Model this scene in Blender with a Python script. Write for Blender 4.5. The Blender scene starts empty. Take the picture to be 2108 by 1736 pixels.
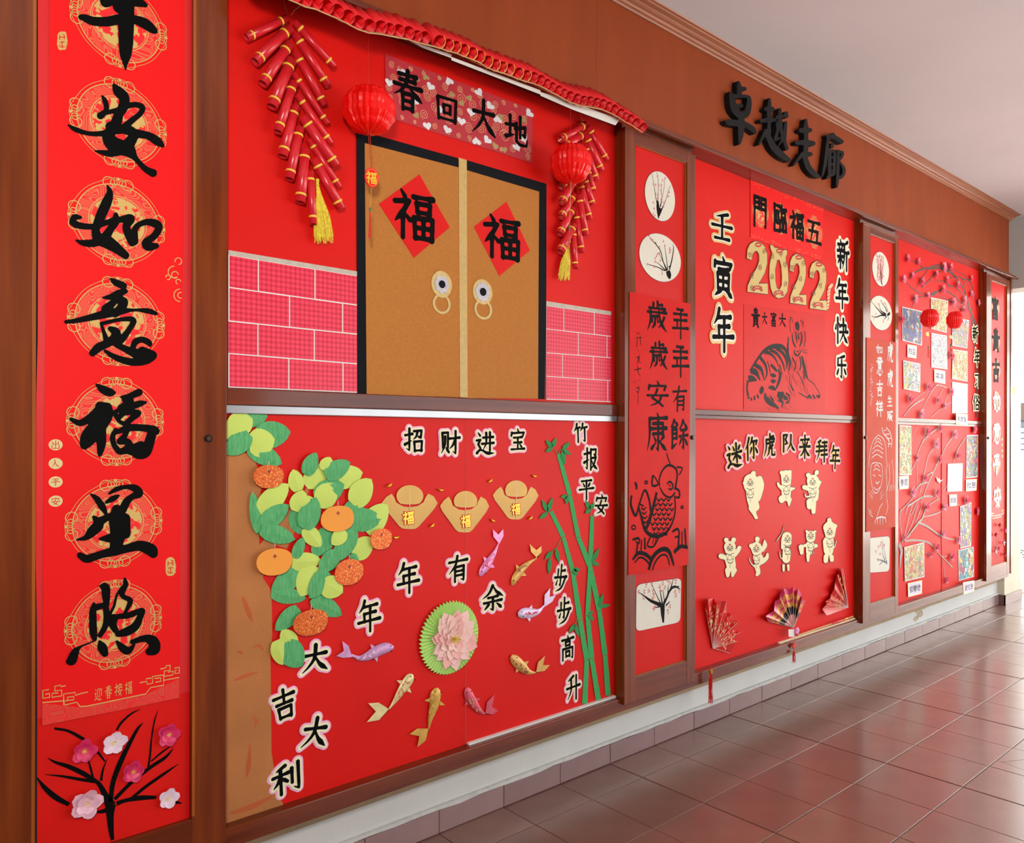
import bpy, bmesh, math, random
import numpy as np
from mathutils import Vector, Matrix
from mathutils.geometry import tessellate_polygon
scene = bpy.context.scene
col = scene.collection
random.seed(7)
PI = math.pi
# ---------------------------------------------------------------- camera
T = 0.32                                   # floor tile pitch
FPX, YAW, PIT, ROL = 1609.86, 0.850757489, 0.001068868, 0.001460412
CAM = np.array([-5.42275298*T, -7.50970333*T, 4.65633038*T]); CU, CV = 1054.0, 899.354852
_fw = np.array([math.cos(YAW), math.sin(YAW), 0]); _rt = np.array([math.sin(YAW), -math.cos(YAW), 0]); _up = np.array([0, 0, 1.0])
_F = _fw*math.cos(PIT)+_up*math.sin(PIT); _U = _up*math.cos(PIT)-_fw*math.sin(PIT)
_R = _rt*math.cos(ROL)+_U*math.sin(ROL); _U = _U*math.cos(ROL)-_rt*math.sin(ROL)
cam = bpy.data.cameras.new('camera'); cam_ob = bpy.data.objects.new('camera', cam); col.objects.link(cam_ob)
cam.sensor_width = 36.0; cam.lens = 36.0*FPX/2108; cam.clip_start = 0.05; cam.clip_end = 300
cam.shift_y = (CV-868.0)/2108
_M = Matrix(((_R[0], _U[0], -_F[0]), (_R[1], _U[1], -_F[1]), (_R[2], _U[2], -_F[2]))).to_4x4()
cam_ob.matrix_world = Matrix.Translation(Vector(CAM)) @ _M
scene.camera = cam_ob
# ---------------------------------------------------------------- world, lamps, exposure
scene.view_settings.view_transform = 'Standard'; scene.view_settings.look = 'None'
scene.view_settings.gamma = 1.0; scene.view_settings.use_curve_mapping = False
scene.view_settings.exposure = 0.20
world = bpy.data.worlds.new('sky'); scene.world = world; world.use_nodes = True
wn = world.node_tree.nodes; wn['Background'].inputs[0].default_value = (0.90, 0.95, 1.0, 1); wn['Background'].inputs[1].default_value = 2.15
def area(name, loc, target, sx, sy, power, colr):
    l = bpy.data.lights.new(name, 'AREA'); l.shape = 'RECTANGLE'; l.size = sx; l.size_y = sy; l.energy = power; l.color = colr
    o = bpy.data.objects.new(name, l); col.objects.link(o); o.location = loc
    o.rotation_euler = (Vector(target)-Vector(loc)).to_track_quat('-Z', 'Y').to_euler(); return o
sun = bpy.data.lights.new('sun', 'SUN'); sun.energy = 16; sun.angle = 0.02; sun.color = (1.0, 0.96, 0.9)
suno = bpy.data.objects.new('sun', sun); col.objects.link(suno); suno.rotation_euler = Vector((0.8, -0.5, -1.0)).to_track_quat('-Z', 'Y').to_euler()
fl = bpy.data.lights.new('camera_flash', 'AREA'); fl.shape = 'DISK'; fl.size = 0.35; fl.energy = 44; fl.color = (1.0, 0.97, 0.92)
flo = bpy.data.objects.new('camera_flash', fl); col.objects.link(flo); flo.location = (CAM[0]-0.25, CAM[1]-0.15, CAM[2]+0.75)
flo.rotation_euler = (Vector((0.6, 0, 1.6))-flo.location).to_track_quat('-Z', 'Y').to_euler()
scene.cycles.max_bounces = 6; scene.cycles.diffuse_bounces = 3; scene.cycles.glossy_bounces = 3; scene.cycles.transmission_bounces = 4
scene.cycles.sample_clamp_indirect = 6.0
# ---------------------------------------------------------------- surveying: photo point -> point on the plane y = const (or z = const)
def ray(u, v): return _F+_R*((u-CU)/FPX)-_U*((v-CV)/FPX)
def W(u, v, y=0.0):
    d = ray(u, v); p = CAM+d*((y-CAM[1])/d[1]); return float(p[0]), float(p[2])
def WX(u, y): return W(u, 899, y)[0]
# ---------------------------------------------------------------- object helpers
def wl(o):
    v = Vector((0, 0, 0))
    while o is not None: v = v+o.location; o = o.parent
    return v
def tag(o, label=None, cat=None, group=None, kind=None):
    if label: o['label'] = label
    if cat: o['category'] = cat
    if group: o['group'] = group
    if kind: o['kind'] = kind
    return o
def thing(name, loc, label, cat, group=None):
    o = bpy.data.objects.new(name, None); o.empty_display_size = 0.05; col.objects.link(o); o.location = loc
    return tag(o, label, cat, group)
def mob(name, verts, faces, mat, parent=None, smooth=False, loc=None, mats=None, midx=None):
    me = bpy.data.meshes.new(name); off = wl(parent) if parent else Vector((0, 0, 0))
    base = Vector(loc) if loc is not None else off
    me.from_pydata([(v[0]-base[0], v[1]-base[1], v[2]-base[2]) for v in verts], [], faces)
    for m in (mats or [mat]): me.materials.append(m)
    if midx: me.polygons.foreach_set('material_index', midx)
    if smooth: me.polygons.foreach_set('use_smooth', [True]*len(me.polygons))
    me.update()
    o = bpy.data.objects.new(name, me); col.objects.link(o)
    if parent: o.parent = parent
    if loc is not None: o.location = base-off
    return o
def boxg(x0, x1, y0, y1, z0, z1):
    v = [(x, y, z) for z in (z0, z1) for y in (y0, y1) for x in (x0, x1)]
    return v, [(0, 2, 3, 1), (4, 5, 7, 6), (0, 1, 5, 4), (2, 6, 7, 3), (0, 4, 6, 2), (1, 3, 7, 5)]
def join(parts):
    V, F = [], []
    for v, f in parts:
        n = len(V); V += list(v); F += [tuple(i+n for i in q) for q in f]
    return V, F
def box(name, x0, x1, y0, y1, z0, z1, mat, parent=None, bev=0.0, loc=None):
    v, f = boxg(min(x0, x1), max(x0, x1), min(y0, y1), max(y0, y1), min(z0, z1), max(z0, z1))
    o = mob(name, v, f, mat, parent, loc=loc)
    if bev > 0:
        bm = bmesh.new(); bm.from_mesh(o.data)
        bmesh.ops.bevel(bm, geom=bm.edges[:], offset=bev, segments=2, affect='EDGES', profile=0.6)
        bm.to_mesh(o.data); bm.free()
    return o
def _ar(l): return sum(l[i-1][0]*l[i][1]-l[i][0]*l[i-1][1] for i in range(len(l)))/2
def _inside(p, l):
    c = False; x, y = p
    for i in range(len(l)):
        (x1, y1), (x2, y2) = l[i-1], l[i]
        if (y1 > y) != (y2 > y) and x < (x2-x1)*(y-y1)/(y2-y1)+x1: c = not c
    return c
def tess(loops):
    """triangles over the flattened points; islands with their holes filled one by one, retried turned if the fill fails"""
    off = [0]
    for l in loops: off.append(off[-1]+len(l))
    depth = [sum(_inside(l[0], m) for k, m in enumerate(loops) if k != j) for j, l in enumerate(loops)]
    out = []
    for j, l in enumerate(loops):
        if depth[j] % 2: continue
        grp = [j]+[k for k in range(len(loops)) if depth[k] == depth[j]+1 and _inside(loops[k][0], l)]
        want = abs(_ar(l))-sum(abs(_ar(loops[k])) for k in grp[1:]); best = None
        idx = [off[k]+i for k in grp for i in range(len(loops[k]))]
        for tr in range(14):
            a = tr*0.37; c, s = math.cos(a)*2000, math.sin(a)*2000; jt = 0 if tr < 5 else 0.0008*tr; rg = random.Random(tr)
            G = [[Vector((x*c-z*s+rg.uniform(-jt, jt), x*s+z*c+rg.uniform(-jt, jt), 0)) for x, z in loops[k]] for k in grp]
            P = [p for g in G for p in g]; T3 = tessellate_polygon(G)
            got = sum(abs((P[q]-P[p]).cross(P[r]-P[p]).z)/2 for p, q, r in T3)/4e6; e = abs(got-want)/max(want, 1e-12)
            if best is None or e < best[0]: best = (e, T3)
            if e < 0.003: break
        out += [tuple(idx[i] for i in t) for t in best[1]]
        if best[0] > .03: print('fill off', len(l), best[0])
    return out
def slab(loops, yf, th):
    """closed loops of (x,z) (even-odd) -> solid sheet, front face at y=yf, thickness th behind it"""
    loops = [l for l in loops if len(l) > 2]
    n = sum(len(l) for l in loops); V = [(x, yf, z) for l in loops for x, z in l]+[(x, yf+th, z) for l in loops for x, z in l]
    tris = tess(loops)
    F = []
    for a, b, c in tris:
        A, B, Cc = V[a], V[b], V[c]
        cr = (B[0]-A[0])*(Cc[2]-A[2])-(B[2]-A[2])*(Cc[0]-A[0])
        if abs(cr) < 1e-12: continue
        if cr < 0: a, c = c, a
        F.append((a, b, c)); F.append((a+n, c+n, b+n))
    k = 0
    for l in loops:
        m = len(l); ar = sum(l[i][0]*l[(i+1) % m][1]-l[(i+1) % m][0]*l[i][1] for i in range(m))
        for i in range(m):
            a, b = k+i, k+(i+1) % m
            F.append((a, a+n, b+n, b) if ar > 0 else (a, b, b+n, a+n))
        k += m
    return V, F
def plate(name, loops, yf, th, mat, parent=None, loc=None):
    v, f = slab(loops, yf, th); return mob(name, v, f, mat, parent, loc=loc)
def px(pts, y): return [W(u, v, y) for u, v in pts]
def smooth_closed(pts, n=4):
    """Catmull-Rom closed curve"""
    m = len(pts); out = []
    for i in range(m):
        p0, p1, p2, p3 = (np.array(pts[(i+k) % m], float) for k in (-1, 0, 1, 2))
        for j in range(n):
            t = j/n; out.append(tuple(0.5*((2*p1)+(-p0+p2)*t+(2*p0-5*p1+4*p2-p3)*t*t+(-p0+3*p1-3*p2+p3)*t**3)))
    return out
def smooth_open(pts, n=5):
    pts = [np.array(p, float) for p in pts]
    if len(pts) < 3: return [tuple(p) for p in pts]
    P = [2*pts[0]-pts[1]]+pts+[2*pts[-1]-pts[-2]]; out = []
    for i in range(1, len(P)-2):
        p0, p1, p2, p3 = P[i-1:i+3]
        for j in range(n):
            t = j/n; out.append(tuple(0.5*((2*p1)+(-p0+p2)*t+(2*p0-5*p1+4*p2-p3)*t*t+(-p0+3*p1-3*p2+p3)*t**3)))
    out.append(tuple(P[-2])); return out
def ribbon(pts, y, dy=0.0):
    """pts: (x, z, halfwidth) -> flat ribbon facing -y"""
    V, F = [], []
    n = len(pts)
    for i, (x, z, w) in enumerate(pts):
        a = pts[max(0, i-1)]; b = pts[min(n-1, i+1)]
        dx, dz = b[0]-a[0], b[1]-a[1]; L = math.hypot(dx, dz) or 1e-9
        V += [(x-dz/L*w, y, z+dx/L*w), (x+dz/L*w, y, z-dx/L*w)]
    for i in range(n-1): F.append((2*i, 2*i+1, 2*i+3, 2*i+2))
    return V, F
def lines_px(strokes, y, w=1.0, sm=True, n=4):
    """strokes: lists of (u,v[,halfwidth px]) -> joined ribbons on plane y"""
    parts = []
    for k, s in enumerate(strokes):
        s = [(p[0], p[1], (p[2] if len(p) > 2 else w)) for p in s]
        if sm and len(s) > 2: s = smooth_open(s, n)
        q = []
        for u, v, r in s:
            x, z = W(u, v, y); z2 = W(u, v+max(r, .01), y)[1]; q.append((x, z, abs(z2-z)))
        parts.append(ribbon(q, y-0.00002*(k % 7)))
    return join(parts)
def tube(pts, r, seg=8, caps=True):
    """round tube through 3-D points"""
    pts = [Vector(p) for p in pts]; V, F = [], []; n = len(pts); rs = r if isinstance(r, (list, tuple)) else [r]*n
    for i, p in enumerate(pts):
        d = (pts[min(n-1, i+1)]-pts[max(0, i-1)]).normalized()
        a = d.cross(Vector((0, 1, 0))); a = a if a.length > 1e-3 else d.cross(Vector((1, 0, 0))); a.normalize(); b = d.cross(a)
        for k in range(seg):
            t = 2*PI*k/seg; V.append(tuple(p+(a*math.cos(t)+b*math.sin(t))*rs[i]))
    for i in range(n-1):
        for k in range(seg): F.append((i*seg+k, i*seg+(k+1) % seg, (i+1)*seg+(k+1) % seg, (i+1)*seg+k))
    if caps: F.append(tuple(range(seg))[::-1]); F.append(tuple((n-1)*seg+k for k in range(seg)))
    return V, F
def disc(cx, cz, rx, rz, y, th, n=24, rot=0):
    return slab([[(cx+rx*math.cos(2*PI*k/n+rot), cz+rz*math.sin(2*PI*k/n+rot)) for k in range(n)]], y, th)
def dup(root, loc, label=None, group=None, scale=None, rot=None):
    r = root.copy(); col.objects.link(r); r.location = loc
    if scale: r.scale = (scale,)*3
    if rot is not None: r.rotation_euler = rot
    if label: r['label'] = label
    if group: r['group'] = group
    for ch in list(root.children):
        c = ch.copy(); col.objects.link(c); c.parent = r
        for g in list(ch.children):
            d = g.copy(); col.objects.link(d); d.parent = c
    return r
# ---------------------------------------------------------------- materials
MATS = {}
def mat(name, rgb, rough=0.6, metal=0.0, var=0.06, scale=8.0, bump=0.0, bscale=60.0, coat=0.0, sheen=0.0, spec=0.5, stretch=None, rgb2=None, trans=0.0, coatr=0.1, aniso=None):
    if name in MATS: return MATS[name]
    m = bpy.data.materials.new(name); m.use_nodes = True; nt = m.node_tree; N = nt.nodes; L = nt.links; b = N['Principled BSDF']
    tc = N.new('ShaderNodeTexCoord'); mp = N.new('ShaderNodeMapping'); L.new(tc.outputs['Object'], mp.inputs[0])
    if stretch: mp.inputs['Scale'].default_value = stretch
    nz = N.new('ShaderNodeTexNoise'); nz.inputs['Scale'].default_value = scale; nz.inputs['Detail'].default_value = 5; L.new(mp.outputs[0], nz.inputs[0])
    cr = N.new('ShaderNodeValToRGB'); L.new(nz.outputs[0], cr.inputs[0])
    c2 = rgb2 or tuple(min(1, c*(1+var*1.6)) for c in rgb); c1 = tuple(c*(1-var*1.6) for c in rgb) if not rgb2 else rgb
    cr.color_ramp.elements[0].position = 0.32; cr.color_ramp.elements[1].position = 0.68
    cr.color_ramp.elements[0].color = (*c1, 1); cr.color_ramp.elements[1].color = (*c2, 1)
    L.new(cr.outputs[0], b.inputs['Base Color'])
    b.inputs['Roughness'].default_value = rough; b.inputs['Metallic'].default_value = metal
    b.inputs['Coat Weight'].default_value = coat; b.inputs['Coat Roughness'].default_value = coatr
    b.inputs['Sheen Weight'].default_value = sheen; b.inputs['Specular IOR Level'].default_value = spec
    if trans: b.inputs['Transmission Weight'].default_value = trans
    if bump:
        n2 = N.new('ShaderNodeTexNoise'); n2.inputs['Scale'].default_value = bscale; n2.inputs['Detail'].default_value = 3; L.new(mp.outputs[0], n2.inputs[0])
        bp = N.new('ShaderNodeBump'); bp.inputs['Strength'].default_value = bump; bp.inputs['Distance'].default_value = 0.01
        L.new(n2.outputs[0], bp.inputs['Height']); L.new(bp.outputs[0], b.inputs['Normal'])
    MATS[name] = m; return m
def sr(r, g, b):                                                   # sRGB 0-255 -> linear
    return tuple(((c/255+0.055)/1.055)**2.4 if c > 10 else c/255/12.92 for c in (r, g, b))
M_wood = mat('varnished_wood', sr(100, 36, 8), rough=0.5, scale=3.0, stretch=(9, 9, 0.6), rgb2=sr(136, 60, 16), spec=0.12, coat=0.85, coatr=0.13, bump=0.03, bscale=5)
M_woodh = mat('varnished_wood_rail', sr(92, 30, 8), rough=0.5, scale=3.0, stretch=(0.6, 9, 9), rgb2=sr(124, 52, 15), spec=0.12, coat=0.9, coatr=0.13, bump=0.03, bscale=5)
M_woodl = mat('bead_wood_highlight', sr(150, 74, 22), rough=0.5, scale=3.0, stretch=(9, 9, 0.6), rgb2=sr(176, 96, 34), spec=0.15, coat=0.6, coatr=0.15)  # bevel highlight put into a lighter wood colour
M_fascia = mat('fascia_board', sr(146, 64, 26), rough=0.55, var=0.05, scale=2.0, stretch=(5, 5, 1), bump=0.02, spec=.2, coat=0.08, coatr=0.3)
M_cloth = mat('red_cloth', sr(224, 20, 12), rough=0.5, var=0.03, scale=2.5, bump=0.2, bscale=3.0, spec=0.22)
M_clothd = mat('red_cloth_door', sr(214, 20, 14), rough=0.5, var=0.03, scale=2.5, bump=0.15, bscale=4.0, spec=0.22)
M_wall = mat('white_wall_paint', sr(214, 213, 208), rough=0.7, var=0.02, scale=5, bump=0.1, bscale=40)
M_ceil = mat('ceiling_paint', sr(222, 222, 224), rough=0.8, var=0.025, scale=1.2, bump=0.05, bscale=30)
M_alu = mat('aluminium_track', sr(170, 170, 172), rough=0.3, metal=0.9, var=0.03)
M_grout = mat('grout', sr(120, 104, 92), rough=0.8, scale=20)
M_dark = mat('painted_gap_shade', sr(24, 14, 12), rough=0.8)  # near-black colour standing in for shade in a recess
M_black = mat('black_paper', sr(12, 12, 13), rough=0.7, var=0.05, spec=0.05)
M_ink = mat('black_print_ink', sr(11, 12, 12), rough=0.6, var=0.04, spec=0.06)
M_gold = mat('gold_print', sr(222, 184, 108), rough=0.45, metal=0.15, var=0.05, scale=30)
M_white = mat('white_paper', sr(232, 230, 224), rough=0.6, var=0.01)
M_cream = mat('cream_paper', sr(250, 242, 200), rough=0.6, var=0.02)
M_pink = mat('pink_border_paper', sr(248, 182, 220), rough=0.6, var=0.03)
M_banner = mat('red_banner_print', sr(246, 24, 26), rough=0.45, var=0.015, scale=3, spec=0.2)
M_bannered = mat('banner_margin_red', sr(226, 30, 34), rough=0.45, var=0.02)
M_redp = mat('red_paper', sr(226, 22, 20), rough=0.5, var=0.02, spec=0.2)
# ---------------------------------------------------------------- the setting
def tilemat(name, c1, c2, rough, coat, coatr=0.2):
    m = mat(name, c1, rough=rough, scale=6, rgb2=c2, coat=coat, coatr=coatr, bump=0.015, bscale=120)
    nt = m.node_tree; N = nt.nodes; L = nt.links; b = N['Principled BSDF']
    oi = N.new('ShaderNodeObjectInfo'); hs = N.new('ShaderNodeHueSaturation'); mr = N.new('ShaderNodeMapRange')
    mr.inputs['To Min'].default_value = 0.9; mr.inputs['To Max'].default_value = 1.1
    L.new(oi.outputs['Random'], mr.inputs[0]); L.new(mr.outputs[0], hs.inputs['Value'])
    src = b.inputs['Base Color'].links[0].from_socket; L.new(src, hs.inputs['Color']); L.new(hs.outputs[0], b.inputs['Base Color'])
    # faint speckle
    return m
M_tile = tilemat('floor_tile_glaze', sr(128, 90, 78), sr(140, 101, 88), 0.4, 0.8, 0.17)
M_skirt = tilemat('skirting_tile_glaze', sr(142, 112, 110), sr(152, 122, 120), 0.3, 0.2)
v, f = boxg(-5.2, 9.5, -4.2, 0.25, -0.12, -0.004)
floor = tag(mob('floor', v, f, M_grout), kind='structure', label='reddish brown tiled corridor floor with thin grout joints')
def proj(x, y, z):
    d = np.array([x, y, z])-CAM; k = d@_F
    if k <= 0.05: return None
    return CU+FPX*(d@_R)/k, CV-FPX*(d@_U)/k
def bev_tile(w, d, h, b=0.0012):
    V, F = boxg(0, w, 0, d, -0.008, h-b); V += [(b, b, h), (w-b, b, h), (b, d-b, h), (w-b, d-b, h)]
    F = [q for q in F if q != (4, 5, 7, 6)]+[(8, 9, 11, 10), (4, 5, 9, 8), (5, 7, 11, 9), (7, 6, 10, 11), (6, 4, 8, 10)]
    return V, F
G0 = 0.0022
def tmesh(w, d): 
    V, F = bev_tile(w-2*G0, d-2*G0, 0.0); me = bpy.data.meshes.new('tile'); me.from_pydata([(a, b, c) for a, b, c in V], [], F); me.materials.append(M_tile); me.update(); return me
rows = [(0.0, 0.629*T)]+[(0.629*T+j*T, T) for j in range(12)]
me_a, me_b = tmesh(T, rows[0][1]), tmesh(T, T)
cands = []
for j, (y0, dy) in enumerate(rows):
    for i in range(-15, 29):
        if j == 4 and i == 7: continue
        cx, cyy = (i+0.5)*T, -(y0+dy/2); p = proj(cx, cyy, 0); d = (cx-CAM[0])**2+(cyy-CAM[1])**2
        inv = p is not None and -150 < p[0] < 2300 and p[1] < 1900
        cands.append((0 if inv else 1, d, i, j, y0, dy))
cands.sort()
rest = []
for k, (a, d, i, j, y0, dy) in enumerate(cands):
    if k < 290:
        o = bpy.data.objects.new('tile', me_a if j == 0 else me_b); col.objects.link(o); o.parent = floor
        o.location = (i*T+G0, -(y0+dy)+G0, -0.0007*((i*7+j*3) % 3))
    else:
        V, F = bev_tile(T-2*G0, dy-2*G0, 0.0); rest.append(([(a2+i*T+G0, b2-(y0+dy)+G0, c2) for a2, b2, c2 in V], F))
v, f = join(rest); tag(mob('tile', v, f, M_tile, floor), kind='stuff')
# the tile cut on the diagonal (three pieces)
def tilepoly(pts):
    c = (sum(p[0] for p in pts)/len(pts), sum(p[1] for p in pts)/len(pts))
    q = [(c[0]+(p[0]-c[0])*0.985, c[1]+(p[1]-c[1])*0.985) for p in pts]; n = len(q)
    V = [(x, y, 0.0) for x, y in q]+[(x, y, -0.008) for x, y in q]
    F = [tuple(range(n))]+[(i, i+n, (i+1) % n+n, (i+1) % n) for i in range(n)]
    mob('tile', V, F, M_tile, floor)
x0, x1 = 7*T+G0, 8*T-G0; yb, yt = -(0.629*T+3*T)-G0, -(0.629*T+4*T)+G0
tilepoly([(x0+.09, yb-.02), (x0+.02, yt), (x1, yt), (x1, yb-.14)][::-1])
tilepoly([(x0, yb), (x0, yt), (x0+.02, yt), (x0+.09, yb-.02), (x0+.09, yb)])
tilepoly([(x0+.09, yb), (x0+.09, yb-.02), (x1, yb-.14), (x1, yb)])
# wall, skirting
WEND = 6.2
v, f = boxg(-5.2, WEND, 0.0, 0.25, 0, 3.6)
wall = tag(mob('wall_left', v, f, M_wall), kind='structure', label='white painted corridor wall behind and below the wooden display cabinet')
# flaked plaster patches on the low wall
M_flake = mat('flaked_plaster', sr(150, 132, 104), rough=0.9, scale=60, rgb2=sr(214, 200, 170), bump=0.5, bscale=80)
for (u, vv, s, sd) in ((1893, 1262, 11, 1), (1885, 1275, 6, 2), (1902, 1250, 6, 3), (880, 1688, 12, 4)):
    rg = random.Random(sd); pts = [(u+s*rg.uniform(.5, 1)*math.cos(a/9*2*PI), vv+s*1.2*rg.uniform(.4, 1)*math.sin(a/9*2*PI)) for a in range(9)]
    plate('plaster_flake', [px(pts, -0.001)], -0.0015, 0.0014, M_flake if sd < 4 else mat('yellow_stain', sr(220, 206, 140), rough=.7), wall)
bb = tag(mob('baseboard_left', *boxg(-5.2, WEND, -0.006, 0.0, 0, 0.088), M_grout), kind='structure')
V, F = bev_tile(T-0.003, 0.086, 0.012, 0.0015)
me_s = bpy.data.meshes.new('tile'); me_s.from_pydata([(x, -z, y) for x, y, z in V], [], F); me_s.materials.append(M_skirt); me_s.update()
for i in range(-6, 20):
    o = bpy.data.objects.new('tile', me_s); col.objects.link(o); o.parent = bb; o.location = (i*T+0.0015, -0.002-0.0006*(i % 2), 0.002)
    if i == 19: o.scale = ((WEND-19*T)/T, 1, 1)
# rough plaster lip on top of the skirting
rg = random.Random(3); pr = [(-2+i*0.1, 0.0885+rg.uniform(-.0035, .005)) for i in range(83)]
plate('plaster_lip', [pr+[(6.2, 0.104), (-2, 0.104)]], -0.0145, 0.0145, mat('plaster_lip', sr(206, 205, 200), rough=.8, scale=30), bb)
box('paint_strip', -2.2, 6.15, -0.006, 0, 0.2, 0.275, mat('beige_paint', sr(178, 152, 116), rough=.7), wall)
# ceiling, end beam, column, opposite side
tag(mob('ceiling', *boxg(-5.2, WEND, -4.2, 0.25, 3.452, 3.6), M_ceil), kind='structure', label='grey-white painted corridor ceiling')
M_beam = mat('beam_paint', sr(190, 184, 178), rough=.8, var=.03, scale=3)
tag(mob('trim_1', *boxg(WEND, WEND+0.25, -4.2, 0.25, 2.82, 3.6), M_beam), kind='structure', label='deep painted beam crossing above the far end of the corridor')
M_col = mat('column_paint', sr(226, 214, 190), rough=.7, var=.03)
colm = tag(mob('wall_end', *boxg(WEND-0.03, 6.62, -0.055, 0.25, 0.0, 2.82), M_col), kind='structure', label='cream painted pier at the far end of the wall')
box('tile', WEND-0.042, 6.63, -0.065, -0.0551, 0.0, 0.09, M_skirt, colm); box('tile', WEND-0.042, WEND-0.0301, -0.065, 0.0, 0.0, 0.09, mat('brown_skirting', sr(120, 88, 74), rough=.4), colm)
tag(mob('wall_right', *boxg(-5.2, 1.0, -4.2, -4.0, 0, 3.6), mat('opposite_wall', sr(170, 160, 150), rough=.8)), kind='structure')
tag(mob('trim_2', *boxg(-5.2, WEND, -4.2, -4.0, 2.75, 3.6), M_beam), kind='structure')
tag(mob('wall_back', *boxg(-5.35, -5.2, -4.2, 0.25, 0, 3.6), M_wall), kind='structure')
# ---------------------------------------------------------------- the long wooden cabinet
YP, YN, YD = -0.060, -0.105, -0.120
ZT, ZB = 2.875, 0.30
cab = thing('display_cabinet', (2.3, 0, 0.26), 'long varnished brown wooden display cabinet running along the whole white wall under a plain fascia', 'display cabinet')
box('bottom_rail', -2.6, 6.13, -0.100, 0, 0.266, 0.325, M_woodh, cab, bev=0.003)
box('back_board', -2.6, 6.13, -0.050, 0, 0.325, 2.9, M_wood, cab)
for a, b in ((-2.6, -0.86), (0.938, 1.456), (3.262, 3.785), (5.512, 6.13)):
    box('carcass_post', a, b, -0.098, -0.05, 0.325, 2.893, M_wood, cab)
box('end_panel', 6.10, 6.135, -0.125, 0, 0.30, 2.893, M_wood, cab, bev=0.002)
box('soffit', -2.6, 6.15, -0.150, 0, 2.893, 2.92, M_woodh, cab)
box('ledge_strip', -2.6, 6.16, -0.168, -0.150, 2.889, 2.903, M_woodh, cab, bev=0.004)
for a, b in ((-2.6, 0.748), (0.7495, 3.2), (3.2005, 6.068)):
    box('fascia_board', a, b, -0.118, 0, 2.92, 3.41, M_fascia, cab)
box('ledge_mould', -2.6, 6.10, -0.132, -0.118, 2.92, 2.935, M_woodh, cab, bev=0.004)
prof = [(-.118, 3.398), (-.128, 3.398), (-.131, 3.404), (-.131, 3.409), (-.138, 3.411), (-.143, 3.417), (-.143, 3.421), (-.152, 3.423), (-.160, 3.428), (-.162, 3.434), (-.170, 3.437), (-.180, 3.440), (-.182, 3.445), (-.192, 3.447), (-.195, 3.452), (0, 3.452), (0, 3.398)]
V = []; n = len(prof)
for e in (0, 1):
    for (y, z) in prof: V.append((-2.6, y, z) if e == 0 else (6.068+max(0, -y-.118), y, z))
F = [(i, (i+1) % n, (i+1) % n+n, i+n) for i in range(n)]+[tuple(range(n))[::-1], tuple(range(n, 2*n))]
o = mob('cornice', V, F, mat('cornice_wood', sr(150, 86, 56), rough=.5, stretch=(.5, 9, 9), scale=4, rgb2=sr(172, 106, 72), coat=.3, coatr=.3), cab)
# doors
DOORS = [(-1.46, -0.849, -1.336, -0.948), (0.934, 1.459, WX(1303, YN), WX(1409, YN)), (3.258, 3.79, WX(1787, YN), WX(1838.5, YN)), (5.508, 6.095, WX(2037, YN), WX(2069, YN))]
DL = ['narrow cabinet door at the left edge, holding the long couplet with seven gold roundels',
      'narrow cabinet door left of the 2022 panel, holding a fish and wave painting',
      'narrow cabinet door between the 2022 panel and the plum branch panel',
      'narrow cabinet door at the far right end beside the cream pier']
door_o = []
M_brass = mat('dark_lock_metal', sr(40, 34, 30), rough=.35, metal=.8)
for k, (a, b, c, d) in enumerate(DOORS):
    t = tag(box('cabinet_door', a+.002, b-.002, -0.0995, -0.0982, ZB+.002, ZT-.002, M_wood, cab), DL[k]); door_o.append(t)
    zi, zj = (0.41, 2.82) if k else (0.396, 2.86)
    for (s0, s1) in ((a, c), (d, b)): box('stile', s0, s1, YD, -0.1, ZB, ZT, M_wood, t, bev=0.0015)
    box('rail', c, d, YD+0.0005, -0.0997, ZB, zi, M_woodh, t, bev=0.0015); box('rail', c, d, YD+0.0005, -0.1, zj, ZT, M_woodh, t, bev=0.0015)
    # thin bead round the opening
    if k: 
     for q in ((c, c+.006, zi, zj), (d-.006, d, zi, zj)): box('bead', q[0], q[1], -0.113, -0.1, q[2], q[3], M_woodl, t)
    if k: 
     for q in ((zi, zi+.005), (zj-.005, zj)): box('bead', c+.006, d-.006, -0.113, -0.1, q[0], q[1], M_woodl, t)
    o = box('cloth_panel', c+0.001, d-.001, YN, -0.0999, zi+.001, zj-.001, M_clothd if k else mat('banner_lower_red', sr(226, 24, 18), rough=.5, var=.03, spec=.2), t)
    lx, lz = ((W(428, 903, YD)), (W(1425, 901, YD)), (W(1781, 901, YD)), (W(2034, 902, YD)))[k]
    v, f = disc(lx, lz, .011, .011, YD-.006, .006, 20); lk = mob('lock', v, f, M_brass, t); v, f = disc(lx, lz, .0065, .0065, YD-.009, .003, 16)
    mob('lock', v, f, mat('lock_face', sr(92, 70, 56), rough=.3, metal=.8), t)
box('bead', -.9475, -.9395, YD-.0008, YD+.0005, .405, 2.86, M_woodl, door_o[0]); box('bead', -1.3445, -1.3365, YD-.0008, YD+.0005, .30, 2.86, M_woodl, door_o[0])  # pale strips added as painted highlights on the stile bevels
box('dark_slot', -1.3445, -1.329, -0.1062, -0.1051, 0.40, 2.85, M_dark, door_o[0])  # dark strip painting the shade of the recess beside the stile
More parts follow.
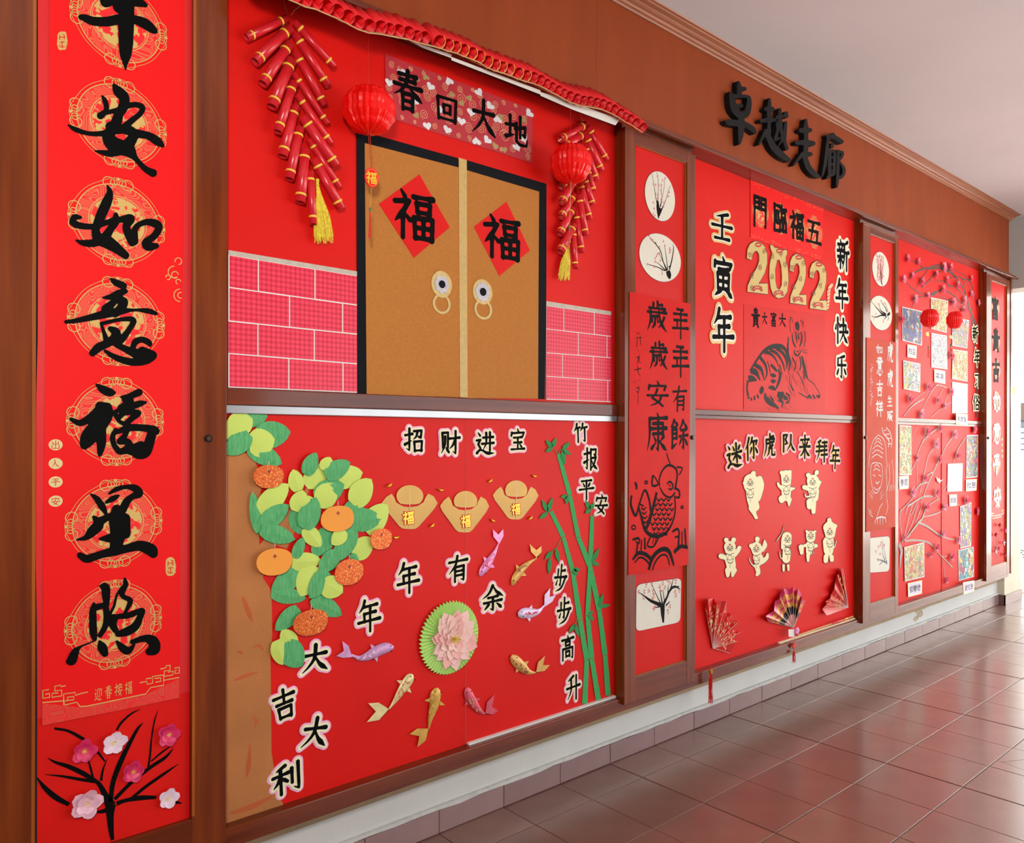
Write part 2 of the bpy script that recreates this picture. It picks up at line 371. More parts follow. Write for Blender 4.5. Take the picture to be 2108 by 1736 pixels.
# wide panels
PANELS = [(-0.875, 0.936, 'wide red cloth panel with the paper gate above and the orange tree below'), (1.45, 3.2605, 'wide red cloth panel with the 2022 cut-outs above and tiger cut-outs below'), (3.785, 5.510, 'wide red cloth panel at the far end with painted plum branches')]
def cloth(name, x0, x1, z0, z1, y, m, parent, seed, amp=0.0018, nx=60, nz=34):
    """a stretched cloth with shallow creases"""
    rg = random.Random(seed); wv = [(rg.uniform(1.5, 6), rg.uniform(-5, 5), rg.uniform(0, 6), rg.uniform(.3, 1)) for _ in range(7)]
    V, F = [], []
    for j in range(nz+1):
        for i in range(nx+1):
            x, z = x0+(x1-x0)*i/nx, z0+(z1-z0)*j/nz
            h = sum(a*math.sin(kx*x*2+kz*z*1.2+p) for kx, kz, p, a in wv)/3
            V.append((x, y+amp*(h*0.5+0.5), z))
    for j in range(nz):
        for i in range(nx): k = j*(nx+1)+i; F.append((k, k+1, k+nx+2, k+nx+1))
    o = mob(name, V, F, m, parent, smooth=True); return o
panel_o = []
for k, (a, b, lab) in enumerate(PANELS):
    t = tag(box('display_panel', a, b, -0.054, -0.0502, 0.326, 2.89, M_white, cab), lab); panel_o.append(t)
    if k == 0:
        cloth('cloth', a, b, 1.64, 2.892, YP, M_cloth, t, 11); xm = WX(959, YP)
        cloth('cloth', a, xm, 0.3255, 1.562, YP, M_cloth, t, 12); cloth('cloth', xm, b, 0.3255, 1.562, YP-.0012, M_cloth, t, 13)
        box('mid_rail', a, b, -0.082, -0.057, 1.588, 1.638, M_woodh, t, bev=.003); box('track', a, b, -0.074, -0.057, 1.5615, 1.588, M_alu, t, bev=.002)
    else:
        cloth('cloth', a, b, 1.632, 2.892, YP, M_cloth, t, 20+k); 
        if k == 1: cloth('cloth', a, b, 0.3255, 1.59, YP, M_cloth, t, 30+k, amp=.0032)
        else:
            xm = WX(1939, YP); cloth('cloth', a, xm+.004, 0.3255, 1.59, YP, M_cloth, t, 33, amp=.004); cloth('cloth', xm-.004, b, 0.3255, 1.59, YP-.002, M_cloth, t, 34, amp=.004)
        box('mid_rail', a, b, -0.084, -0.057, 1.606, 1.632, M_woodh, t, bev=.002); box('mid_rail', a, b, -0.078, -0.057, 1.586, 1.604, M_woodh, t, bev=.002)
# thin light batten under the cloth of the first two panels
box('batten', W(961, 1520, YP)[0], 0.93, -0.075, -0.0601, 0.3255, 0.333, M_white, panel_o[0]); box('batten', W(1600, 1320, YP)[0], 3.25, -0.075, -0.0601, 0.3255, 0.331, M_cream, panel_o[1])
# ---------------------------------------------------------------- outside beyond the far end
M_conc = mat('pale_concrete', sr(226, 224, 220), rough=.8, scale=2)
tag(mob('ground', *boxg(9.5, 60, -40, 40, -0.15, -0.05), M_conc), kind='structure', label='pale paved ground outside the corridor')
tag(mob('ground', *boxg(-20, 9.5, -60, -4.2, -0.2, -0.1), M_conc), kind='structure')
# ---------------------------------------------------------------- brush characters: stroke skeletons -> distance field -> clean outlines
def march(f, xs, ys, lev):
    """contours of f = lev (inside f < lev); loops in (x, y)"""
    ny, nx = f.shape; g = f-lev; inside = g < 0; nxt = {}; pos = {}
    def ep(kind, j, i):
        k = (kind, j, i)
        if k not in pos:
            if kind == 0: a, b = g[j, i], g[j, i+1]; t = a/(a-b); pos[k] = (xs[i]+(xs[i+1]-xs[i])*t, ys[j])
            else: a, b = g[j, i], g[j+1, i]; t = a/(a-b); pos[k] = (xs[i], ys[j]+(ys[j+1]-ys[j])*t)
        return k
    c = inside[:-1, :-1]*1+inside[:-1, 1:]*2+inside[1:, 1:]*4+inside[1:, :-1]*8
    TB = {1: [('L', 'T')], 2: [('T', 'R')], 3: [('L', 'R')], 4: [('R', 'B')], 5: [('L', 'T'), ('R', 'B')], 6: [('T', 'B')], 7: [('L', 'B')], 8: [('B', 'L')], 9: [('B', 'T')], 10: [('T', 'R'), ('B', 'L')], 11: [('B', 'R')], 12: [('R', 'L')], 13: [('R', 'T')], 14: [('T', 'L')]}
    for j, i in zip(*np.nonzero((c > 0) & (c < 15))):
        for a, b in TB[int(c[j, i])]:
            E = {'T': (0, j, i), 'B': (0, j+1, i), 'L': (1, j, i), 'R': (1, j, i+1)}
            nxt[ep(*E[a])] = ep(*E[b])
    loops = []
    while nxt:
        s = next(iter(nxt)); l = []; k = s
        while k in nxt: l.append(pos[k]); k = nxt.pop(k)
        if len(l) > 5: loops.append(l)
    return loops
def simp(l, tol):
    P = np.array(l); n = len(P)
    if n < 8: return l
    keep = np.zeros(n, bool); a = 0; b = int(np.argmax(((P-P[0])**2).sum(1))); keep[[a, b]] = True
    st = [(a, b), (b, n)]
    while st:
        i, j = st.pop()
        if j-i < 2: continue
        p, q = P[i], P[j % n]; d = q-p; L = math.hypot(*d)
        r = P[i+1:j]-p; dist = abs(r[:, 0]*d[1]-r[:, 1]*d[0])/L if L > 1e-9 else np.hypot(r[:, 0], r[:, 1])
        m = int(np.argmax(dist))
        if dist[m] > tol: keep[i+1+m] = True; st += [(i, i+1+m), (i+1+m, j)]
    return [tuple(p) for p in P[keep]]
PROF = {'h': (1.05, .78, .8, 1.25), 's': (1.15, .9, .85, .95), 'p': (1.15, 1.0, .7, .15), 'n': (.45, .85, 1.45, .25), 'd': (.5, 1.0, 1.4, 1.0), 't': (1.3, 1.0, .6, .15), 'z': (1.0, .95, .95, .95), 'g': (1.1, .95, .95, .3)}
def parse(spec, w):
    segs = []
    for s in spec.split(';'):
        s = s.strip(); ty = s[0]; pts = [tuple(float(a) for a in q.split(',')) for q in s[1:].split()]
        if ty == 'k':                                              # explicit radii, smoothed
            q = smooth_open(pts, 5)
        else:
            L = [0]
            for a, b in zip(pts, pts[1:]): L.append(L[-1]+math.hypot(b[0]-a[0], b[1]-a[1]))
            if ty in 'pnd' and len(pts) > 2: pts = smooth_open(pts, 5)
            d2 = []
            for a, b in zip(pts, pts[1:]):
                m = max(1, int(math.hypot(b[0]-a[0], b[1]-a[1])/9))
                for k in range(m): t = k/m; d2.append((a[0]+(b[0]-a[0])*t, a[1]+(b[1]-a[1])*t))
            d2.append(pts[-1]); tot = 0; S = [0]
            for a, b in zip(d2, d2[1:]): tot += math.hypot(b[0]-a[0], b[1]-a[1]); S.append(tot)
            pr = PROF[ty]; q = []
            for (x, y), sd in zip(d2, S): t = sd/max(tot, 1e-6)*3; i = min(2, int(t)); q.append((x, y, w*(pr[i]+(pr[i+1]-pr[i])*(t-i))))
        segs += [(a, b) for a, b in zip(q, q[1:])]
    return segs
def field(segs, x0, x1, y0, y1, st):
    xs = np.arange(x0, x1+st, st); ys = np.arange(y0, y1+st, st); X, Y = np.meshgrid(xs, ys); f = np.full(X.shape, 1e3)
    for (ax, ay, ar), (bx, by, br) in segs:
        dx, dy = bx-ax, by-ay; L = dx*dx+dy*dy+1e-9
        t = np.clip(((X-ax)*dx+(Y-ay)*dy)/L, 0, 1); d = np.hypot(X-ax-t*dx, Y-ay-t*dy)-(ar+(br-ar)*t); f = np.minimum(f, d)
    return f, xs, ys
GL = {}
for ln in """
春|h22,14 76,11;h26,27 72,25;h8,41 92,38;p50,2 46,30 28,54 5,68;n54,38 70,54 95,70;s34,58 35,98;z34,59 66,57 65,97;h36,76 63,75;h36,94 64,93
回|s14,18 18,92;z14,18 86,14 83,92;h18,88 83,86;s37,40 38,68;z37,40 64,38 62,68;h38,66 62,65
大|h15,38 85,33;p50,4 48,45 32,72 8,94;n50,42 66,68 93,90
地|h3,42 38,37;s21,12 21,72;t3,78 42,64;z42,48 86,34 84,64 76,60;s64,8 64,70;g48,30 48,84 62,92 92,90 95,70
福|d18,3 26,14;z4,28 36,22 22,46;p22,46 12,58 3,68;s22,46 22,97;d26,48 38,60;h46,12 92,9;s54,24 56,42;z54,24 86,22 84,42;h56,41 84,40;s48,54 51,95;z48,54 92,51 90,95;h50,73 90,71;s70,54 70,92;h50,93 90,92
招|h4,30 38,25;g24,4 24,90 10,82;t3,66 38,50;z46,14 84,11 80,40 70,36;p64,14 58,34 42,48;s48,56 51,94;z48,56 86,53 83,93;h50,91 84,90
财|s10,12 13,70;z10,12 38,10 37,70;p24,26 22,60 4,94;d28,70 42,88;h46,34 96,30;g76,4 76,94 62,84;p74,38 62,60 44,76
进|d12,8 22,20;z4,40 24,37 12,56 24,72;t6,92 24,72;n8,88 30,80 60,93 97,93;h38,28 90,25;h32,54 93,50;p54,8 54,50 38,80;s74,6 74,82
宝|d48,0 54,12;s12,17 9,32;z12,20 90,16 82,32;h24,40 76,37;h26,62 74,60;h10,92 92,89;s50,40 50,90;d62,68 74,80
竹|p26,4 20,26 4,42;h18,26 44,22;s32,26 32,94;p66,4 60,26 46,42;h58,26 93,22;g78,24 78,92 64,84
报|h4,28 40,23;g24,4 24,92 12,84;t3,64 40,50;s50,8 50,96;z50,10 86,8 84,34 74,31;z54,46 86,43;p86,43 72,72 48,95;n56,56 70,76 97,95
平|h18,14 82,11;d28,24 37,38;d74,22 63,38;h4,53 96,48;s50,12 50,99
安|d48,0 54,12;s13,18 9,34;z13,21 88,17 80,34;h4,57 96,53;p48,32 40,50 26,66;z26,66 50,78 74,95;p68,54 54,80 12,97
年|p30,0 22,20 5,38;h24,20 84,15;h28,42 78,38;s28,42 30,67;h3,68 97,62;s54,18 54,99
有|h5,22 95,16;p46,0 36,34 3,68;s34,42 34,97;z34,42 78,38;g78,38 77,93 62,88;h36,58 76,56;h36,74 76,72
余|p50,0 34,28 3,48;n52,2 68,26 98,46;h30,46 72,43;h11,64 90,60;g51,46 51,95 38,88;p32,72 12,92;n68,70 78,78 91,92
吉|h8,24 92,19;s50,0 50,47;h18,48 82,45;s25,63 28,97;z25,63 77,60 73,97;h28,94 73,93
利|p44,2 12,16;h3,34 54,29;s28,12 28,97;p28,36 18,56 3,72;d32,42 50,58;s66,18 66,68;g88,2 88,94 72,84
步|s50,0 50,44;h50,22 80,19;s27,18 27,44;h4,47 96,43;g50,46 50,76 40,70;d26,56 18,72;p84,52 60,84 14,99
高|d50,0 52,10;h6,17 94,13;s33,26 35,42;z33,26 67,25 65,42;h35,41 65,40;s13,54 13,99;z13,54 87,52;g87,52 86,96 74,90;s36,66 37,87;z36,66 64,65 63,87;h37,85 63,84
升|p50,2 10,20;h4,49 96,44;p34,16 34,60 10,96;s70,2 70,99
壬|p78,4 20,20;h3,51 97,46;s50,16 50,91;h16,93 84,90
寅|d48,0 54,9;s11,14 9,27;z11,17 91,14 82,27;h28,32 74,30;s23,43 25,81;z23,43 79,41 76,81;h26,61 76,60;h25,80 76,79;s50,32 50,79;p38,84 8,99;n62,83 76,88 95,99
新|h6,20 48,16;d26,2 30,12;d16,24 20,34;d42,22 36,34;h2,41 50,37;h5,60 48,56;s27,40 27,96;p24,62 5,84;d32,64 45,76;p88,4 60,16;p60,16 60,60 44,98;h60,42 98,38;s80,42 80,99
快|s20,2 20,98;d8,28 4,44;d30,22 37,34;z44,28 84,25 82,52;h36,55 98,50;p64,2 62,58 34,96;n64,56 76,76 98,94
乐|p78,4 22,16;z22,17 20,44 92,40;g54,22 54,94 40,86;d28,58 14,80;d76,56 92,76
迷|d12,8 20,20;z3,42 20,39 12,58 22,74;t5,92 22,74;n6,90 30,82 60,94 98,94;d42,12 50,28;d90,10 78,26;h34,42 96,38;s64,2 64,80;p62,46 34,72;n66,46 78,58 95,70
你|p32,2 20,30 2,54;s20,36 20,98;p56,2 48,20 34,36;z48,20 93,16 84,32;g66,22 66,94 54,85;p50,48 36,74;d78,46 94,68
虎|s52,0 52,22;h52,12 82,9;z20,24 91,20 84,34;p20,24 20,60 2,96;h32,40 72,35;z50,26 50,52 78,48;p44,60 42,80 26,97;z44,62 68,60;g68,60 68,90 94,92 95,76
队|z10,7 38,5 24,32 38,50 24,56;s11,7 11,98;p66,6 62,54 34,96;n66,46 78,76 98,94
来|h12,20 88,16;d28,28 37,40;d76,26 64,40;h3,51 97,47;s50,0 50,99;p48,52 30,78 3,92;n52,52 70,76 98,90
拜|p38,4 8,14;h4,32 44,30;h2,54 46,50;p26,10 26,60 6,96;h54,12 95,9;h56,30 93,27;h54,48 95,45;h48,69 99,65;s74,8 74,99
五|h12,11 88,8;p46,12 38,50 28,90;z18,48 76,45;s76,45 70,88;h2,93 98,90
卓|s48,0 48,26;h48,14 80,12;s23,28 26,62;z23,28 79,26 75,62;h27,45 74,44;h26,61 75,60;h2,79 98,74;s50,62 50,100
越|h6,22 46,19;s26,2 26,44;h2,45 50,41;s28,46 28,80;h28,63 46,60;p14,58 12,76 1,94;n8,80 40,91 98,96;z54,23 84,19;s58,22 56,62;t54,74 70,56;n72,4 82,42 96,70;d86,6 94,16;p92,38 82,56 66,70
走|h13,20 86,16;s50,0 50,42;h2,44 98,40;s52,44 52,86;h52,63 84,60;p28,56 24,78 3,96;n22,80 50,92 98,96
廊|d50,0 54,8;h14,14 95,11;p14,14 14,60 2,98;z26,27 48,25 47,56;s26,27 26,82;h27,42 47,41;h27,56 47,55;t20,88 48,74;d44,68 53,82;s66,24 66,100;z66,25 90,23 78,46 92,64 76,78
歲|s52,0 52,20;h52,10 74,8;s32,6 32,20;h12,23 88,20;h6,36 94,32;p20,34 18,66 3,98;h30,48 52,46;s40,48 40,74;d28,56 26,66;d50,54 54,64;p40,70 34,80 24,88;n58,20 66,62 97,95;p84,48 72,68 54,86;d78,24 88,32
康|d50,0 54,8;h14,14 95,11;p14,14 14,60 2,98;z30,26 77,25 76,51;h22,39 93,37;h30,52 76,50;g54,20 54,94 44,86;d34,60 42,68;t24,88 46,72;p80,58 64,70;n58,68 72,80 94,94
餘|p24,2 16,16 3,28;n26,4 34,12 46,20;h16,26 34,25;s14,33 14,90;z14,33 38,31 37,62;h15,46 37,45;h15,61 37,60;t13,90 42,74;p72,2 64,18 48,34;n74,4 84,18 98,32;h60,34 86,32;h52,54 96,50;g74,36 74,94 64,86;p62,64 50,84;d82,62 94,80
富|d48,0 54,9;s11,14 9,28;z11,17 91,14 82,27;h30,32 70,30;s33,40 34,54;z33,40 67,39 65,54;h34,53 65,52;s21,63 23,97;z21,63 79,61 77,97;h23,79 77,78;s50,62 50,95;h23,96 77,95
貴|s33,8 34,22;z33,8 71,7 68,22;h34,22 68,21;s51,0 51,34;h4,37 96,33;s27,43 28,80;z27,43 75,41 74,80;h28,55 74,54;h28,67 74,66;h28,80 74,79;p38,84 12,99;n62,84 74,88 89,99
門|s9,5 9,98;z9,5 42,4 42,39;h9,22 42,21;h9,39 42,38;s58,4 58,39;z58,5 91,4;g91,4 91,96 80,90;h58,22 91,21;h58,39 91,38
臨|s9,6 9,94;h9,8 44,7;h22,28 38,28;s22,28 22,64;s38,28 38,64;h22,64 38,64;h9,93 46,92;p62,4 56,14 48,26;h56,16 95,14;s62,25 62,44;z62,25 88,24 88,44;h62,44 88,43;s50,57 50,88;z50,57 69,56 69,88;h50,88 69,87;s76,57 76,88;z76,57 96,56 96,88;h76,88 96,87
习|z12,12 86,8;g86,8 84,92 66,84;d30,34 44,48;t20,80 60,58
俗|p28,2 18,28 1,52;s18,34 18,99;p52,4 46,18 36,26;d70,2 87,17;p62,22 52,44 28,60;n64,24 78,42 99,55;s43,66 44,97;z43,66 83,64 80,97;h44,95 80,94
出|s50,0 50,94;s19,14 20,43;h20,43 80,41;s81,12 80,43;s11,56 12,94;h12,94 88,92;s89,54 88,96
入|p40,4 44,30 30,68 3,96;n42,22 60,68 97,94
迎|d12,8 20,20;z4,42 22,39 12,58 22,74;t5,92 22,74;n6,90 30,82 60,94 98,94;p54,8 46,14 36,18;s38,18 38,68;t36,72 58,58;z66,15 90,14;g90,14 90,64 80,58;s66,15 66,84
接|h4,28 36,23;g22,2 22,92 12,84;t3,64 36,50;d64,0 68,9;h44,16 93,13;d54,22 58,32;d83,20 75,32;h38,36 97,33;p62,40 56,56 46,68;z46,68 66,78 88,95;p84,54 70,80 38,98;h38,58 98,54
意|d48,0 52,8;h20,13 80,11;d34,18 38,25;d66,16 60,25;h6,29 94,26;s28,36 30,62;z28,36 72,35 70,62;h30,48 70,47;h30,61 70,60;d16,72 10,88;g30,70 34,90 48,97 74,94 74,82;d50,66 56,76;d80,68 92,80
扫|h4,30 38,25;g24,4 24,92 10,82;t3,66 38,50;z50,20 90,17;s90,17 89,90;h54,52 88,50;h48,88 94,86
尘|s50,2 50,40;d30,14 20,34;d72,12 84,32;h20,66 82,63;s50,48 50,92;h6,94 96,91
写|s10,10 8,26;z10,12 92,8 84,24;p36,22 32,44;h34,32 76,30;z32,46 78,43 74,90 60,84;h4,66 62,62
放|d26,2 30,14;h2,24 50,20;p22,26 20,64 2,96;z24,46 46,44 42,92 32,86;p68,2 62,24 52,40;h62,26 98,22;p84,26 74,66 46,97;n60,44 76,76 98,94
鞭|h4,16 46,14;s14,4 14,28;s34,4 34,28;z10,34 40,33 40,54 10,55;s10,34 10,55;h2,70 48,68;s25,28 25,98;p66,2 54,34;s58,22 58,98;h64,16 98,14;z66,30 94,29 94,56 66,57;s66,30 66,57;h66,43 94,42;p82,16 80,70 60,97;n66,66 80,82 98,96
炮|d8,28 12,44;p40,22 32,40;p24,4 24,56 4,94;d28,60 42,84;p62,2 56,22 46,36;z58,20 92,18 90,56 80,52;z54,34 76,33 76,56 54,57;g54,34 54,90 66,94 94,92 96,76
红|z26,2 8,30 32,30;z32,30 6,58 38,54;t4,90 40,78;h50,20 92,17;s70,20 70,88;h46,90 97,87
年2|h28,8 66,8;h8,24 92,21;h10,44 90,40;s30,44 30,68;h2,70 99,65;s52,10 52,100
如|z30,4 20,40 12,62 44,92;p46,24 36,66 4,94;h2,34 54,28;s62,30 64,84;z62,30 92,26 90,82;h64,80 90,78
生|p30,6 22,24 8,40;h22,28 84,24;h18,56 82,52;h3,92 97,88;s52,4 52,90
祥|d18,3 26,14;z4,28 36,22 22,46;p22,46 12,58 3,68;s22,46 22,97;d26,48 38,60;d52,6 60,18;d86,4 78,18;h48,26 92,22;h50,44 90,41;h42,64 98,60;s70,24 70,99
威|h10,18 90,14;p18,18 16,60 2,97;h28,36 56,34;p42,44 36,62 50,84;p56,50 44,76 26,92;h24,58 60,56;n58,2 66,60 97,92;p86,40 74,66 54,88;d76,4 86,12
包|p30,0 22,20 6,38;z26,18 86,16 84,60 70,56;z26,38 62,37 62,60 28,61;g28,38 28,88 42,96 90,93 94,76
""".strip().split('\n'):
    k, sp = ln.split('|'); GL[k] = sp
_gc = {}
def gloops(ch, w=4.6, levels=(0,), res=1.6, spec=None):
    key = (ch, w, levels, res)
    if key in _gc: return _gc[key]
    segs = parse(spec or GL[ch], w); mx = max(levels)+6
    w = max(p[2] for s in segs for p in s)/2+1; xs_ = [p[0] for s in segs for p in s]; ys_ = [p[1] for s in segs for p in s]
    f, xs, ys = field(segs, min(xs_)-w*2-mx, max(xs_)+w*2+mx, min(ys_)-w*2-mx, max(ys_)+w*2+mx, res)
    # soft corners
    for _ in range(1): f[1:-1, 1:-1] = 0.4*f[1:-1, 1:-1]+0.15*(f[:-2, 1:-1]+f[2:, 1:-1]+f[1:-1, :-2]+f[1:-1, 2:])
    out = []
    for lv in levels:
        L = [simp(l, 0.35) for l in march(f, xs, ys, lv)]
        def ar(l): return abs(sum(l[i][0]*l[(i+1) % len(l)][1]-l[(i+1) % len(l)][0]*l[i][1] for i in range(len(l))))/2
        out.append([l for l in L if len(l) > 2 and ar(l) > (4 if lv == 0 else 60)])
    _gc[key] = out; return out
def place(loops, u, v, wpx, hpx, y, rot=0.0):
    """glyph box 0..100 -> upright on the plane y, centred on photo point (u,v)"""
    cx, cz = W(u, v, y); sx = (W(u+wpx/2, v, y)[0]-W(u-wpx/2, v, y)[0])/100; sz = (W(u, v-hpx/2, y)[1]-W(u, v+hpx/2, y)[1])/100
    c, s = math.cos(rot), math.sin(rot); out = []
    for l in loops:
        q = []
        for a, b in l:
            dx, dz = (a-50)*sx, (50-b)*sz; q.append((cx+dx*c-dz*s, cz+dx*s+dz*c))
        out.append(q)
    return out
def cutout(ch, u, v, wpx, hpx, y, label, group, rot=0.0, w=4.8, lv=(0, 3.4, 7.0), mats=None, name='paper_character', th=0.0016, cat='paper character', hole=True):
    """black character on cream and pink paper, three thin sheets"""
    mats = mats or (M_black, M_cream, M_pink); cx, cz = W(u, v, y)
    t = thing(name, (cx, y, cz), label, cat, group)
    L = gloops(ch, w, lv); nm = ('ink_strokes', 'cream_sheet', 'border_sheet')
    if len(lv) == 2: nm = ('ink_strokes', 'border_sheet')
    n = len(lv)
    for k in range(n-1, -1, -1):
        lo = L[k]
        if k == n-1:                                               # the outermost sheet is one piece without small holes
            lo = [l for l in lo if sum(l[i][0]*l[(i+1) % len(l)][1]-l[(i+1) % len(l)][0]*l[i][1] for i in range(len(l)))*SGN > 0 or False] or lo
        plate(nm[k], place(lo, u, v, wpx, hpx, y, rot), y-th*(n-k), th*0.98, mats[k], t)
    return t
# orientation sign of outer loops
_t = march(*(lambda r: (r[0], r[1], r[2]))(field([((50, 50, 10), (51, 50, 10))], 0, 100, 0, 100, 4)), 0)[0]
SGN = 1 if sum(_t[i][0]*_t[(i+1) % len(_t)][1]-_t[(i+1) % len(_t)][0]*_t[i][1] for i in range(len(_t))) > 0 else -1
def flat_glyph(ch, u, v, wpx, hpx, y, m, parent, rot=0.0, w=4.6, name='character', th=0.0004, res=1.8):
    return plate(name, place(gloops(ch, w, (0,), res)[0], u, v, wpx, hpx, y, rot), y-th, th*0.9, m, parent)
# ---------------------------------------------------------------- left couplet
YB = YN-0.002
Z4 = 3.6167
def crop_px(spec, ox, oy, k=Z4):
    """strokes traced at the crop scale -> photo pixels"""
    out = []
    for s in spec.split(';'):
        out.append('k'+' '.join('%.2f,%.2f,%.2f' % (float(a)/k+ox, float(b)/k+oy, float(c)/k) for a, b, c in (q.split(',') for q in s.split())))
    return ';'.join(out)
BIG = {
'ping': ((0, 0), "600,125,18 640,135,28 700,158,32 800,160,36 880,145,38 1000,145,32 1080,175,38 1140,220,28 1165,238,10;945,-60,55 942,60,58 940,200,58 938,320,54 936,400,44 935,460,22 935,520,4;760,0,16 790,20,34 840,0,32;980,20,26 1040,20,30 1085,38,16;900,40,60 900,-40,60;620,-90,26 800,-95,30 1000,-110,26 1150,-120,24"),
'an': ((0, 0), "850,635,14 880,680,36 925,725,38 920,790,38 885,850,34;762,715,8 785,760,20 792,820,18 750,860,28;755,850,16 830,830,16 890,820,24;940,790,22 1010,778,20 1060,800,22 1045,845,20 990,890,22 920,950,26;885,840,34 870,900,40 840,960,40 805,1010,44 840,1070,55 910,1100,55 960,1120,48 1010,1180,20 1080,1255,22 1140,1288,30;508,930,5 560,962,18 650,992,16 750,995,20 850,975,26 960,965,30 1000,990,32 1100,1008,28 1170,1050,32 1212,1085,14;1000,1010,34 940,1090,46 830,1140,28 765,1135,18 705,1122,4;820,940,35 900,960,30 990,985,30"),
'ru': ((0, 400), "800,-62,8 818,-10,24 795,60,38 755,150,38 730,215,34 712,270,30 735,330,42 800,355,48 880,410,36 935,455,28;600,172,12 555,172,24 545,210,26 600,235,24 700,240,20 780,215,20 850,190,22 862,150,16;862,150,16 868,200,24 822,260,28 780,320,34 700,362,30 620,362,22 566,342,6;890,190,22 970,182,34 940,240,28 960,300,32 985,360,28;1000,350,30 1010,250,22 1080,208,22 1150,215,30 1185,245,28 1150,310,26 1085,355,26 1105,388,34 1165,385,20"),
'yi': ((0, 400), "822,628,6 860,655,24 920,682,26;765,770,6 820,765,20 880,740,28 935,722,18;890,760,24 850,800,24 790,855,36;900,790,34 925,805,30 900,850,34 860,890,28;492,950,14 560,943,18 700,912,26 800,888,32 900,872,26 1000,862,10 1100,868,20 1162,888,14;752,960,10 775,1030,14 790,1080,20;760,962,14 880,935,14 970,928,20 995,950,22 960,1010,20 920,1065,26 880,1100,30;820,1000,18 865,1030,34 850,1090,36;870,1065,38 800,1110,30 735,1140,32 690,1182,26;785,1168,12 840,1205,20 930,1240,26 1020,1250,28 1100,1230,32 1145,1195,24 1060,1170,36;868,1120,22 930,1150,24 1010,1185,36 1080,1210,34;990,1140,20 1010,1098,24 1060,1082,22 1110,1105,22 1118,1128,10"),
'fu': ((0, 850), "715,-213,6 760,-178,28 815,-153,32 852,-150,12;905,-118,10 960,-122,20 1035,-152,28;860,-10,14 950,-38,24 1040,-68,24 1088,-78,8;930,-100,24 980,-90,18 900,-40,24;530,48,14 600,76,24 690,25,32 750,-25,40 800,-15,42 780,40,52 720,110,62 660,185,60 630,240,34;740,120,50 755,220,36 745,300,20 742,325,4;800,-40,36 745,-50,34;855,0,18 880,55,14 930,80,18 985,40,22 1030,0,22 930,0,20 890,30,20;862,130,18 838,180,20 850,240,20 885,288,22;870,145,16 960,112,26 1060,112,26 1150,128,30 1168,148,16;1130,160,34 1110,230,38 1080,290,44 1030,300,44 990,280,30;950,120,20 930,170,20 890,215,22 950,215,24 960,265,34 900,290,22;1050,240,30 970,280,34"),
'xing': ((0, 850), "812,602,8 870,568,18 940,552,16 1005,562,28 1035,600,32 985,625,22 945,660,28 915,720,30;676,606,6 720,640,22 762,700,26 790,752,12;790,668,10 840,640,22 882,618,10;870,720,36 870,800,58 880,880,60 870,960,50 860,1020,44;930,790,42 935,900,38;700,778,14 735,830,38 690,880,38 640,930,20 572,946,6;735,815,34 800,780,24 860,760,30;742,940,8 800,935,28 860,930,40;598,1062,24 650,1088,30 750,1056,28 850,1032,34 950,1010,30 1040,990,38 1120,1018,46 1142,1048,34"),
'zhao': ((0, 1256), "750,-175,12 785,-168,32 790,-98,30 795,-40,20;700,-48,10 692,10,26 692,90,28 695,170,28 705,215,18;720,-20,24 780,-30,22 795,40,24 785,120,22 745,190,18;930,-232,10 935,-188,20 908,-130,22 920,-98,18 970,-72,20 955,-22,16 925,30,8;908,-178,4 870,-110,8 850,-30,10 815,40,10 780,110,12 750,180,10;870,50,18 960,40,22 1060,2,18 1040,60,24 1010,120,30 950,160,32 880,180,22;850,60,30 840,110,28 860,150,24;505,388,14 535,375,36 560,315,28 600,275,8 700,232,4;742,235,10 762,280,36 780,322,28;872,238,12 915,285,30 955,305,26 1000,262,8;985,238,18 1080,212,26 1140,235,42 1150,290,42 1110,312,26")}
banner = thing('spring_couplet', W(240, 1400, YB)[:1]+(YB,)+W(240, 1400, YB)[1:], 'long red couplet with seven large black brush characters at the left edge', 'couplet scroll')
edge = [(78, -30), (79, 400), (78, 700), (72, 900), (73, 1120), (76, 1290), (77, 1480)]
edger = [(391, 1425), (388, 1200), (388, 1000), (391, 850), (393, 600), (395, 300), (395, -30)]
plate('scroll_margin', [px(edge+edger, YB)], YB, 0.0012, M_bannered, banner)
il = [(102, -30), (99, 300), (96, 600), (92, 850), (90, 1100), (88, 1300), (87, 1486)]
ir = [(370, 1437), (371, 1200), (373, 900), (376, 600), (380, 300), (380, -30)]
plate('scroll_face', [px(il+ir, YB-.0012)], YB-0.0015, 0.0003, M_banner, banner)
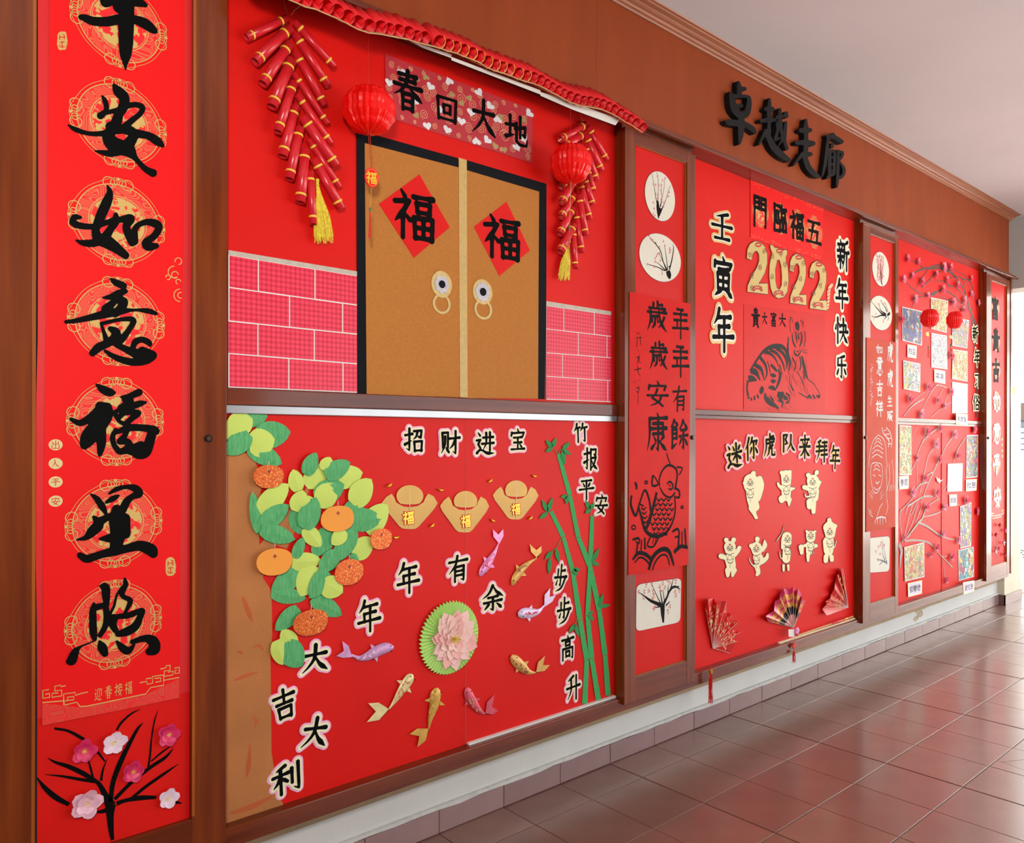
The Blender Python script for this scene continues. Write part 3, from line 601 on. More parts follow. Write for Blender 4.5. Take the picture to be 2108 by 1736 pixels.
def patmat(name, c1, c2, scale, thr=0.5, kind='voronoi', soft=0.04, rough=.45, metal=0.0):
    m = bpy.data.materials.new(name); m.use_nodes = True; N = m.node_tree.nodes; L = m.node_tree.links; b = N['Principled BSDF']
    tc = N.new('ShaderNodeTexCoord')
    if kind == 'voronoi': t = N.new('ShaderNodeTexVoronoi'); t.feature = 'DISTANCE_TO_EDGE'; t.inputs['Scale'].default_value = scale; o = t.outputs['Distance']
    elif kind == 'rings':
        t = N.new('ShaderNodeTexNoise'); t.inputs['Scale'].default_value = scale; t.inputs['Detail'].default_value = 0; mm = N.new('ShaderNodeMath'); mm.operation = 'MULTIPLY'; mm.inputs[1].default_value = 14
        m2 = N.new('ShaderNodeMath'); m2.operation = 'FRACT'; L.new(t.outputs[0], mm.inputs[0]); L.new(mm.outputs[0], m2.inputs[0]); o = m2.outputs[0]
    else: t = N.new('ShaderNodeTexNoise'); t.inputs['Scale'].default_value = scale; t.inputs['Detail'].default_value = 3; o = t.outputs[0]
    L.new(tc.outputs['Object'], t.inputs[0]); cr = N.new('ShaderNodeValToRGB'); L.new(o, cr.inputs[0])
    cr.color_ramp.elements[0].position = thr-soft; cr.color_ramp.elements[1].position = thr+soft
    cr.color_ramp.elements[0].color = (*c1, 1); cr.color_ramp.elements[1].color = (*c2, 1)
    L.new(cr.outputs[0], b.inputs['Base Color']); b.inputs['Roughness'].default_value = rough; b.inputs['Metallic'].default_value = metal
    MATS[name] = m; return m
GOLD, RED = sr(220, 182, 104), sr(250, 30, 36)
M_rdisc = patmat('roundel_print', RED, GOLD, 42, 0.5, 'noise', .02)
M_rring = patmat('roundel_filigree', RED, sr(236, 110, 70), 26, 0.5, 'rings', .12)
def roundel(cx, cz, rx, rz, y, parent, fine=True, gold=None, lines=1.0):
    g = gold or M_gold; e = 0.0002
    if fine:
        V, F = disc(cx, cz, rx*.84, rz*.84, y-e, e*.5, 40); mob('roundel_print', V, F, M_rring, parent)
        V, F = disc(cx, cz, rx*.56, rz*.56, y-2*e, e*.5, 36); mob('roundel_print', V, F, M_rdisc, parent)
    parts = []
    def ring(fn, w, n=96, k=3): parts.append(ribbon([(cx+rx*fn(2*PI*i/n)[0], cz+rz*fn(2*PI*i/n)[1], w*lines) for i in range(n+1)], y-e*k))
    ring(lambda t: (.86*math.cos(t), .86*math.sin(t)), .0013); ring(lambda t: (.60*math.cos(t), .60*math.sin(t)), .0010); ring(lambda t: (.56*math.cos(t), .56*math.sin(t)), .0005)
    def sc(t): r = .93+.05*abs(math.cos(2*t))**6*1.6-.0; return (r*math.cos(t), r*math.sin(t))
    ring(sc, .0006, k=4)
    for q in range(4):                                             # interlaced loops at the four points
        a0 = q*PI/2
        for s, rr, dd in ((-1, .12, .22), (1, .12, .22), (-1, .07, .10), (1, .07, .10)):
            a = a0+s*dd; c0, c1 = .90*math.cos(a), .90*math.sin(a)
            parts.append(ribbon([(cx+rx*(c0+rr*math.cos(2*PI*i/18)), cz+rz*(c1+rr*math.sin(2*PI*i/18)), .0011*lines) for i in range(19)], y-e*(5+q)))
        c0, c1 = .98*math.cos(a0), .98*math.sin(a0); r_ = .045
        parts.append(([(cx+rx*(c0+r_*math.cos(k*PI/2)), y-e*9, cz+rz*(c1+r_*math.sin(k*PI/2))) for k in range(4)], [(3, 2, 1, 0)]))
    V, F = join(parts); return mob('roundel', V, F, g, parent)
ys = YB-0.0016
RC = [(247, 48), (246, 254), (243, 458), (242, 662), (240, 868), (237, 1078), (236, 1285)]
names = ['ping', 'an', 'ru', 'yi', 'fu', 'xing', 'zhao']
for (u, v) in RC:
    cx, cz = W(u, v, ys); rx = (W(u+99, v, ys)[0]-W(u-99, v, ys)[0])/2; roundel(cx, cz, rx, rx*.985, ys, banner)
yk = ys-0.0022
for i, nme in enumerate(names):
    (ox, oy), spec = BIG[nme]; sp = crop_px(spec, ox, oy)
    L = gloops('big_'+nme, 0, (0,), 1.1, spec=sp)[0]
    plate('brush_character', [px(l, yk) for l in L], yk, 0.0012, M_ink, banner)
# seals, small discs, scrolls
for (u, v, rw, rh, ch) in ((128, 84, 10.5, 20, '安'), (351, 1167, 11, 19, '花')):
    rg = random.Random(u); pts = [(u+rw*(0.9+.16*rg.random())*math.copysign(abs(math.cos(t))**.6, math.cos(t)), v+rh*(0.92+.12*rg.random())*math.copysign(abs(math.sin(t))**.7, math.sin(t))) for t in [k*2*PI/22 for k in range(22)]]
    plate('gold_seal', [px(pts, ys)], ys-.0003, .0003, M_gold, banner)
    V, F = lines_px([[(u-5, v-12), (u-5, v-2)], [(u+1, v-13), (u+5, v-11), (u+4, v-3)], [(u-4, v-7), (u+5, v-8)], [(u-5, v+3), (u+5, v+2)], [(u, v+2), (u, v+14)], [(u-6, v+8), (u-3, v+13), (u+5, v+12)]], ys-.0005, .8); mob('seal_marks', V, F, M_redp, banner)
for (v, ch) in ((916, '出'), (954.5, '入'), (992.5, '平'), (1032, '安')):
    cx, cz = W(114.5, v, ys); rx = (W(129, v, ys)[0]-W(100, v, ys)[0])/2; V, F = disc(cx, cz, rx, rx*.9, ys-.0003, .0003, 26); mob('gold_disc', V, F, mat('pale_gold', sr(226, 210, 150), rough=.5, var=.02), banner)
    flat_glyph(ch, 114.5, v, 19, 17, ys-.0005, M_redp, banner, w=3.6)
for k, ch in enumerate('迎春接福'):
    flat_glyph(ch, 202.5+k*20.7, 1429.5-k*4.4, 16, 27, ys-.0004, M_gold, banner, w=3.6)
Cc = [[(87, 1447), (133, 1443), (133, 1452), (158, 1446), (165, 1455), (180, 1454), (300, 1429), (310, 1416), (337, 1411), (337, 1401), (369, 1395)],
      [(181, 1425), (167, 1428), (155, 1432), (155, 1426), (131, 1429), (131, 1452)], [(135, 1443), (152, 1441), (152, 1434), (139, 1436), (139, 1440)],
      [(135, 1412), (125, 1414), (125, 1411), (113, 1413), (113, 1423), (127, 1421), (127, 1433), (107, 1436), (107, 1428), (120, 1427)], [(101, 1420), (88, 1422), (88, 1438), (102, 1436), (102, 1428), (93, 1430)],
      [(288, 1406), (302, 1403), (303, 1409), (314, 1407), (314, 1393), (337, 1390), (337, 1404)], [(300, 1398), (312, 1396)], [(318, 1397), (331, 1396), (331, 1403), (320, 1405)],
      [(330, 1378), (342, 1375), (342, 1371), (350, 1370), (350, 1380), (338, 1382), (338, 1393), (356, 1390), (356, 1382), (346, 1384)], [(359, 1376), (369, 1374), (369, 1386), (360, 1387), (360, 1381), (364, 1380)]]
V, F = lines_px([[(a, b, 1.1) for a, b in s] for s in Cc], ys-.0003, sm=False); mob('key_fret', V, F, M_gold, banner)
cl = []
for (a, b, r, t0, t1) in ((367, 538, 7, -1.5, 3.4), (358, 560, 12, 1.5, 5.3), (360, 566, 7, 0, 5.4), (346, 571, 5, -2, 3.2), (367, 580, 5, 0, 4.5), (371, 608, 13, 1.6, 4.7), (372, 608, 6, 1.2, 5.0)):
    cl.append([(a+r*math.cos(t), b-r*math.sin(t), .9) for t in np.linspace(t0, t1, 12)])
V, F = lines_px(cl, ys-.0003, sm=False); mob('cloud_scroll', V, F, M_gold, banner)
plate('brocade_band', [px([(87, 1449), (133, 1453), (165, 1457), (300, 1431), (337, 1412), (369, 1398), (369, 1437), (250, 1462), (87, 1494)], ys)], ys-.0001, .0001, patmat('brocade_print', sr(244, 44, 44), sr(232, 74, 56), 22, .5, 'rings', .1), banner)
# painted plum branch on the lower red sheet
yc = YN-0.0006
BR = [[(232, 1730, 3), (229, 1710, 5), (227, 1680, 7), (228, 1658, 10)], [(228, 1660, 10), (218, 1640, 6), (205, 1616, 4), (192, 1604, 3)], [(192, 1606, 4), (170, 1592, 4.5), (140, 1578, 4), (115, 1570, 2.5), (98, 1561, .5)], [(196, 1610, 3), (160, 1604, 3), (125, 1598, 2), (92, 1595, .4)],
      [(192, 1604, 2), (186, 1580, 2), (181, 1563, .8)], [(208, 1608, 2.5), (212, 1585, 2), (221, 1562, .4)], [(216, 1568, 1.5), (204, 1552, 2), (190, 1535, 1.5)], [(188, 1532, 2), (165, 1518, 3), (140, 1505, 2.5), (112, 1500, 2.5)],
      [(228, 1650, 4), (233, 1610, 5), (250, 1565, 5.5), (270, 1525, 4), (284, 1500, 3), (295, 1488, .4)], [(240, 1504, 2), (250, 1488, 2.5), (270, 1470, 2), (290, 1460, .4)], [(236, 1646, 4), (270, 1612, 4), (310, 1580, 4), (340, 1560, 3.5), (358, 1540, .4)],
      [(304, 1588, 2), (309, 1555, 2), (312, 1520, 1.5), (318, 1485, 1.5), (325, 1463, .4)], [(311, 1568, 1.5), (335, 1548, 2), (361, 1530, .4)], [(240, 1655, 5), (260, 1648, 4), (290, 1643, 5), (322, 1642, 3)], [(270, 1645, 3.5), (300, 1620, 3.5), (340, 1592, 3), (368, 1573, .4)],
      [(352, 1646, 2), (362, 1652, 3), (374, 1654, 1)], [(228, 1665, 6), (210, 1671, 4), (192, 1672, 1)], [(76, 1601, 1), (92, 1622, 4), (115, 1642, 5), (142, 1657, 3.5)]]
V, F = lines_px(BR, yc-.0004); pb = mob('painted_branch', V, F, M_ink, door_o[0])
# ---------------------------------------------------------------- wide panel 1, upper half: the paper gate
Y1 = YP-0.0008
def cr(ox, oy, k): return lambda pts: [(ox+a/k, oy+b/k) for a, b in pts]
def at(u, v, y): x, z = W(u, v, y); return (x, y, z)
M_jute = mat('brown_jute_cloth', sr(190, 122, 56), rough=.75, var=.05, scale=160, bump=.12, bscale=400, spec=.2)
M_goldc = mat('pale_gold_ribbon', sr(206, 172, 104), rough=.5, var=.05, scale=60)
M_navy = mat('black_felt', sr(16, 19, 25), rough=.75, var=.04, spec=.15)
gate = thing('paper_gate', at(940, 815, Y1), 'brown cloth double gate with black surround stuck on the red panel between pink bricks', 'paper gate')
plate('gate_surround', [px([(734, 264), (780, 280), (943, 325.5), (943, 330), (962, 330), (1125, 378.6), (1124.8, 600), (1121.6, 822), (1107.5, 821.5), (1109.4, 395), (962, 350.7), (942, 345), (780, 303), (752.5, 294), (753.5, 560), (756, 812), (736, 811), (734.5, 560)], Y1-.0012)], Y1-.0012, .0012, M_navy, gate)
plate('gate_leaf', [px([(751, 295), (780, 302), (945, 345), (946, 818), (850, 815), (755, 812)], Y1-.0024)], Y1-.0024, .0011, M_jute, gate)
plate('gate_leaf', [px([(960, 350), (1040, 374), (1110, 394.5), (1108.5, 600), (1107.7, 821), (961, 820)], Y1-.0024)], Y1-.0024, .0011, M_jute, gate)
plate('centre_strip', [px([(944.5, 324.5), (961, 329.5), (961.5, 560), (962.6, 819), (947, 818), (945.8, 560)], Y1-.0036)], Y1-.0036, .0011, M_goldc, gate)
M_silver = mat('silver_glitter_card', sr(196, 190, 196), rough=.35, metal=.35, var=.12, scale=200)
M_goldl = mat('pale_gold_card', sr(214, 184, 118), rough=.5, var=.06, scale=90)
for (u, v, rx, ry, ru, rv) in ((907.7, 586, 21, 27.5, 907.9, 626), (992, 601.6, 20, 26, 993.5, 637.5)):
    h = mob('door_knocker', *disc(*W(u, v, Y1), (W(u+rx, v, Y1)[0]-W(u-rx, v, Y1)[0])/2, (W(u, v-ry, Y1)[1]-W(u, v+ry, Y1)[1])/2, Y1-.0055, .003, 36), M_goldl, gate)
    cx, cz = W(ru, rv, Y1); r0 = (W(ru+18.2, rv, Y1)[0]-W(ru-18.2, rv, Y1)[0])/2; r1 = (W(ru, rv-21, Y1)[1]-W(ru, rv+21, Y1)[1])/2
    lo = [[(cx+r0*s*math.cos(2*PI*k/40), cz+r1*s*math.sin(2*PI*k/40)) for k in range(40)] for s in (1, .76)]
    plate('knocker_ring', lo, Y1-.0048, .002, M_goldl, h)
    cx, cz = W(u, v, Y1); q = (W(u+14.8, v, Y1)[0]-W(u-14.8, v, Y1)[0])/2; q2 = q*1.03
    plate('flower_disc', [[(cx+q*(.86+.16*abs(math.cos(4*t+.4)))*math.cos(t), cz+q2*(.86+.16*abs(math.cos(4*t+.4)))*math.sin(t)) for t in [2*PI*k/64 for k in range(64)]]], Y1-.007, .0014, M_silver, h)
    V, F = disc(cx, cz, q*.44, q2*.42, Y1-.0088, .0016, 24); mob('black_dot', V, F, M_navy, h)
DIA = [([(863.5, 359), (926, 468), (852, 531), (780, 420)], (854.5, 445), 88, 102, 'left'), ([(1043, 415.5), (1091, 515.5), (1028, 568.7), (975.5, 466.8)], (1035, 490), 78, 90, 'right')]
for pts, c, w, h, s in DIA:
    t = thing('fortune_diamond', at(*pts[2], Y1), 'red paper diamond with a black brushed fortune character on the %s gate leaf' % s, 'paper diamond', 'fortune diamonds')
    plate('diamond_sheet', [px(pts, Y1-.0034)], Y1-.0034, .0008, M_redp, t)
    plate('brush_character', place(gloops('福', 5.6)[0], c[0], c[1], w, h, Y1-.0038), Y1-.0040, .0005, M_ink, t)
# heart paper strip with four characters
M_heart = mat('swirl_wrapping_paper', sr(190, 52, 62), rough=.45, var=.05, scale=14, spec=.4)
hb = thing('heart_strip', at(945, 290, Y1), 'pinkish red gift paper strip with hearts and gold swirls above the gate', 'paper strip')
plate('paper_strip', [px([(792.5, 111.6), (1096.5, 225.8), (1094.8, 336), (795, 241)], Y1)], Y1-.0012, .0011, M_heart, hb)
rg = random.Random(5); sw = []; ca = np.array
def hp(a, b): p0, p1, p2, p3 = ca((792.5, 111.6)), ca((1096.5, 225.8)), ca((1094.8, 336)), ca((795, 241)); return (p0*(1-a)+p1*a)*(1-b)+(p3*(1-a)+p2*a)*b
cell = [(i/13, j/5) for i in range(13) for j in range(5)]
for i, j in cell:
    a, b = i+rg.uniform(.02, .06), j+rg.uniform(.03, .17); c = hp(min(a, .97), min(b, .93)); r = rg.uniform(8, 14); ph = rg.uniform(0, 6); dr = rg.choice((-1, 1))
    r = min(r, 19*(.5-abs(b-.5))*2+3)
    s = []
    for t in np.linspace(0, 4.4*PI, 22):
        q = r*(1-t/(4.6*PI)); s.append((c[0]+q*.8*math.cos(ph+dr*t), c[1]+q*math.sin(ph+dr*t)+q*.8*math.cos(ph+dr*t)*.33, .6))
    sw.append(s)
V, F = lines_px(sw, Y1-.0014, sm=False); tag(mob('gold_swirls', V, F, mat('swirl_gold', sr(232, 176, 132), rough=.4, var=.05), hb), kind='stuff')
M_foil = mat('silver_foil', sr(236, 236, 240), rough=.35, metal=.1, var=.04); M_hg = mat('olive_gold_print', sr(176, 150, 96), rough=.5)
def heart(u, v, s, rot, m, y):
    L = []
    for t in np.linspace(0, 2*PI, 22, endpoint=False):
        x = 16*math.sin(t)**3/17; z = (13*math.cos(t)-5*math.cos(2*t)-2*math.cos(3*t)-math.cos(4*t))/17
        L.append((s*(x*math.cos(rot)-z*math.sin(rot)), -s*(x*math.sin(rot)+z*math.cos(rot))))
    plate('heart', [px([(u+a, v+b+a*.33) for a, b in L], y)], y-.0003, .0003, m, hb)
k6 = cr(780, 0, 3.764)
for k, (a, b) in enumerate([(175, 560), (80, 640), (400, 670), (545, 630), (775, 715), (860, 820), (715, 870), (920, 925), (640, 940), (530, 1005), (840, 1085), (755, 1095), (1070, 1140), (1165, 878), (480, 850), (275, 790), (1120, 1075), (375, 975)]):
    heart(*k6([(a, b)])[0], 9.5, rg.uniform(-.9, .9)+(PI if k % 4 == 3 else 0), M_foil, Y1-.0016)
for (a, b) in [(290, 610), (365, 600), (640, 800), (290, 895), (565, 730), (945, 905), (700, 760), (900, 1130), (970, 1160), (1120, 930)]:
    heart(*k6([(a, b)])[0], 7.5, rg.uniform(-.8, .8)+PI*(a % 2), M_hg, Y1-.0016)
for ch, u, v, w, h, lab in (('春', 839.8, 187, 66, 84, 'first, meaning spring, beside the lantern'), ('回', 920.3, 223.5, 52, 60, 'second, a square within a square'), ('大', 995.7, 244, 58, 80, 'third, like a striding figure'), ('地', 1064.5, 268, 48, 68, 'last, nearest the right firecrackers')):
    L = place(gloops(ch, 5.4)[0], u, v, w, h, Y1-.003)
    tag(plate('paper_character', L, Y1-.0036, .0018, M_black, None, loc=at(u, v, Y1)), 'black cut-out character on the heart strip, '+lab, 'paper character', 'black characters on the heart strip')
# pink paper bricks
def brickmat():
    m = bpy.data.materials.new('scale_pattern_paper'); m.use_nodes = True; N = m.node_tree.nodes; L = m.node_tree.links; b = N['Principled BSDF']
    tc = N.new('ShaderNodeTexCoord'); vo = N.new('ShaderNodeTexVoronoi'); vo.inputs['Scale'].default_value = 62; vo.inputs['Randomness'].default_value = 0.05; L.new(tc.outputs['Object'], vo.inputs[0])
    mp = N.new('ShaderNodeMapping'); mp.inputs['Rotation'].default_value = (0, 0.0, 0); L.new(tc.outputs['Object'], mp.inputs[0]); L.new(mp.outputs[0], vo.inputs[0])
    cr_ = N.new('ShaderNodeValToRGB'); L.new(vo.outputs['Distance'], cr_.inputs[0]); e = cr_.color_ramp.elements
    e[0].position = .1; e[0].color = (*sr(248, 70, 104), 1); e[1].position = .62; e[1].color = (*sr(206, 18, 48), 1); e.new(.42).color = (*sr(238, 42, 76), 1)
    L.new(cr_.outputs[0], b.inputs['Base Color']); b.inputs['Roughness'].default_value = .4; return m
M_brick = brickmat()
M_cap = mat('silver_paper_cap', sr(196, 186, 170), rough=.45, var=.08, scale=30)
def lerp(p, q, t): return (p[0]+(q[0]-p[0])*t, p[1]+(q[1]-p[1])*t)
def bricks(XL, XR, YL, YR, rowsx, cap, label, j=1.3):
    t = thing('paper_brick_wall', at((XL+XR)/2, YL[-1], Y1), label, 'paper brick wall', 'paper brick walls')
    plate('white_backing', [px([(XL, cap[0]+1), (XR, cap[1]+1), (XR, YR[-1]+1), (XL, YL[-1]+1)], Y1)], Y1-.0011, .001, M_white, t)
    plate('silver_cap', [px([(XL, cap[0]), (XR, cap[1]), (XR, YR[0]), (XL, YL[0])], Y1)], Y1-.0016, .0005, M_cap, t)
    for r, xs_ in enumerate(rowsx):
        for a, b in zip(xs_, xs_[1:]):
            ta, tb = (a-XL)/(XR-XL), (b-XL)/(XR-XL)
            def yl(tt, rr): return YL[rr]+(YR[rr]-YL[rr])*tt
            e = j if a != xs_[0] else (0.4 if r == 2 else 3.0 if XL < 600 else .4); e2 = j if b != xs_[-1] else .3
            plate('brick', [px([(a+e, yl(ta, r)+j), (b-e2, yl(tb, r)+j), (b-e2, yl(tb, r+1)-j), (a+e, yl(ta, r+1)-j)], Y1)], Y1-.002, .0008, M_brick, t)
bricks(469.5, 734.5, [525, 592, 661, 728, 797], [568, 628.4, 688.3, 749.2, 808], [[469.5, 531.4, 648, 734.5], [469.5, 595.8, 705, 734.5], [469.5, 530.6, 646.7, 734.5], [469.5, 594.2, 705.8, 734.5]], (515, 559), 'pink scale-patterned paper bricks left of the paper gate')
bricks(1124.5, 1257.7, [629.7, 677.4, 726.5, 774.8, 822], [648.4, 692.9, 737, 783.9, 827.4], [[1124.5, 1160.3, 1223, 1257.7], [1124.5, 1190, 1249, 1257.7], [1124.5, 1157.7, 1221, 1257.7], [1124.5, 1189.4, 1250.6, 1257.7]], (620, 641.5), 'pink scale-patterned paper bricks right of the paper gate', j=.8)
# firecracker strings
M_crk = mat('cracker_paper', sr(224, 34, 46), rough=.32, var=.03, scale=40, coat=.3, coatr=.25); M_yel = mat('yellow_band', sr(250, 208, 70), rough=.4, var=.03)
M_tas = mat('yellow_tassel_thread', sr(244, 214, 60), rough=.5, var=.15, scale=90)
M_hole = mat('cracker_inside', sr(150, 14, 22), rough=.6)
def cyl(a, b, r, seg=18, t=.86):
    """open-ended paper tube with wall thickness"""
    a, b = Vector(a), Vector(b); d = (b-a).normalized(); n = d.cross(Vector((0, 1, 0))); n = n if n.length > .01 else d.cross(Vector((1, 0, 0))); n.normalize(); m = d.cross(n); V, F = [], []
    for c, rr in ((a, r), (b, r), (b, r*t), (b-d*r*2.2, r*t)):
        for k in range(seg): V.append(tuple(c+(n*math.cos(2*PI*k/seg)+m*math.sin(2*PI*k/seg))*rr))
    for i in range(3):
        for k in range(seg): F.append((i*seg+k, i*seg+(k+1) % seg, (i+1)*seg+(k+1) % seg, (i+1)*seg+k))
    F.append(tuple(3*seg+k for k in range(seg))); F.append(tuple(range(seg))[::-1]); return V, F
def tassel(t, a, w0, w1, h, y, m, n=26, name='tassel', seed=1, lean=0.0):
    rg = random.Random(seed); parts = []; u, v = a
    for i in range(n):
        k = (i/(n-1)-.5); du = k*w1; l = h*rg.uniform(.86, 1.04); yy = y-.004*rg.random()
        p = [at(u+k*w0*.4, v, yy-.002), at(u+k*w0+lean*.3, v+l*.2, yy-.004), at(u+du*.8+lean*.7+rg.uniform(-1, 1), v+l*.6, yy), at(u+du+lean+rg.uniform(-1.5, 1.5), v+l, yy)]
        parts.append(tube(p, .0011 if n < 20 else .0013, 4))
    V, F = join(parts); return mob(name, V, F, m, t)
def crackers(tubes, y0, label, top, strings, tas, k=1.0):
    t = thing('firecracker_string', at(*top, y0), label, 'firecrackers', 'paper firecracker strings')
    n = len(tubes)
    for i, (a, b, r) in enumerate(tubes):
        rr = (W(a[0], a[1]-r, y0)[1]-W(a[0], a[1]+r, y0)[1])/2; ya = y0-.012-.0035*(i % 5)-rr*.2; yb = ya-.006
        A, B = Vector(at(*a, ya)), Vector(at(*b, yb)); V, F = cyl(A, B, rr)
        c = mob('cracker', V, F, M_crk, t, smooth=False)
        for q in c.data.polygons: q.use_smooth = len(q.vertices) == 4
        d = B-A
        for f in (.13, .84):
            V, F = tube([A+d*f, A+d*(f+.006/d.length*1.1)], rr*1.045, 18); mob('yellow_band', V, F, M_yel, c)
    for s in strings: V, F = tube([at(*p, y0-.01) for p in s], .0012, 5); mob('hanging_cord', V, F, M_goldc, t)
    (u, v), (w0, w1, h), lean = tas
    V, F = tube([at(u, v-12, y0-.02), at(u, v-3, y0-.02), at(u, v+1, y0-.02)], [.006, .005, .007], 10); mob('tassel_knot', V, F, M_tas, t)
    tassel(t, (u, v), w0, w1, h, y0-.02, M_tas, 44, seed=3, lean=lean)
K5 = cr(440, 0, 3.945)
T1 = [((590, 152), (262, 308), 33), ((612, 232), (335, 505), 41), ((612, 360), (398, 682), 40), ((628, 490), (472, 868), 44), ((648, 670), (520, 1072), 36), ((660, 865), (558, 1270), 41), ((698, 1040), (612, 1455), 39), ((742, 1215), (702, 1645), 42), ((782, 1395), (808, 1822), 31),
      ((655, 175), (978, 540), 31), ((660, 275), (928, 700), 35), ((662, 425), (902, 855), 33), ((650, 595), (926, 1005), 27), ((678, 770), (952, 1165), 29), ((722, 950), (995, 1345), 42), ((772, 1130), (1022, 1522), 29), ((812, 1290), (1038, 1695), 39)]
crackers([(K5([a])[0], K5([b])[0], r/3.945) for a, b, r in T1], Y1, 'big string of red paper firecrackers with a yellow tassel, left of the paper gate', (600, 30), [[(582, -4), (585, 8), (591, 23)], [(622, 9), (607, 20), (599, 31)]], ((653.5, 381), (10, 40, 118), 13))
T2 = [((1205, 257), (1153, 287), 7.5), ((1199, 277), (1163, 301), 8), ((1195, 300), (1160, 335), 8), ((1186, 342), (1155, 385), 8), ((1180, 372), (1156.5, 417), 8.5), ((1180, 403), (1155, 447), 8), ((1178, 430), (1152, 482), 8), ((1180, 464), (1152.5, 519), 8.5),
      ((1211, 261), (1249, 329), 6.5), ((1206, 278), (1238.5, 351.5), 7), ((1205, 297), (1228, 372), 7), ((1210, 350), (1222, 393), 6), ((1203, 366), (1220.5, 422), 6.5), ((1194, 374), (1214, 452), 6.5), ((1192, 402), (1206, 485), 6.5), ((1186, 436), (1197.5, 520), 6.5), ((1180, 472), (1184.5, 553), 6)]
crackers(T2, Y1, 'smaller string of red paper firecrackers with a yellow tassel, right of the paper gate', (1205, 250), [[(1205, 257), (1197, 243), (1196, 233), (1202, 231), (1207, 238), (1202, 257)]], ((1172, 498), (6, 24, 78), -11))
# lanterns
M_lan = mat('red_plastic_lantern', sr(252, 8, 4), rough=.35, var=.02, spec=.4, coat=.2)
def lantern(u, v, ru, rv, y, top, label, drop, plaque=None, seed=0):
    c = Vector(at(u, v, y)); rx = 1; rz = (W(u, v-rv, y)[1]-W(u, v+rv, y)[1])/2; rx = rz*ru/rv
    t = thing('paper_lantern', tuple(c), label, 'lantern', 'round red honeycomb lanterns')
    V, F = [], []; nu, nv = 96, 20; rg = random.Random(seed)
    lob = [rg.uniform(.97, 1.03) for _ in range(24)]
    for j in range(nv+1):
        ph = PI*j/nv
        for i in range(nu):
            th = 2*PI*i/nu; ple = .94+.06*(1-abs(((i/nu*24) % 1)-.5)*2)**.6; s = math.sin(ph)**.75*(1+.035*math.cos(ph*10)); r = rx*ple*s*lob[int(i/nu*24) % 24]
            V.append((c[0]+r*math.cos(th), c[1]+r*math.sin(th), c[2]+rz*math.cos(ph)*(1-.06*math.cos(th*12)*s)))
    for j in range(nv):
        for i in range(nu): F.append((j*nu+i, (j+1)*nu+i, (j+1)*nu+(i+1) % nu, j*nu+(i+1) % nu))
    mob('lantern_globe', V, F, M_lan, t)
    mc = mat('red_cord', sr(220, 40, 34), rough=.5); cz = .0008
    V, F = tube([at(*top, y), tuple(c+Vector((0, 0, rz*.9)))], cz, 5); mob('hanging_cord', V, F, mc, t)
    bot = tuple(c-Vector((0, 0, rz*.9)))
    if plaque:
        pu, pv, pr = plaque; pc = at(pu, pv, y); r = (W(pu, pv-pr, y)[1]-W(pu, pv+pr, y)[1])/2
        for s in (-1, 1): V, F = tube([(bot[0]+s*.004, bot[1], bot[2]), (pc[0]+s*.001, y, pc[2]+r)], cz, 5); mob('hanging_cord', V, F, mc, t)
        V, F = disc(pc[0], pc[2], r*.82, r, y-.002, .004, 28); pl = mob('round_plaque', V, F, M_lan, t)
        V, F = join([ribbon([(pc[0]+r*.70*math.cos(a), pc[2]+r*.86*math.sin(a), .0006) for a in np.linspace(0, 2*PI, 40)], y-.0024)]); mob('gold_rim', V, F, M_gold, pl)
        plate('gold_character', place(gloops('福', 6)[0], pu, pv, pr*1.1, pr*1.25, y-.003), y-.0034, .001, mat('bright_gold', sr(250, 206, 60), rough=.35, metal=.3), pl)
        bot = (pc[0], y, pc[2]-r)
    V, F = tube([bot, at(*drop[0], y)], .001, 5); mob('gold_cord', V, F, M_goldc, t)
    V, F = tube([at(drop[0][0], drop[0][1]-4, y), at(*drop[0], y), at(drop[0][0], drop[0][1]+4, y)], [.0025, .004, .0025], 8); mob('bead', V, F, mat('green_bead', sr(70, 130, 80), rough=.3), t)
    pr = []
    for i in range(6): k = i-2.5; pr.append(tube([at(drop[0][0]+k*.3, drop[0][1]+4, y), at(drop[1][0]+k*1.0, drop[1][1]+(i % 3), y)], .0008, 4))
    V, F = join(pr); mob('small_tassel', V, F, mc, t)
lantern(759.5, 227, 54, 46, YP-.10, (758, 62), 'large round red lantern hanging at the top left corner of the paper gate', ((762, 432), (761, 490)), (765, 366, 20), 1)
lantern(1175.5, 337, 43, 38.5, YP-.125, (1174, 207), 'round red lantern hanging in front of the right firecracker string', ((1172, 470), (1170.5, 512)), None, 2)
# tube roof
roof = thing('paper_tube_roof', at(960, 120, -.2), 'row of red paper tubes forming a little tiled roof over the paper gate', 'paper roof')
op = [(628.8, 0), (650, 5), (672, 15), (693.5, 24), (716, 35.5), (736.6, 47), (759.4, 54.5), (783.5, 57), (801, 61), (820, 64.6), (840.5, 68.4), (858, 74.8), (873.5, 78.6)]+k6([(468, 325), (535, 350), (595, 365), (655, 390), (720, 415), (780, 440), (840, 480), (900, 505), (955, 522), (1010, 540), (1080, 570), (1140, 590), (1195, 605), (1250, 625), (1300, 650), (1340, 675), (1390, 700), (1430, 725), (1475, 750), (1530, 770), (1580, 785), (1630, 790), (1680, 800), (1730, 810), (1775, 830), (1820, 850), (1870, 880), (1905, 905), (1945, 925), (1990, 955), (2045, 990)])
op = [(520, -44), (542, -36), (563, -28), (585, -19), (607, -10)]+op
YR = -.235; M_roof = mat('red_card_tube', sr(240, 26, 36), rough=.45, var=.03)
P3 = [Vector(at(u, v, YR)) for u, v in op]
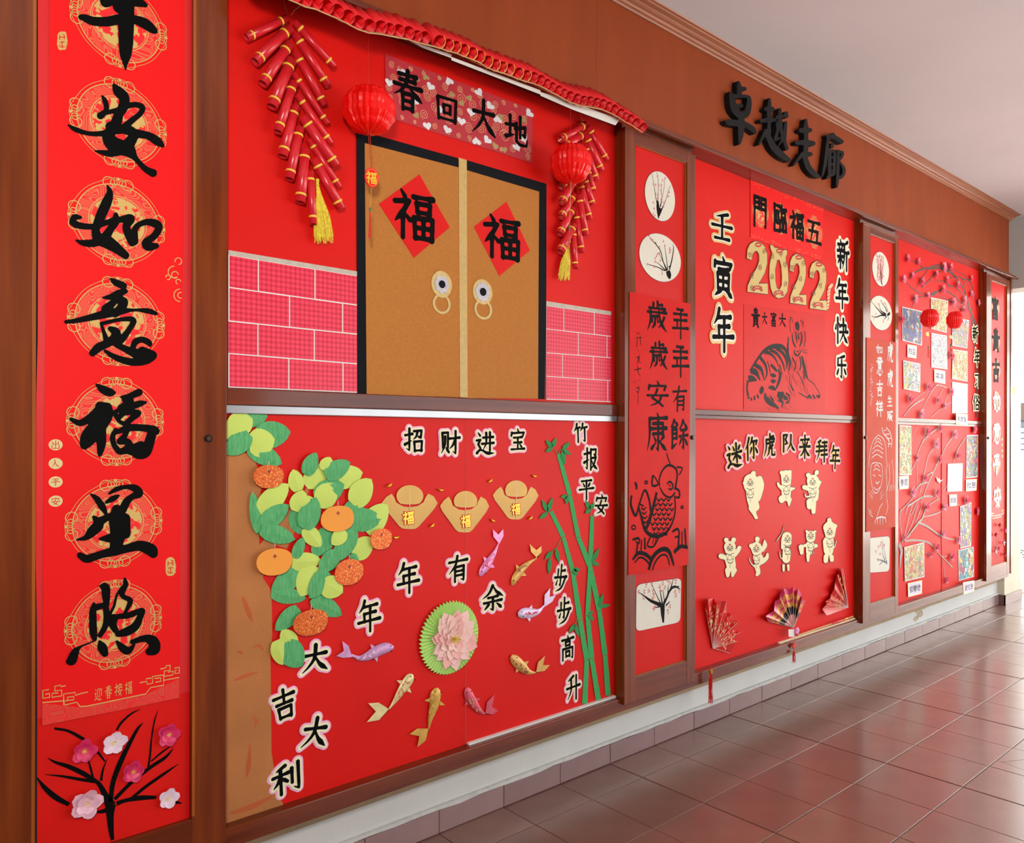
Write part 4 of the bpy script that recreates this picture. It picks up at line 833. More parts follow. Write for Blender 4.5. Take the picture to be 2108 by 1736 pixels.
for i, p in enumerate(P3):
    a = P3[max(0, i-1)]; b = P3[min(len(P3)-1, i+1)]; sp = (b-a).length/(2 if 0 < i < len(P3)-1 else 1); r = min(max(sp*.64, .0165), .0235)
    q = Vector((p.x+.004, -.150, p.z+.078)); V, F = [], []
    V, F = cyl(q, p, r, 16, .96); tb = mob('paper_tube', V, F, M_roof, roof)
    for g in tb.data.polygons: g.use_smooth = len(g.vertices) == 4
    if 18 <= i <= 29:
        d = (p-q).normalized(); n = d.cross(Vector((0, 1, 0))).normalized(); m = d.cross(n); pts = [p+d*.0006+(n*math.cos(t)+m*math.sin(t))*r*.97 for t in np.linspace(-1.3 if n.x > 0 else 1.9, 1.3 if n.x > 0 else 4.4, 12)]
        V, F = tube(pts, .0014, 4); mob('yellow_rim', V, F, M_yel, tb)
fr = [(p.x, p.z-.019) for p in P3]; V, F = [], []
for x, z in fr: V += [(x, -.236, z), (x, -.150, z+.052), (x, -.236, z-.004), (x, -.150, z+.048)]
for i in range(len(fr)-1):
    a = 4*i; b = a+4; F += [(a, b, b+1, a+1), (a+2, a+3, b+3, b+2), (a, a+2, b+2, b)]
mob('card_shelf', V, F, mat('brown_card', sr(196, 160, 110), rough=.7), roof)
for pts in ([(843, 84), (930, 112), (929, 119), (870, 98)], [(929, 117), (1113, 186), (1112, 194), (930, 124)], [(1112, 189), (1180, 211), (1276, 246), (1267, 258), (1180, 226), (1113, 197)]):
    plate('white_card_strip', [px(pts, -.2)], -.2, .0015, M_white, roof)
# ---------------------------------------------------------------- wide panel 1, lower half
M_trunk = mat('brown_crepe_trunk', sr(176, 110, 56), rough=.75, scale=5, rgb2=sr(196, 124, 66), bump=.2, bscale=220)
M_lg = mat('lime_card_leaf', sr(204, 226, 104), rough=.6, var=.03); M_dg = mat('green_crepe_leaf', sr(74, 168, 98), rough=.75, scale=8, stretch=(30, 30, 3), rgb2=sr(108, 196, 128), bump=.4, bscale=40)
Yt = Y1-.0012
tree = thing('paper_orange_tree', at(520, 1690, Y1), 'cut-paper orange tree with brown cloth trunk and green leaves on the lower left red panel', 'paper tree')
plate('trunk', [px([(466, 925), (520, 936), (538, 985), (533, 1085), (534, 1122), (556, 1096), (590, 1062), (602, 1036), (607, 1050), (600, 1075), (575, 1110), (556, 1140), (541, 1190), (556, 1212), (559, 1231), (560.4, 1302), (557, 1354), (558, 1450), (559, 1549), (572.8, 1632), (583.6, 1658.6), (464, 1697)], Yt)], Yt, .0011, M_trunk, tree)
V, F = lines_px([[(500, 1230, 3), (512, 1262, 5), (520, 1280, 1)], [(480, 1402, 1), (505, 1392, 4), (530, 1384, 1)], [(515, 1530, 1), (512, 1575, 5), (508, 1600, 2)], [(520, 1332, 1), (534, 1330, 3), (542, 1340, 1)], [(475, 1675, 3), (520, 1660, 6), (560, 1640, 2)], [(488, 1342, 2), (500, 1345, 3)], [(520, 1475, 1), (528, 1485, 3), (522, 1500, 1)]], Yt-.0004); tag(mob('red_streaks', V, F, mat('faded_red_streak', sr(190, 92, 44), rough=.8), tree), kind='stuff')
plate('branch', [px([(560, 1120), (600, 1075), (636, 990), (642, 990), (612, 1085), (590, 1130)], Yt-.0008)], Yt-.0008, .0007, M_trunk, tree)
def leaf(base, tip, w, kind, y, k=(440, 820, 4.133), parent=None, name='leaf', fold=.004, nseg=9):
    (a, b), (c, d) = cr(*k)([base, tip]); A = Vector(at(a, b, y)); B = Vector(at(c, d, y)); w = w/k[2]*1.16; ww = W(a, b-w/2, y)[1]-W(a, b+w/2, y)[1]
    D = B-A; L = D.length; d1 = D/L; n = Vector((-d1.z, 0, d1.x)); V, F = [], []
    for i in range(nseg+1):
        t = i/nseg; h = ww/2*(math.sin(PI*min(1, t*.93+.07)**.85)**.62) if i < nseg else .0002
        c0 = A+d1*(L*t)
        V += [tuple(c0-n*h+Vector((0, -.0004, 0))), tuple(c0+Vector((0, -fold*math.sin(PI*t)-.0006, 0))), tuple(c0+n*h+Vector((0, -.0004-fold*.3, 0)))]
    for i in range(nseg):
        q = 3*i; F += [(q, q+3, q+4, q+1), (q+1, q+4, q+5, q+2)]
    F = [f[::-1] for f in F]
    m = len(V); V += [(x, yy+.0007, z) for x, yy, z in V]; F += [tuple(i+m for i in f[::-1]) for f in F]
    for i in range(nseg): q = 3*i; F += [(q, q+3, q+3+m, q+m), (q+2, q+2+m, q+5+m, q+5)]
    return mob(name, V, F, M_lg if kind == 'L' else M_dg, parent)
LV = """D 250,200 458,150 115;D 350,330 654,287 205;D 300,420 580,560 150;L 290,140 112,352 185;L 300,400 520,352 215;D 300,300 105,478 165
D 780,650 872,463 125;L 940,620 990,500 120;D 950,660 1162,545 145;L 850,775 872,545 185;L 720,790 673,605 125;L 1020,700 1268,632 175;D 860,850 1112,735 190;L 885,900 1045,738 190;L 1180,900 1342,688 195;L 700,965 760,782 150;L 690,930 848,850 110;D 770,1110 872,842 180;D 690,950 762,1162 150
L 1290,1130 1480,905 200;D 1110,1010 1280,868 150;D 1160,1040 1428,1032 175;D 385,1145 325,795 95;L 385,970 637,728 175;D 400,1085 640,908 150;D 400,1120 692,1205 135
L 1120,1130 1002,1245 120;D 1010,1110 840,1345 170;L 1190,1340 1357,1195 170;D 1190,1115 1035,1390 165;D 1165,1330 1232,1382 52;L 770,1105 914,1262 125;D 690,1360 762,1183 95;D 1055,1310 895,1480 140
D 960,1470 815,1705 150;L 925,1570 1097,1657 170;D 740,1460 487,1660 165;L 665,1400 914,1382 140;L 850,1425 738,1688 185"""
for i, q in enumerate(LV.replace('\n', ';').split(';')):
    kk, a, b, w = q.split(); f = lambda s: tuple(float(x) for x in s.split(',')); leaf(f(a), f(b), float(w), kk, Yt-.0012-.0011*(i % 9), parent=tree)
for i, q in enumerate("D 385,70 617,105 95;D 655,105 855,217 105;D 565,170 408,318 105;L 540,430 450,316 100;L 415,385 460,549 95;D 470,405 590,558 145".split(';')):
    kk, a, b, w = q.split(); leaf(f(a), f(b), float(w), kk, Yt-.0014-.0012*i, k=(440, 1200, 3.238), parent=tree)
M_or = mat('orange_card', sr(250, 160, 54), rough=.6, var=.02)
def glitter():
    m = bpy.data.materials.new('orange_glitter'); m.use_nodes = True; N = m.node_tree.nodes; L = m.node_tree.links; b = N['Principled BSDF']
    tc = N.new('ShaderNodeTexCoord'); vo = N.new('ShaderNodeTexVoronoi'); vo.inputs['Scale'].default_value = 420; L.new(tc.outputs['Object'], vo.inputs[0])
    c = N.new('ShaderNodeValToRGB'); L.new(vo.outputs['Color'], c.inputs[0]); e = c.color_ramp.elements; e[0].position = .2; e[0].color = (*sr(196, 70, 6), 1); e[1].position = .9; e[1].color = (*sr(255, 200, 120), 1); e.new(.72).color = (*sr(232, 108, 12), 1)
    L.new(c.outputs[0], b.inputs['Base Color']); b.inputs['Metallic'].default_value = .35; b.inputs['Roughness'].default_value = .35
    nm = N.new('ShaderNodeBump'); nm.inputs['Strength'].default_value = .6; nm.inputs['Distance'].default_value = .002; L.new(vo.outputs['Color'], nm.inputs['Height']); L.new(nm.outputs[0], b.inputs['Normal']); return m
M_gl = glitter()
for (u, v, rx, ry, g, lab) in ((695.3, 1068, 34, 27, 0, 'plain orange card mandarin hanging in the middle of the leaves'), (565.3, 1157, 37, 28, 0, 'plain orange card mandarin hanging by the tree trunk'), (553, 981.5, 31, 24, 1, 'orange glitter mandarin topmost of the tree, under the corner leaves'), (784.8, 1110, 22, 21, 1, 'orange glitter mandarin farthest right, below the leftmost gold ingot'), (718.3, 1178, 29.5, 26, 1, 'orange glitter mandarin with its own small leaf, right of the tree'), (640, 1281.8, 35.5, 27, 1, 'orange glitter mandarin lowest on the tree')):
    y = Yt-.0135; cx, cz = W(u, v, y); r0 = (W(u+rx, v, y)[0]-W(u-rx, v, y)[0])/2; r1 = (W(u, v-ry, y)[1]-W(u, v+ry, y)[1])/2
    t = thing('paper_mandarin', (cx, y, cz), lab, 'paper mandarin', 'paper mandarins on the tree')
    rg = random.Random(int(u)); V, F = slab([[(cx+r0*(1+.02*math.sin(3*a+u))*math.copysign(abs(math.cos(a))**.9, math.cos(a)), cz+r1*(1+.02*math.cos(2*a+v))*math.copysign(abs(math.sin(a))**.92, math.sin(a))) for a in [2*PI*k/40 for k in range(40)]]], y-.002, .002)
    mob('card_disc', V, F, M_gl if g else M_or, t)
    sy = cz+r1*.42; plate('star_calyx', [[(cx+.0085*(.35 if k % 2 else 1)*math.cos(PI*k/4+PI/2), sy+.0085*(.35 if k % 2 else 1)*math.sin(PI*k/4+PI/2)) for k in range(8)]], y-.0028, .0008, mat('dark_red_star', sr(150, 20, 16), rough=.5), t)
    V, F = tube([(cx, y-.002, sy), (cx+.001, y, cz+r1*1.35)], .0009, 5); mob('string', V, F, M_white, t)
# cut-out characters
C3 = cr(760, 840, 4.054)
CH = [('招', 852.5, 906.6, 42, 52, 0, 'first of the top row, just right of the orange tree', 'top'), ('财', 926, 911.5, 41, 52, 0, 'second of the top row of four', 'top'), ('进', 998, 912, 39, 49, 0, 'third of the top row of four', 'top'), ('宝', 1064.6, 906, 32, 46, 0, 'last of the top row of four, above the right gold ingot', 'top'),
      ('竹', 1194, 891.8, 30, 42, .05, 'topmost beside the bamboo', 'bamboo'), ('报', 1215, 945.4, 29, 48, 0, 'second down beside the bamboo', 'bamboo'), ('平', 1206, 1006.5, 31, 44, 0, 'third down beside the bamboo, a cross with two dots', 'bamboo'), ('安', 1236.7, 1038.6, 26, 42, -.08, 'lowest of four by the bamboo top, touching its leaves', 'bamboo'),
      ('年', 759, 1268, 47, 64, 0, 'left of the arch over the lotus', 'arch'), ('年', 839.5, 1190, 46, 62, 0, 'second of the arch over the lotus', 'arch'), ('有', 942, 1171.8, 41, 54, 0, 'third of the arch, right above the lotus', 'arch'), ('余', 1013, 1232, 45.5, 53, 0, 'right end of the arch over the lotus', 'arch'),
      ('步', 1152.8, 1191, 26, 55, -.12, 'uppermost of the column left of the bamboo stems', 'steps'), ('步', 1160, 1258, 29, 54, -.05, 'second of the column left of the bamboo stems', 'steps'), ('高', 1167.5, 1333, 27, 50, 0, 'third of the column left of the bamboo stems', 'steps'), ('升', 1179, 1415.6, 29, 50, 0, 'lowest of the column left of the bamboo stems', 'steps'),
      ('大', 647.7, 1356, 62, 62, -.05, 'uppermost of the zigzag column at lower left', 'luck'), ('吉', 584.4, 1449.4, 50, 60, .12, 'second of the zigzag column, on the trunk edge', 'luck'), ('大', 647, 1508.8, 60, 66, -.2, 'third of the zigzag column at lower left', 'luck'), ('利', 590.5, 1603, 61, 60, .05, 'lowest of the zigzag column, near the bottom rail', 'luck')]
for ch, u, v, w, h, r, lab, g in CH:
    cutout(ch, u, v, w, h, Y1, 'pink bordered black character, '+lab, {'top': 'characters of the top row of four', 'bamboo': 'characters by the bamboo top', 'arch': 'characters arched over the lotus', 'steps': 'characters down the left of the bamboo', 'luck': 'characters zigzagging at lower left'}[g], rot=r, w=5.8 if g == 'luck' else 5.2, lv=(0, 7.5, 13.0))
# gold ingots
M_ing = mat('kraft_gold_paper', sr(184, 142, 72), rough=.38, metal=.4, var=.06, scale=6, bump=.15, bscale=14)
for n, (x0, x1, ya, yb, dcx, dcy, drx, dry, fu, lab) in enumerate([(103, 570, 715, 1012, 338, 735, 112, 90, (328, 917, 95, 108), 'leftmost of three folded gold paper ingots'), (590, 1000, 740, 1040, 803, 778, 98, 85, (808, 945, 80, 105), 'middle and lowest of three folded gold paper ingots'), (1030, 1412, 658, 932, 1226, 690, 92, 85, (1225, 845, 75, 95), 'rightmost of three folded gold paper ingots')]):
    w, h = x1-x0, yb-ya; y = Y1-.001; n_ = lambda a, b: (x0+w*a, ya+h*b)
    t = thing('gold_ingot', at(*C3([n_(.5, 1)])[0], y), lab, 'paper ingot', 'large paper ingots')
    body = [n_(0, .26), n_(.08, .10), n_(.175, .0), n_(.22, .10), n_(.26, .25), n_(.38, .36), n_(.5, .385), n_(.64, .35), n_(.75, .24), n_(.78, .12), n_(.83, .0), n_(.93, .08), n_(1, .27), n_(.93, .45), n_(.8, .68), n_(.66, .93), n_(.60, .99), n_(.5, 1.0), n_(.38, .985), n_(.32, .93), n_(.18, .66), n_(.05, .42)]
    V, F = slab([px(C3(body), y)], y-.0012, .0012); mob('ingot_body', V, F, M_ing, t)
    dome = [(dcx+drx*math.cos(a), dcy+dry*math.sin(a)) for a in [2*PI*k/32 for k in range(32)]]; dome = [(a, min(b, ya+h*.26+14*(1-((a-dcx)/drx)**2))) for a, b in dome]
    V, F = slab([px(C3(dome), y-.0014)], y-.0024, .001); mob('ingot_dome', V, F, M_ing, t)
    V, F = lines_px([[(*q, .8) for q in C3([(dcx+2, ya-30 if n == 0 else dcy-dry+4), (dcx, yb-6)])]], y-.0026, sm=False); mob('fold_crease', V, F, mat('pale_crease', sr(226, 200, 140), rough=.4), t)
    g = place(gloops('福', 6, (0, 4.5))[1], *C3([fu[:2]])[0], fu[2]/4.054, fu[3]/4.054, y-.003); s_ = mob('red_outline', *slab(g, y-.0034, .0009), M_redp, t)
    mob('gold_character', *slab(place(gloops('福', 6, (0, 4.5))[0], *C3([fu[:2]])[0], fu[2]/4.054, fu[3]/4.054, y-.004), y-.0042, .0009), mat('bright_gold', sr(250, 206, 60), rough=.35, metal=.3), t)
M_sg = mat('shiny_gold_charm', sr(240, 180, 50), rough=.25, metal=.8, var=.1, scale=60)
for k, (a, b, r) in enumerate([(170, 650, .5), (597, 688, -.2), (1012, 612, .5), (1378, 572, -.3), (527, 985, .6), (1030, 942, -.5), (1347, 922, .5), (222, 1086, 0)]):
    u, v = C3([(a, b)])[0]; c = Vector(at(u, v, Y1-.006)); V, F = [], []
    n, m = 14, 8
    for i in range(n+1):                                            # boat-shaped ingot charm
        s = i/n*2-1; rr = .0042*math.sqrt(max(.02, 1-s*s))*.9+.0006; cz = .004*s*s
        for j in range(m): tt = 2*PI*j/m; dx, dz = s*.0125, cz+rr*math.sin(tt); V.append((c.x+dx*math.cos(r)-dz*math.sin(r), c.y+rr*math.cos(tt), c.z+dx*math.sin(r)+dz*math.cos(r)))
    for i in range(n):
        for j in range(m): F.append((i*m+j, i*m+(j+1) % m, (i+1)*m+(j+1) % m, (i+1)*m+j))
    F += [tuple(range(m)), tuple(n*m+j for j in range(m))[::-1]]
    k0 = len(V); 
    for j in range(5):
        for i in range(8): ph = PI/2*j/4; V.append((c.x+.0048*math.cos(ph)*math.cos(PI/4*i)-.001, c.y+.0048*math.cos(ph)*math.sin(PI/4*i), c.z+.0015+.0052*math.sin(ph)))
    for j in range(4):
        for i in range(8): F.append((k0+j*8+i, k0+j*8+(i+1) % 8, k0+(j+1)*8+(i+1) % 8, k0+(j+1)*8+i))
    tag(mob('ingot_charm', V, F, M_sg, loc=tuple(c), smooth=True), 'tiny shiny gold ingot charm stuck '+['above the left paper ingot, at its left', 'between the left and middle paper ingots, high', 'above and left of the right paper ingot', 'above and right of the right paper ingot', 'low between the left and middle paper ingots', 'low between the middle and right paper ingots', 'below and right of the right paper ingot', 'beside the rightmost glitter mandarin'][k], 'ingot charm', 'tiny gold ingot charms')
# folded paper carp
C4 = cr(680, 1180, 3.513)
def fish(path, tips, wid, colr, label, k, fins=True, patch=None):
    """path head->tail joint in crop points; soft body, forked tail"""
    K = C4 if k == 4 else C3; sc = 3.513 if k == 4 else 4.054; P = K(path); y = Y1-.004
    m = mat('foil_paper_%02x%02x%02x' % colr, sr(*colr), rough=.35, metal=.2, var=.08, scale=40)
    sp = smooth_open(P, 6); n = len(sp); V, F = [], []; ns = 8
    t = thing('paper_carp', at(*P[len(P)//2], y), label, 'paper carp', 'folded paper carp')
    pr = [.30, .72, .92, 1.0, 1.0, .95, .86, .74, .6, .46, .33, .22, .14]
    for i, (u, v) in enumerate(sp):
        s = i/(n-1)*(len(pr)-1); j = min(len(pr)-2, int(s)); h = wid/sc/2*(pr[j]+(pr[j+1]-pr[j])*(s-j)); c = Vector(at(u, v, y)); hm = (W(u, v-h, y)[1]-W(u, v+h, y)[1])/2
        a = Vector(at(*sp[max(0, i-1)], y)); b = Vector(at(*sp[min(n-1, i+1)], y)); d = (b-a).normalized(); nn = Vector((-d.z, 0, d.x))
        for q in range(ns+1): tt = PI*q/ns; V.append(tuple(c+nn*(hm*math.cos(tt))+Vector((0, -.45*hm*math.sin(tt), 0))))
    for i in range(n-1):
        for q in range(ns): F.append((i*(ns+1)+q, (i+1)*(ns+1)+q, (i+1)*(ns+1)+q+1, i*(ns+1)+q+1))
    bd = mob('carp_body', V, F, m, t, smooth=True)
    J = P[-1]; J0 = sp[-4]; A, B = K(tips); mid = lerp(lerp(A, B, .5), J, .38)
    def ctrl(T_, s): return (J[0]+(T_[0]-J[0])*.55+s*(T_[1]-J[1])*.16, J[1]+(T_[1]-J[1])*.55-s*(T_[0]-J[0])*.16)
    cs = 1 if (A[0]-J[0])*(B[1]-J[1])-(A[1]-J[1])*(B[0]-J[0]) < 0 else -1
    plate('carp_tail', [px([J0, J, ctrl(A, -cs), A, lerp(A, mid, .5), mid, lerp(B, mid, .5), B, ctrl(B, cs)], y)], y-.0022, .0012, m, t)
    if fins:
        h = wid/sc/2
        for i, s in ((int(n*.36), 1), (int(n*.40), -1)):
            u, v = sp[i]; a, b = sp[i-1], sp[i+1]; dx, dy = b[0]-a[0], b[1]-a[1]; L = math.hypot(dx, dy); dx, dy = dx/L, dy/L; nx_, ny_ = -dy*s, dx*s
            plate('carp_fin', [px([(u+nx_*h*.8-dx*3, v+ny_*h*.8-dy*3), (u+nx_*h*1.6+dx*4, v+ny_*h*1.6+dy*4), (u+nx_*h*.8+dx*6, v+ny_*h*.8+dy*6)], y)], y-.001, .001, m, t)
    for s in (-1, 1):                                              # eyes
        i = 3; u, v = sp[i]; a, b = sp[i-1], sp[i+1]; dx, dy = b[0]-a[0], b[1]-a[1]; L = math.hypot(dx, dy); h = wid/sc/2*.42*s; e = W(u-dy/L*h, v+dx/L*h, y)
        V, F = disc(e[0], e[1], .0022, .0022, y-.0125*wid/75, .002, 10); mob('eye', V, F, M_ink, bd)
    rg = random.Random(int(P[0][0])); ss = []
    for q in range(9):
        i = int(n*rg.uniform(.3, .75)); u, v = sp[i]; o = rg.uniform(-.28, .28)*wid/sc; ss.append([(u+o, v-2+rg.uniform(-2, 2), .5), (u+o+rg.uniform(-3, 3), v+1, .9), (u+o+rg.uniform(-4, 4), v+3, .4)])
    V, F = lines_px(ss, y-.0085*wid/60); mob('scale_marks', V, F, patch or M_redp, bd)
fish([(455, 540), (390, 545), (320, 575), (260, 605), (205, 615), (150, 590)], [(85, 492), (40, 600)], 88, (205, 152, 200), 'lilac paper carp swimming right, left of the lotus', 4, patch=mat('white_print', sr(240, 235, 240), rough=.5))
fish([(595, 735), (565, 775), (520, 840), (470, 920), (425, 985)], [(272, 942), (262, 1078)], 88, (232, 216, 156), 'pale cream gold carp below the lotus, tail to lower left', 4)
fish([(765, 830), (760, 880), (750, 960), (725, 1050), (712, 1125)], [(570, 1165), (628, 1258)], 96, (216, 168, 76), 'bright gold carp below the lotus, head straight up', 4, patch=M_goldl)
fish([(985, 830), (1000, 880), (1040, 950), (1085, 1000), (1118, 1022)], [(1185, 878), (1212, 995)], 78, (216, 84, 104), 'pink and red carp low down right of the gold carp', 4, patch=M_goldl)
fish([(1305, 600), (1345, 640), (1400, 690), (1440, 718), (1485, 722)], [(1550, 598), (1585, 665)], 80, (218, 166, 92), 'gold carp with dark scales left of the lower bamboo column', 4, patch=mat('brown_print', sr(110, 40, 30), rough=.5))
fish([(1355, 300), (1400, 290), (1460, 290), (1510, 275), (1545, 235)], [(1588, 108), (1628, 160)], 78, (224, 200, 230), 'white and lilac carp right of the lotus arch', 4)
fish([(920, 1400), (960, 1340), (1010, 1270), (1050, 1200), (1080, 1130)], [(1030, 1015), (1115, 1012)], 82, (236, 152, 206), 'pink carp hanging head down under the middle gold ingot', 3)
fish([(1190, 1480), (1225, 1410), (1280, 1340), (1340, 1290), (1400, 1255)], [(1338, 1138), (1435, 1152)], 80, (222, 168, 84), 'gold carp diving to lower left, under the right gold ingot', 3, patch=mat('brown_print', sr(110, 40, 30), rough=.5))
# lotus
lt = thing('paper_lotus', at(925, 1312, Y1), 'pink paper lotus on a lime green pleated leaf, below the arched characters', 'paper lotus')
cu, cvv = 924.5, 1312.5; y = Y1-.003; cx, cz = W(cu, cvv, y); r0 = (W(cu+59, cvv, y)[0]-W(cu-59, cvv, y)[0])/2*1.01; r1 = r0
V, F = [(cx, y-.006, cz)], []; n = 112
for i in range(n): a = 2*PI*i/n; e = (i % 2); V.append((cx+r0*(.97 if e else 1.03)*math.cos(a), y-.002-(.009 if e else 0), cz+r1*(.97 if e else 1.03)*math.sin(a)))
for i in range(n): F.append((0, 1+i, 1+(i+1) % n))
mob('pleated_leaf', V, F, mat('lime_paper', sr(190, 232, 128), rough=.6, var=.02), lt)
M_pet = mat('pink_tissue_petal', sr(255, 206, 196), rough=.6, var=.03, scale=12); M_pet2 = mat('deep_pink_tissue_petal', sr(252, 184, 176), rough=.6, var=.03)
px_, pz_ = W(928, 1315, y)
rg = random.Random(9)
for ly, (cnt, ln, wd, up) in enumerate(((13, .118, .058, .005), (12, .104, .052, .009), (10, .080, .044, .014), (8, .050, .032, .018))):
    for i in range(cnt):
        a = 2*PI*(i+rg.uniform(-.18, .18)+ly*.4)/cnt; L = ln*rg.uniform(.9, 1.06)*(1.0 if math.cos(a) > -.6 else .92); V, F = [], []; ns = 6; tw = rg.uniform(-.15, .15)
        for s in range(ns+1):
            tt = s/ns; w = wd/2*math.sin(PI*(tt*.86+.08))**.8 if s < ns else .0004; cc = (px_+L*tt*math.cos(a+tw*tt), pz_+L*tt*math.sin(a+tw*tt)); nx_, nz_ = -math.sin(a), math.cos(a)
            lift = up*tt**.7+rg.uniform(-.001, .001)
            for q, o in ((-1, .005), (0, 0), (1, .005)): V.append((cc[0]+nx_*w*q, y-.010-lift-o*math.sin(PI*tt), cc[1]+nz_*w*q))
        for s in range(ns): k_ = 3*s; F += [(k_, k_+3, k_+4, k_+1), (k_+1, k_+4, k_+5, k_+2)]
        mob('petal', V, F, M_pet2 if (i+ly) % 3 == 0 else M_pet, lt, smooth=True)
pr = []
for i in range(26): a = rg.uniform(0, 2*PI); r = rg.uniform(.004, .019); pr.append(tube([(px_+r*.3*math.cos(a), y-.012, pz_+r*.3*math.sin(a)), (px_+r*math.cos(a), y-.040, pz_+r*math.sin(a))], .0011, 4))
V, F = join(pr); mob('stamens', V, F, mat('yellow_stamen', sr(240, 224, 90), rough=.5), lt)
# bamboo
M_bam = mat('green_felt_bamboo', sr(60, 168, 92), rough=.8, var=.05, scale=80); M_bl = mat('green_felt_leaf', sr(46, 142, 74), rough=.8, var=.05, scale=80)
bam = thing('paper_bamboo', at(1228, 1448, Y1), 'three green felt bamboo stems with small leaves at the right edge of the lower panel', 'paper bamboo')
for n, seg in enumerate(([(1133.7, 1052), (1159.6, 1105), (1179.3, 1177), (1193.8, 1275.4), (1208, 1358), (1203.8, 1449)], [(1149.7, 934), (1173, 1018.8), (1190.4, 1106.4), (1214.5, 1166), (1233.7, 1257), (1245.5, 1348), (1252, 1432)], [(1219.3, 1060.8), (1215, 1162.5), (1209.5, 1267), (1218, 1355), (1232, 1441)])):
    for i, (a, b) in enumerate(zip(seg, seg[1:])):
        dx, dy = b[0]-a[0], b[1]-a[1]; L = math.hypot(dx, dy); nx_, ny_ = -dy/L, dx/L; w0 = 3.9+(i > 1)*.7; y = Y1-.0014-.0006*n-.0004*(i % 2)
        a2 = (a[0]+dx/L*1.0, a[1]+dy/L*1.0)
        plate('culm_segment', [px([(a2[0]+nx_*w0, a2[1]+ny_*w0), (a2[0]-nx_*w0, a2[1]-ny_*w0), (b[0]-nx_*(w0+.9), b[1]-ny_*(w0+.9)), (b[0]+nx_*(w0+.9), b[1]+ny_*(w0+.9))], y)], y, .0012, M_bam, bam)
def bleaf(a, b, w, K):
    a, b = K([a, b]); dx, dy = b[0]-a[0], b[1]-a[1]; y = Y1-.0042; pts = []
    for s in (1, -1):
        rg_ = [0, .15, .35, .6, .85, 1] if s == 1 else [.85, .6, .35, .15]
        for t in rg_: h = w/2*math.sin(PI*t**.8)*s if 0 < t < 1 else 0; L = math.hypot(dx, dy); pts.append((a[0]+dx*t-dy/L*h, a[1]+dy*t+dx/L*h))
    plate('bamboo_leaf', [px(pts, y)], y, .001, M_bl, bam)
for c, tips, K in (((1530, 332), [(1473, 268), (1560, 246), (1472, 368)], C3), ((1612, 350), [(1676, 284), (1687, 392), (1634, 478)], C3), ((1490, 872), [(1443, 762), (1532, 744), (1420, 928)], C3), ((1655, 735), [(1598, 746), (1645, 806)], C3), ((1842, 850), [(1806, 768), (1880, 790), (1802, 882)], C3), ((1862, 1290), [(1918, 1170), (1922, 1312)], C3), ((1706, 1345), [(1766, 1354), (1738, 1402)], C3), ((1562, 1175), [(1584, 1292)], C3), ((1530, 1195), [(1466, 1268)], C3), ((1510, 1255), [(1500, 1390)], C3), ((1945, 245), [(1972, 148), (2028, 230)], C4), ((1870, 302), [(1900, 276), (1902, 348)], C4), ((1772, 368), [(1722, 440), (1796, 462)], C4)):
    for tp in tips: bleaf(c, tp, 9.5 if K is C3 else 8.5, K)
V, F = lines_px([[(*q, .9) for q in C3([(1600, 1095), (1565, 1165), (1530, 1195), (1508, 1262)])], [(*q, .9) for q in C3([(1545, 348), (1575, 385)])], [(*q, .9) for q in C3([(1605, 345), (1588, 360), (1580, 385)])], [(*q, .9) for q in C3([(1845, 850), (1858, 895)])], [(*q, .9) for q in C4([(1785, 335), (1772, 370)])]], Y1-.003); mob('twig', V, F, M_bl, bam)
# ---------------------------------------------------------------- wide panel 2
Y2 = YP-0.0006
C7 = cr(1420, 300, 3.1)
WG = (M_black, mat('white_card', sr(236, 232, 220), rough=.5, var=.01), mat('gold_card_border', sr(224, 188, 116), rough=.45, metal=.1, var=.04))
for ch, u, v, w, h, lab in (('壬', 1485.3, 467, 42, 60, 'uppermost of the left column of three'), ('寅', 1487.5, 571, 42, 82, 'middle of the left column of three'), ('年', 1488, 681, 43, 86, 'lowest of the left column of three')):
    cutout(ch, u, v, w, h, Y2, 'large gold bordered character, '+lab, 'large gold bordered characters', w=5.6, lv=(0, 4.5, 10.5), mats=WG)
for ch, u, v, w, h, lab in (('新', 1734.5, 525, 24, 62, 'top of the right column of four'), ('年', 1732, 606, 25, 58, 'second of the right column of four'), ('快', 1731.3, 682, 26, 53, 'third of the right column of four'), ('乐', 1730.5, 756, 23, 50, 'bottom of the right column of four')):
    cutout(ch, u, v, w, h, Y2, 'narrow black character with cream border, '+lab, 'cream bordered characters', w=5.8, lv=(0, 5, 10.5), mats=(M_black, WG[1], M_cream))
# horizontal couplet
C5 = cr(1520, 370, 3.545)
hc = thing('couplet_strip', at(1618, 510, Y2), 'bright red printed strip with four brush characters on gold roundels, above the 2022 digits', 'couplet strip')
q = C5([(88, 0), (620, 205), (608, 590), (88, 425)])
plate('printed_strip', [px(q, Y2)], Y2-.001, .001, M_banner, hc)
rg = random.Random(4); dots = []
for i in range(120):
    t = rg.random(); top = rg.random() < .5; a = lerp(q[0], q[1], t) if top else lerp(q[3], q[2], t); o = rg.uniform(1, 9)*(1 if top else -1); dots.append([(a[0]-.5, a[1]+o, .45), (a[0]+.5, a[1]+o+.2, .45)])
V, F = lines_px(dots, Y2-.0012, sm=False); tag(mob('gold_flecks', V, F, M_gold, hc), kind='stuff')
for ch, (a, b), w, h in (('門', (160, 238), 28, 64), ('臨', (305, 287), 27, 60), ('福', (430, 335), 29, 58), ('五', (552, 384), 29, 50)):
    u, v = C5([(a, b)])[0]; cx, cz = W(u, v, Y2); rx = (W(u+16.5, v, Y2)[0]-W(u-16.5, v, Y2)[0])/2
    roundel(cx, cz, rx, rx, Y2-.001, hc, lines=.8); flat_glyph(ch, u, v, w, h, Y2-.0032, M_ink, hc, w=6.6, name='brush_character')
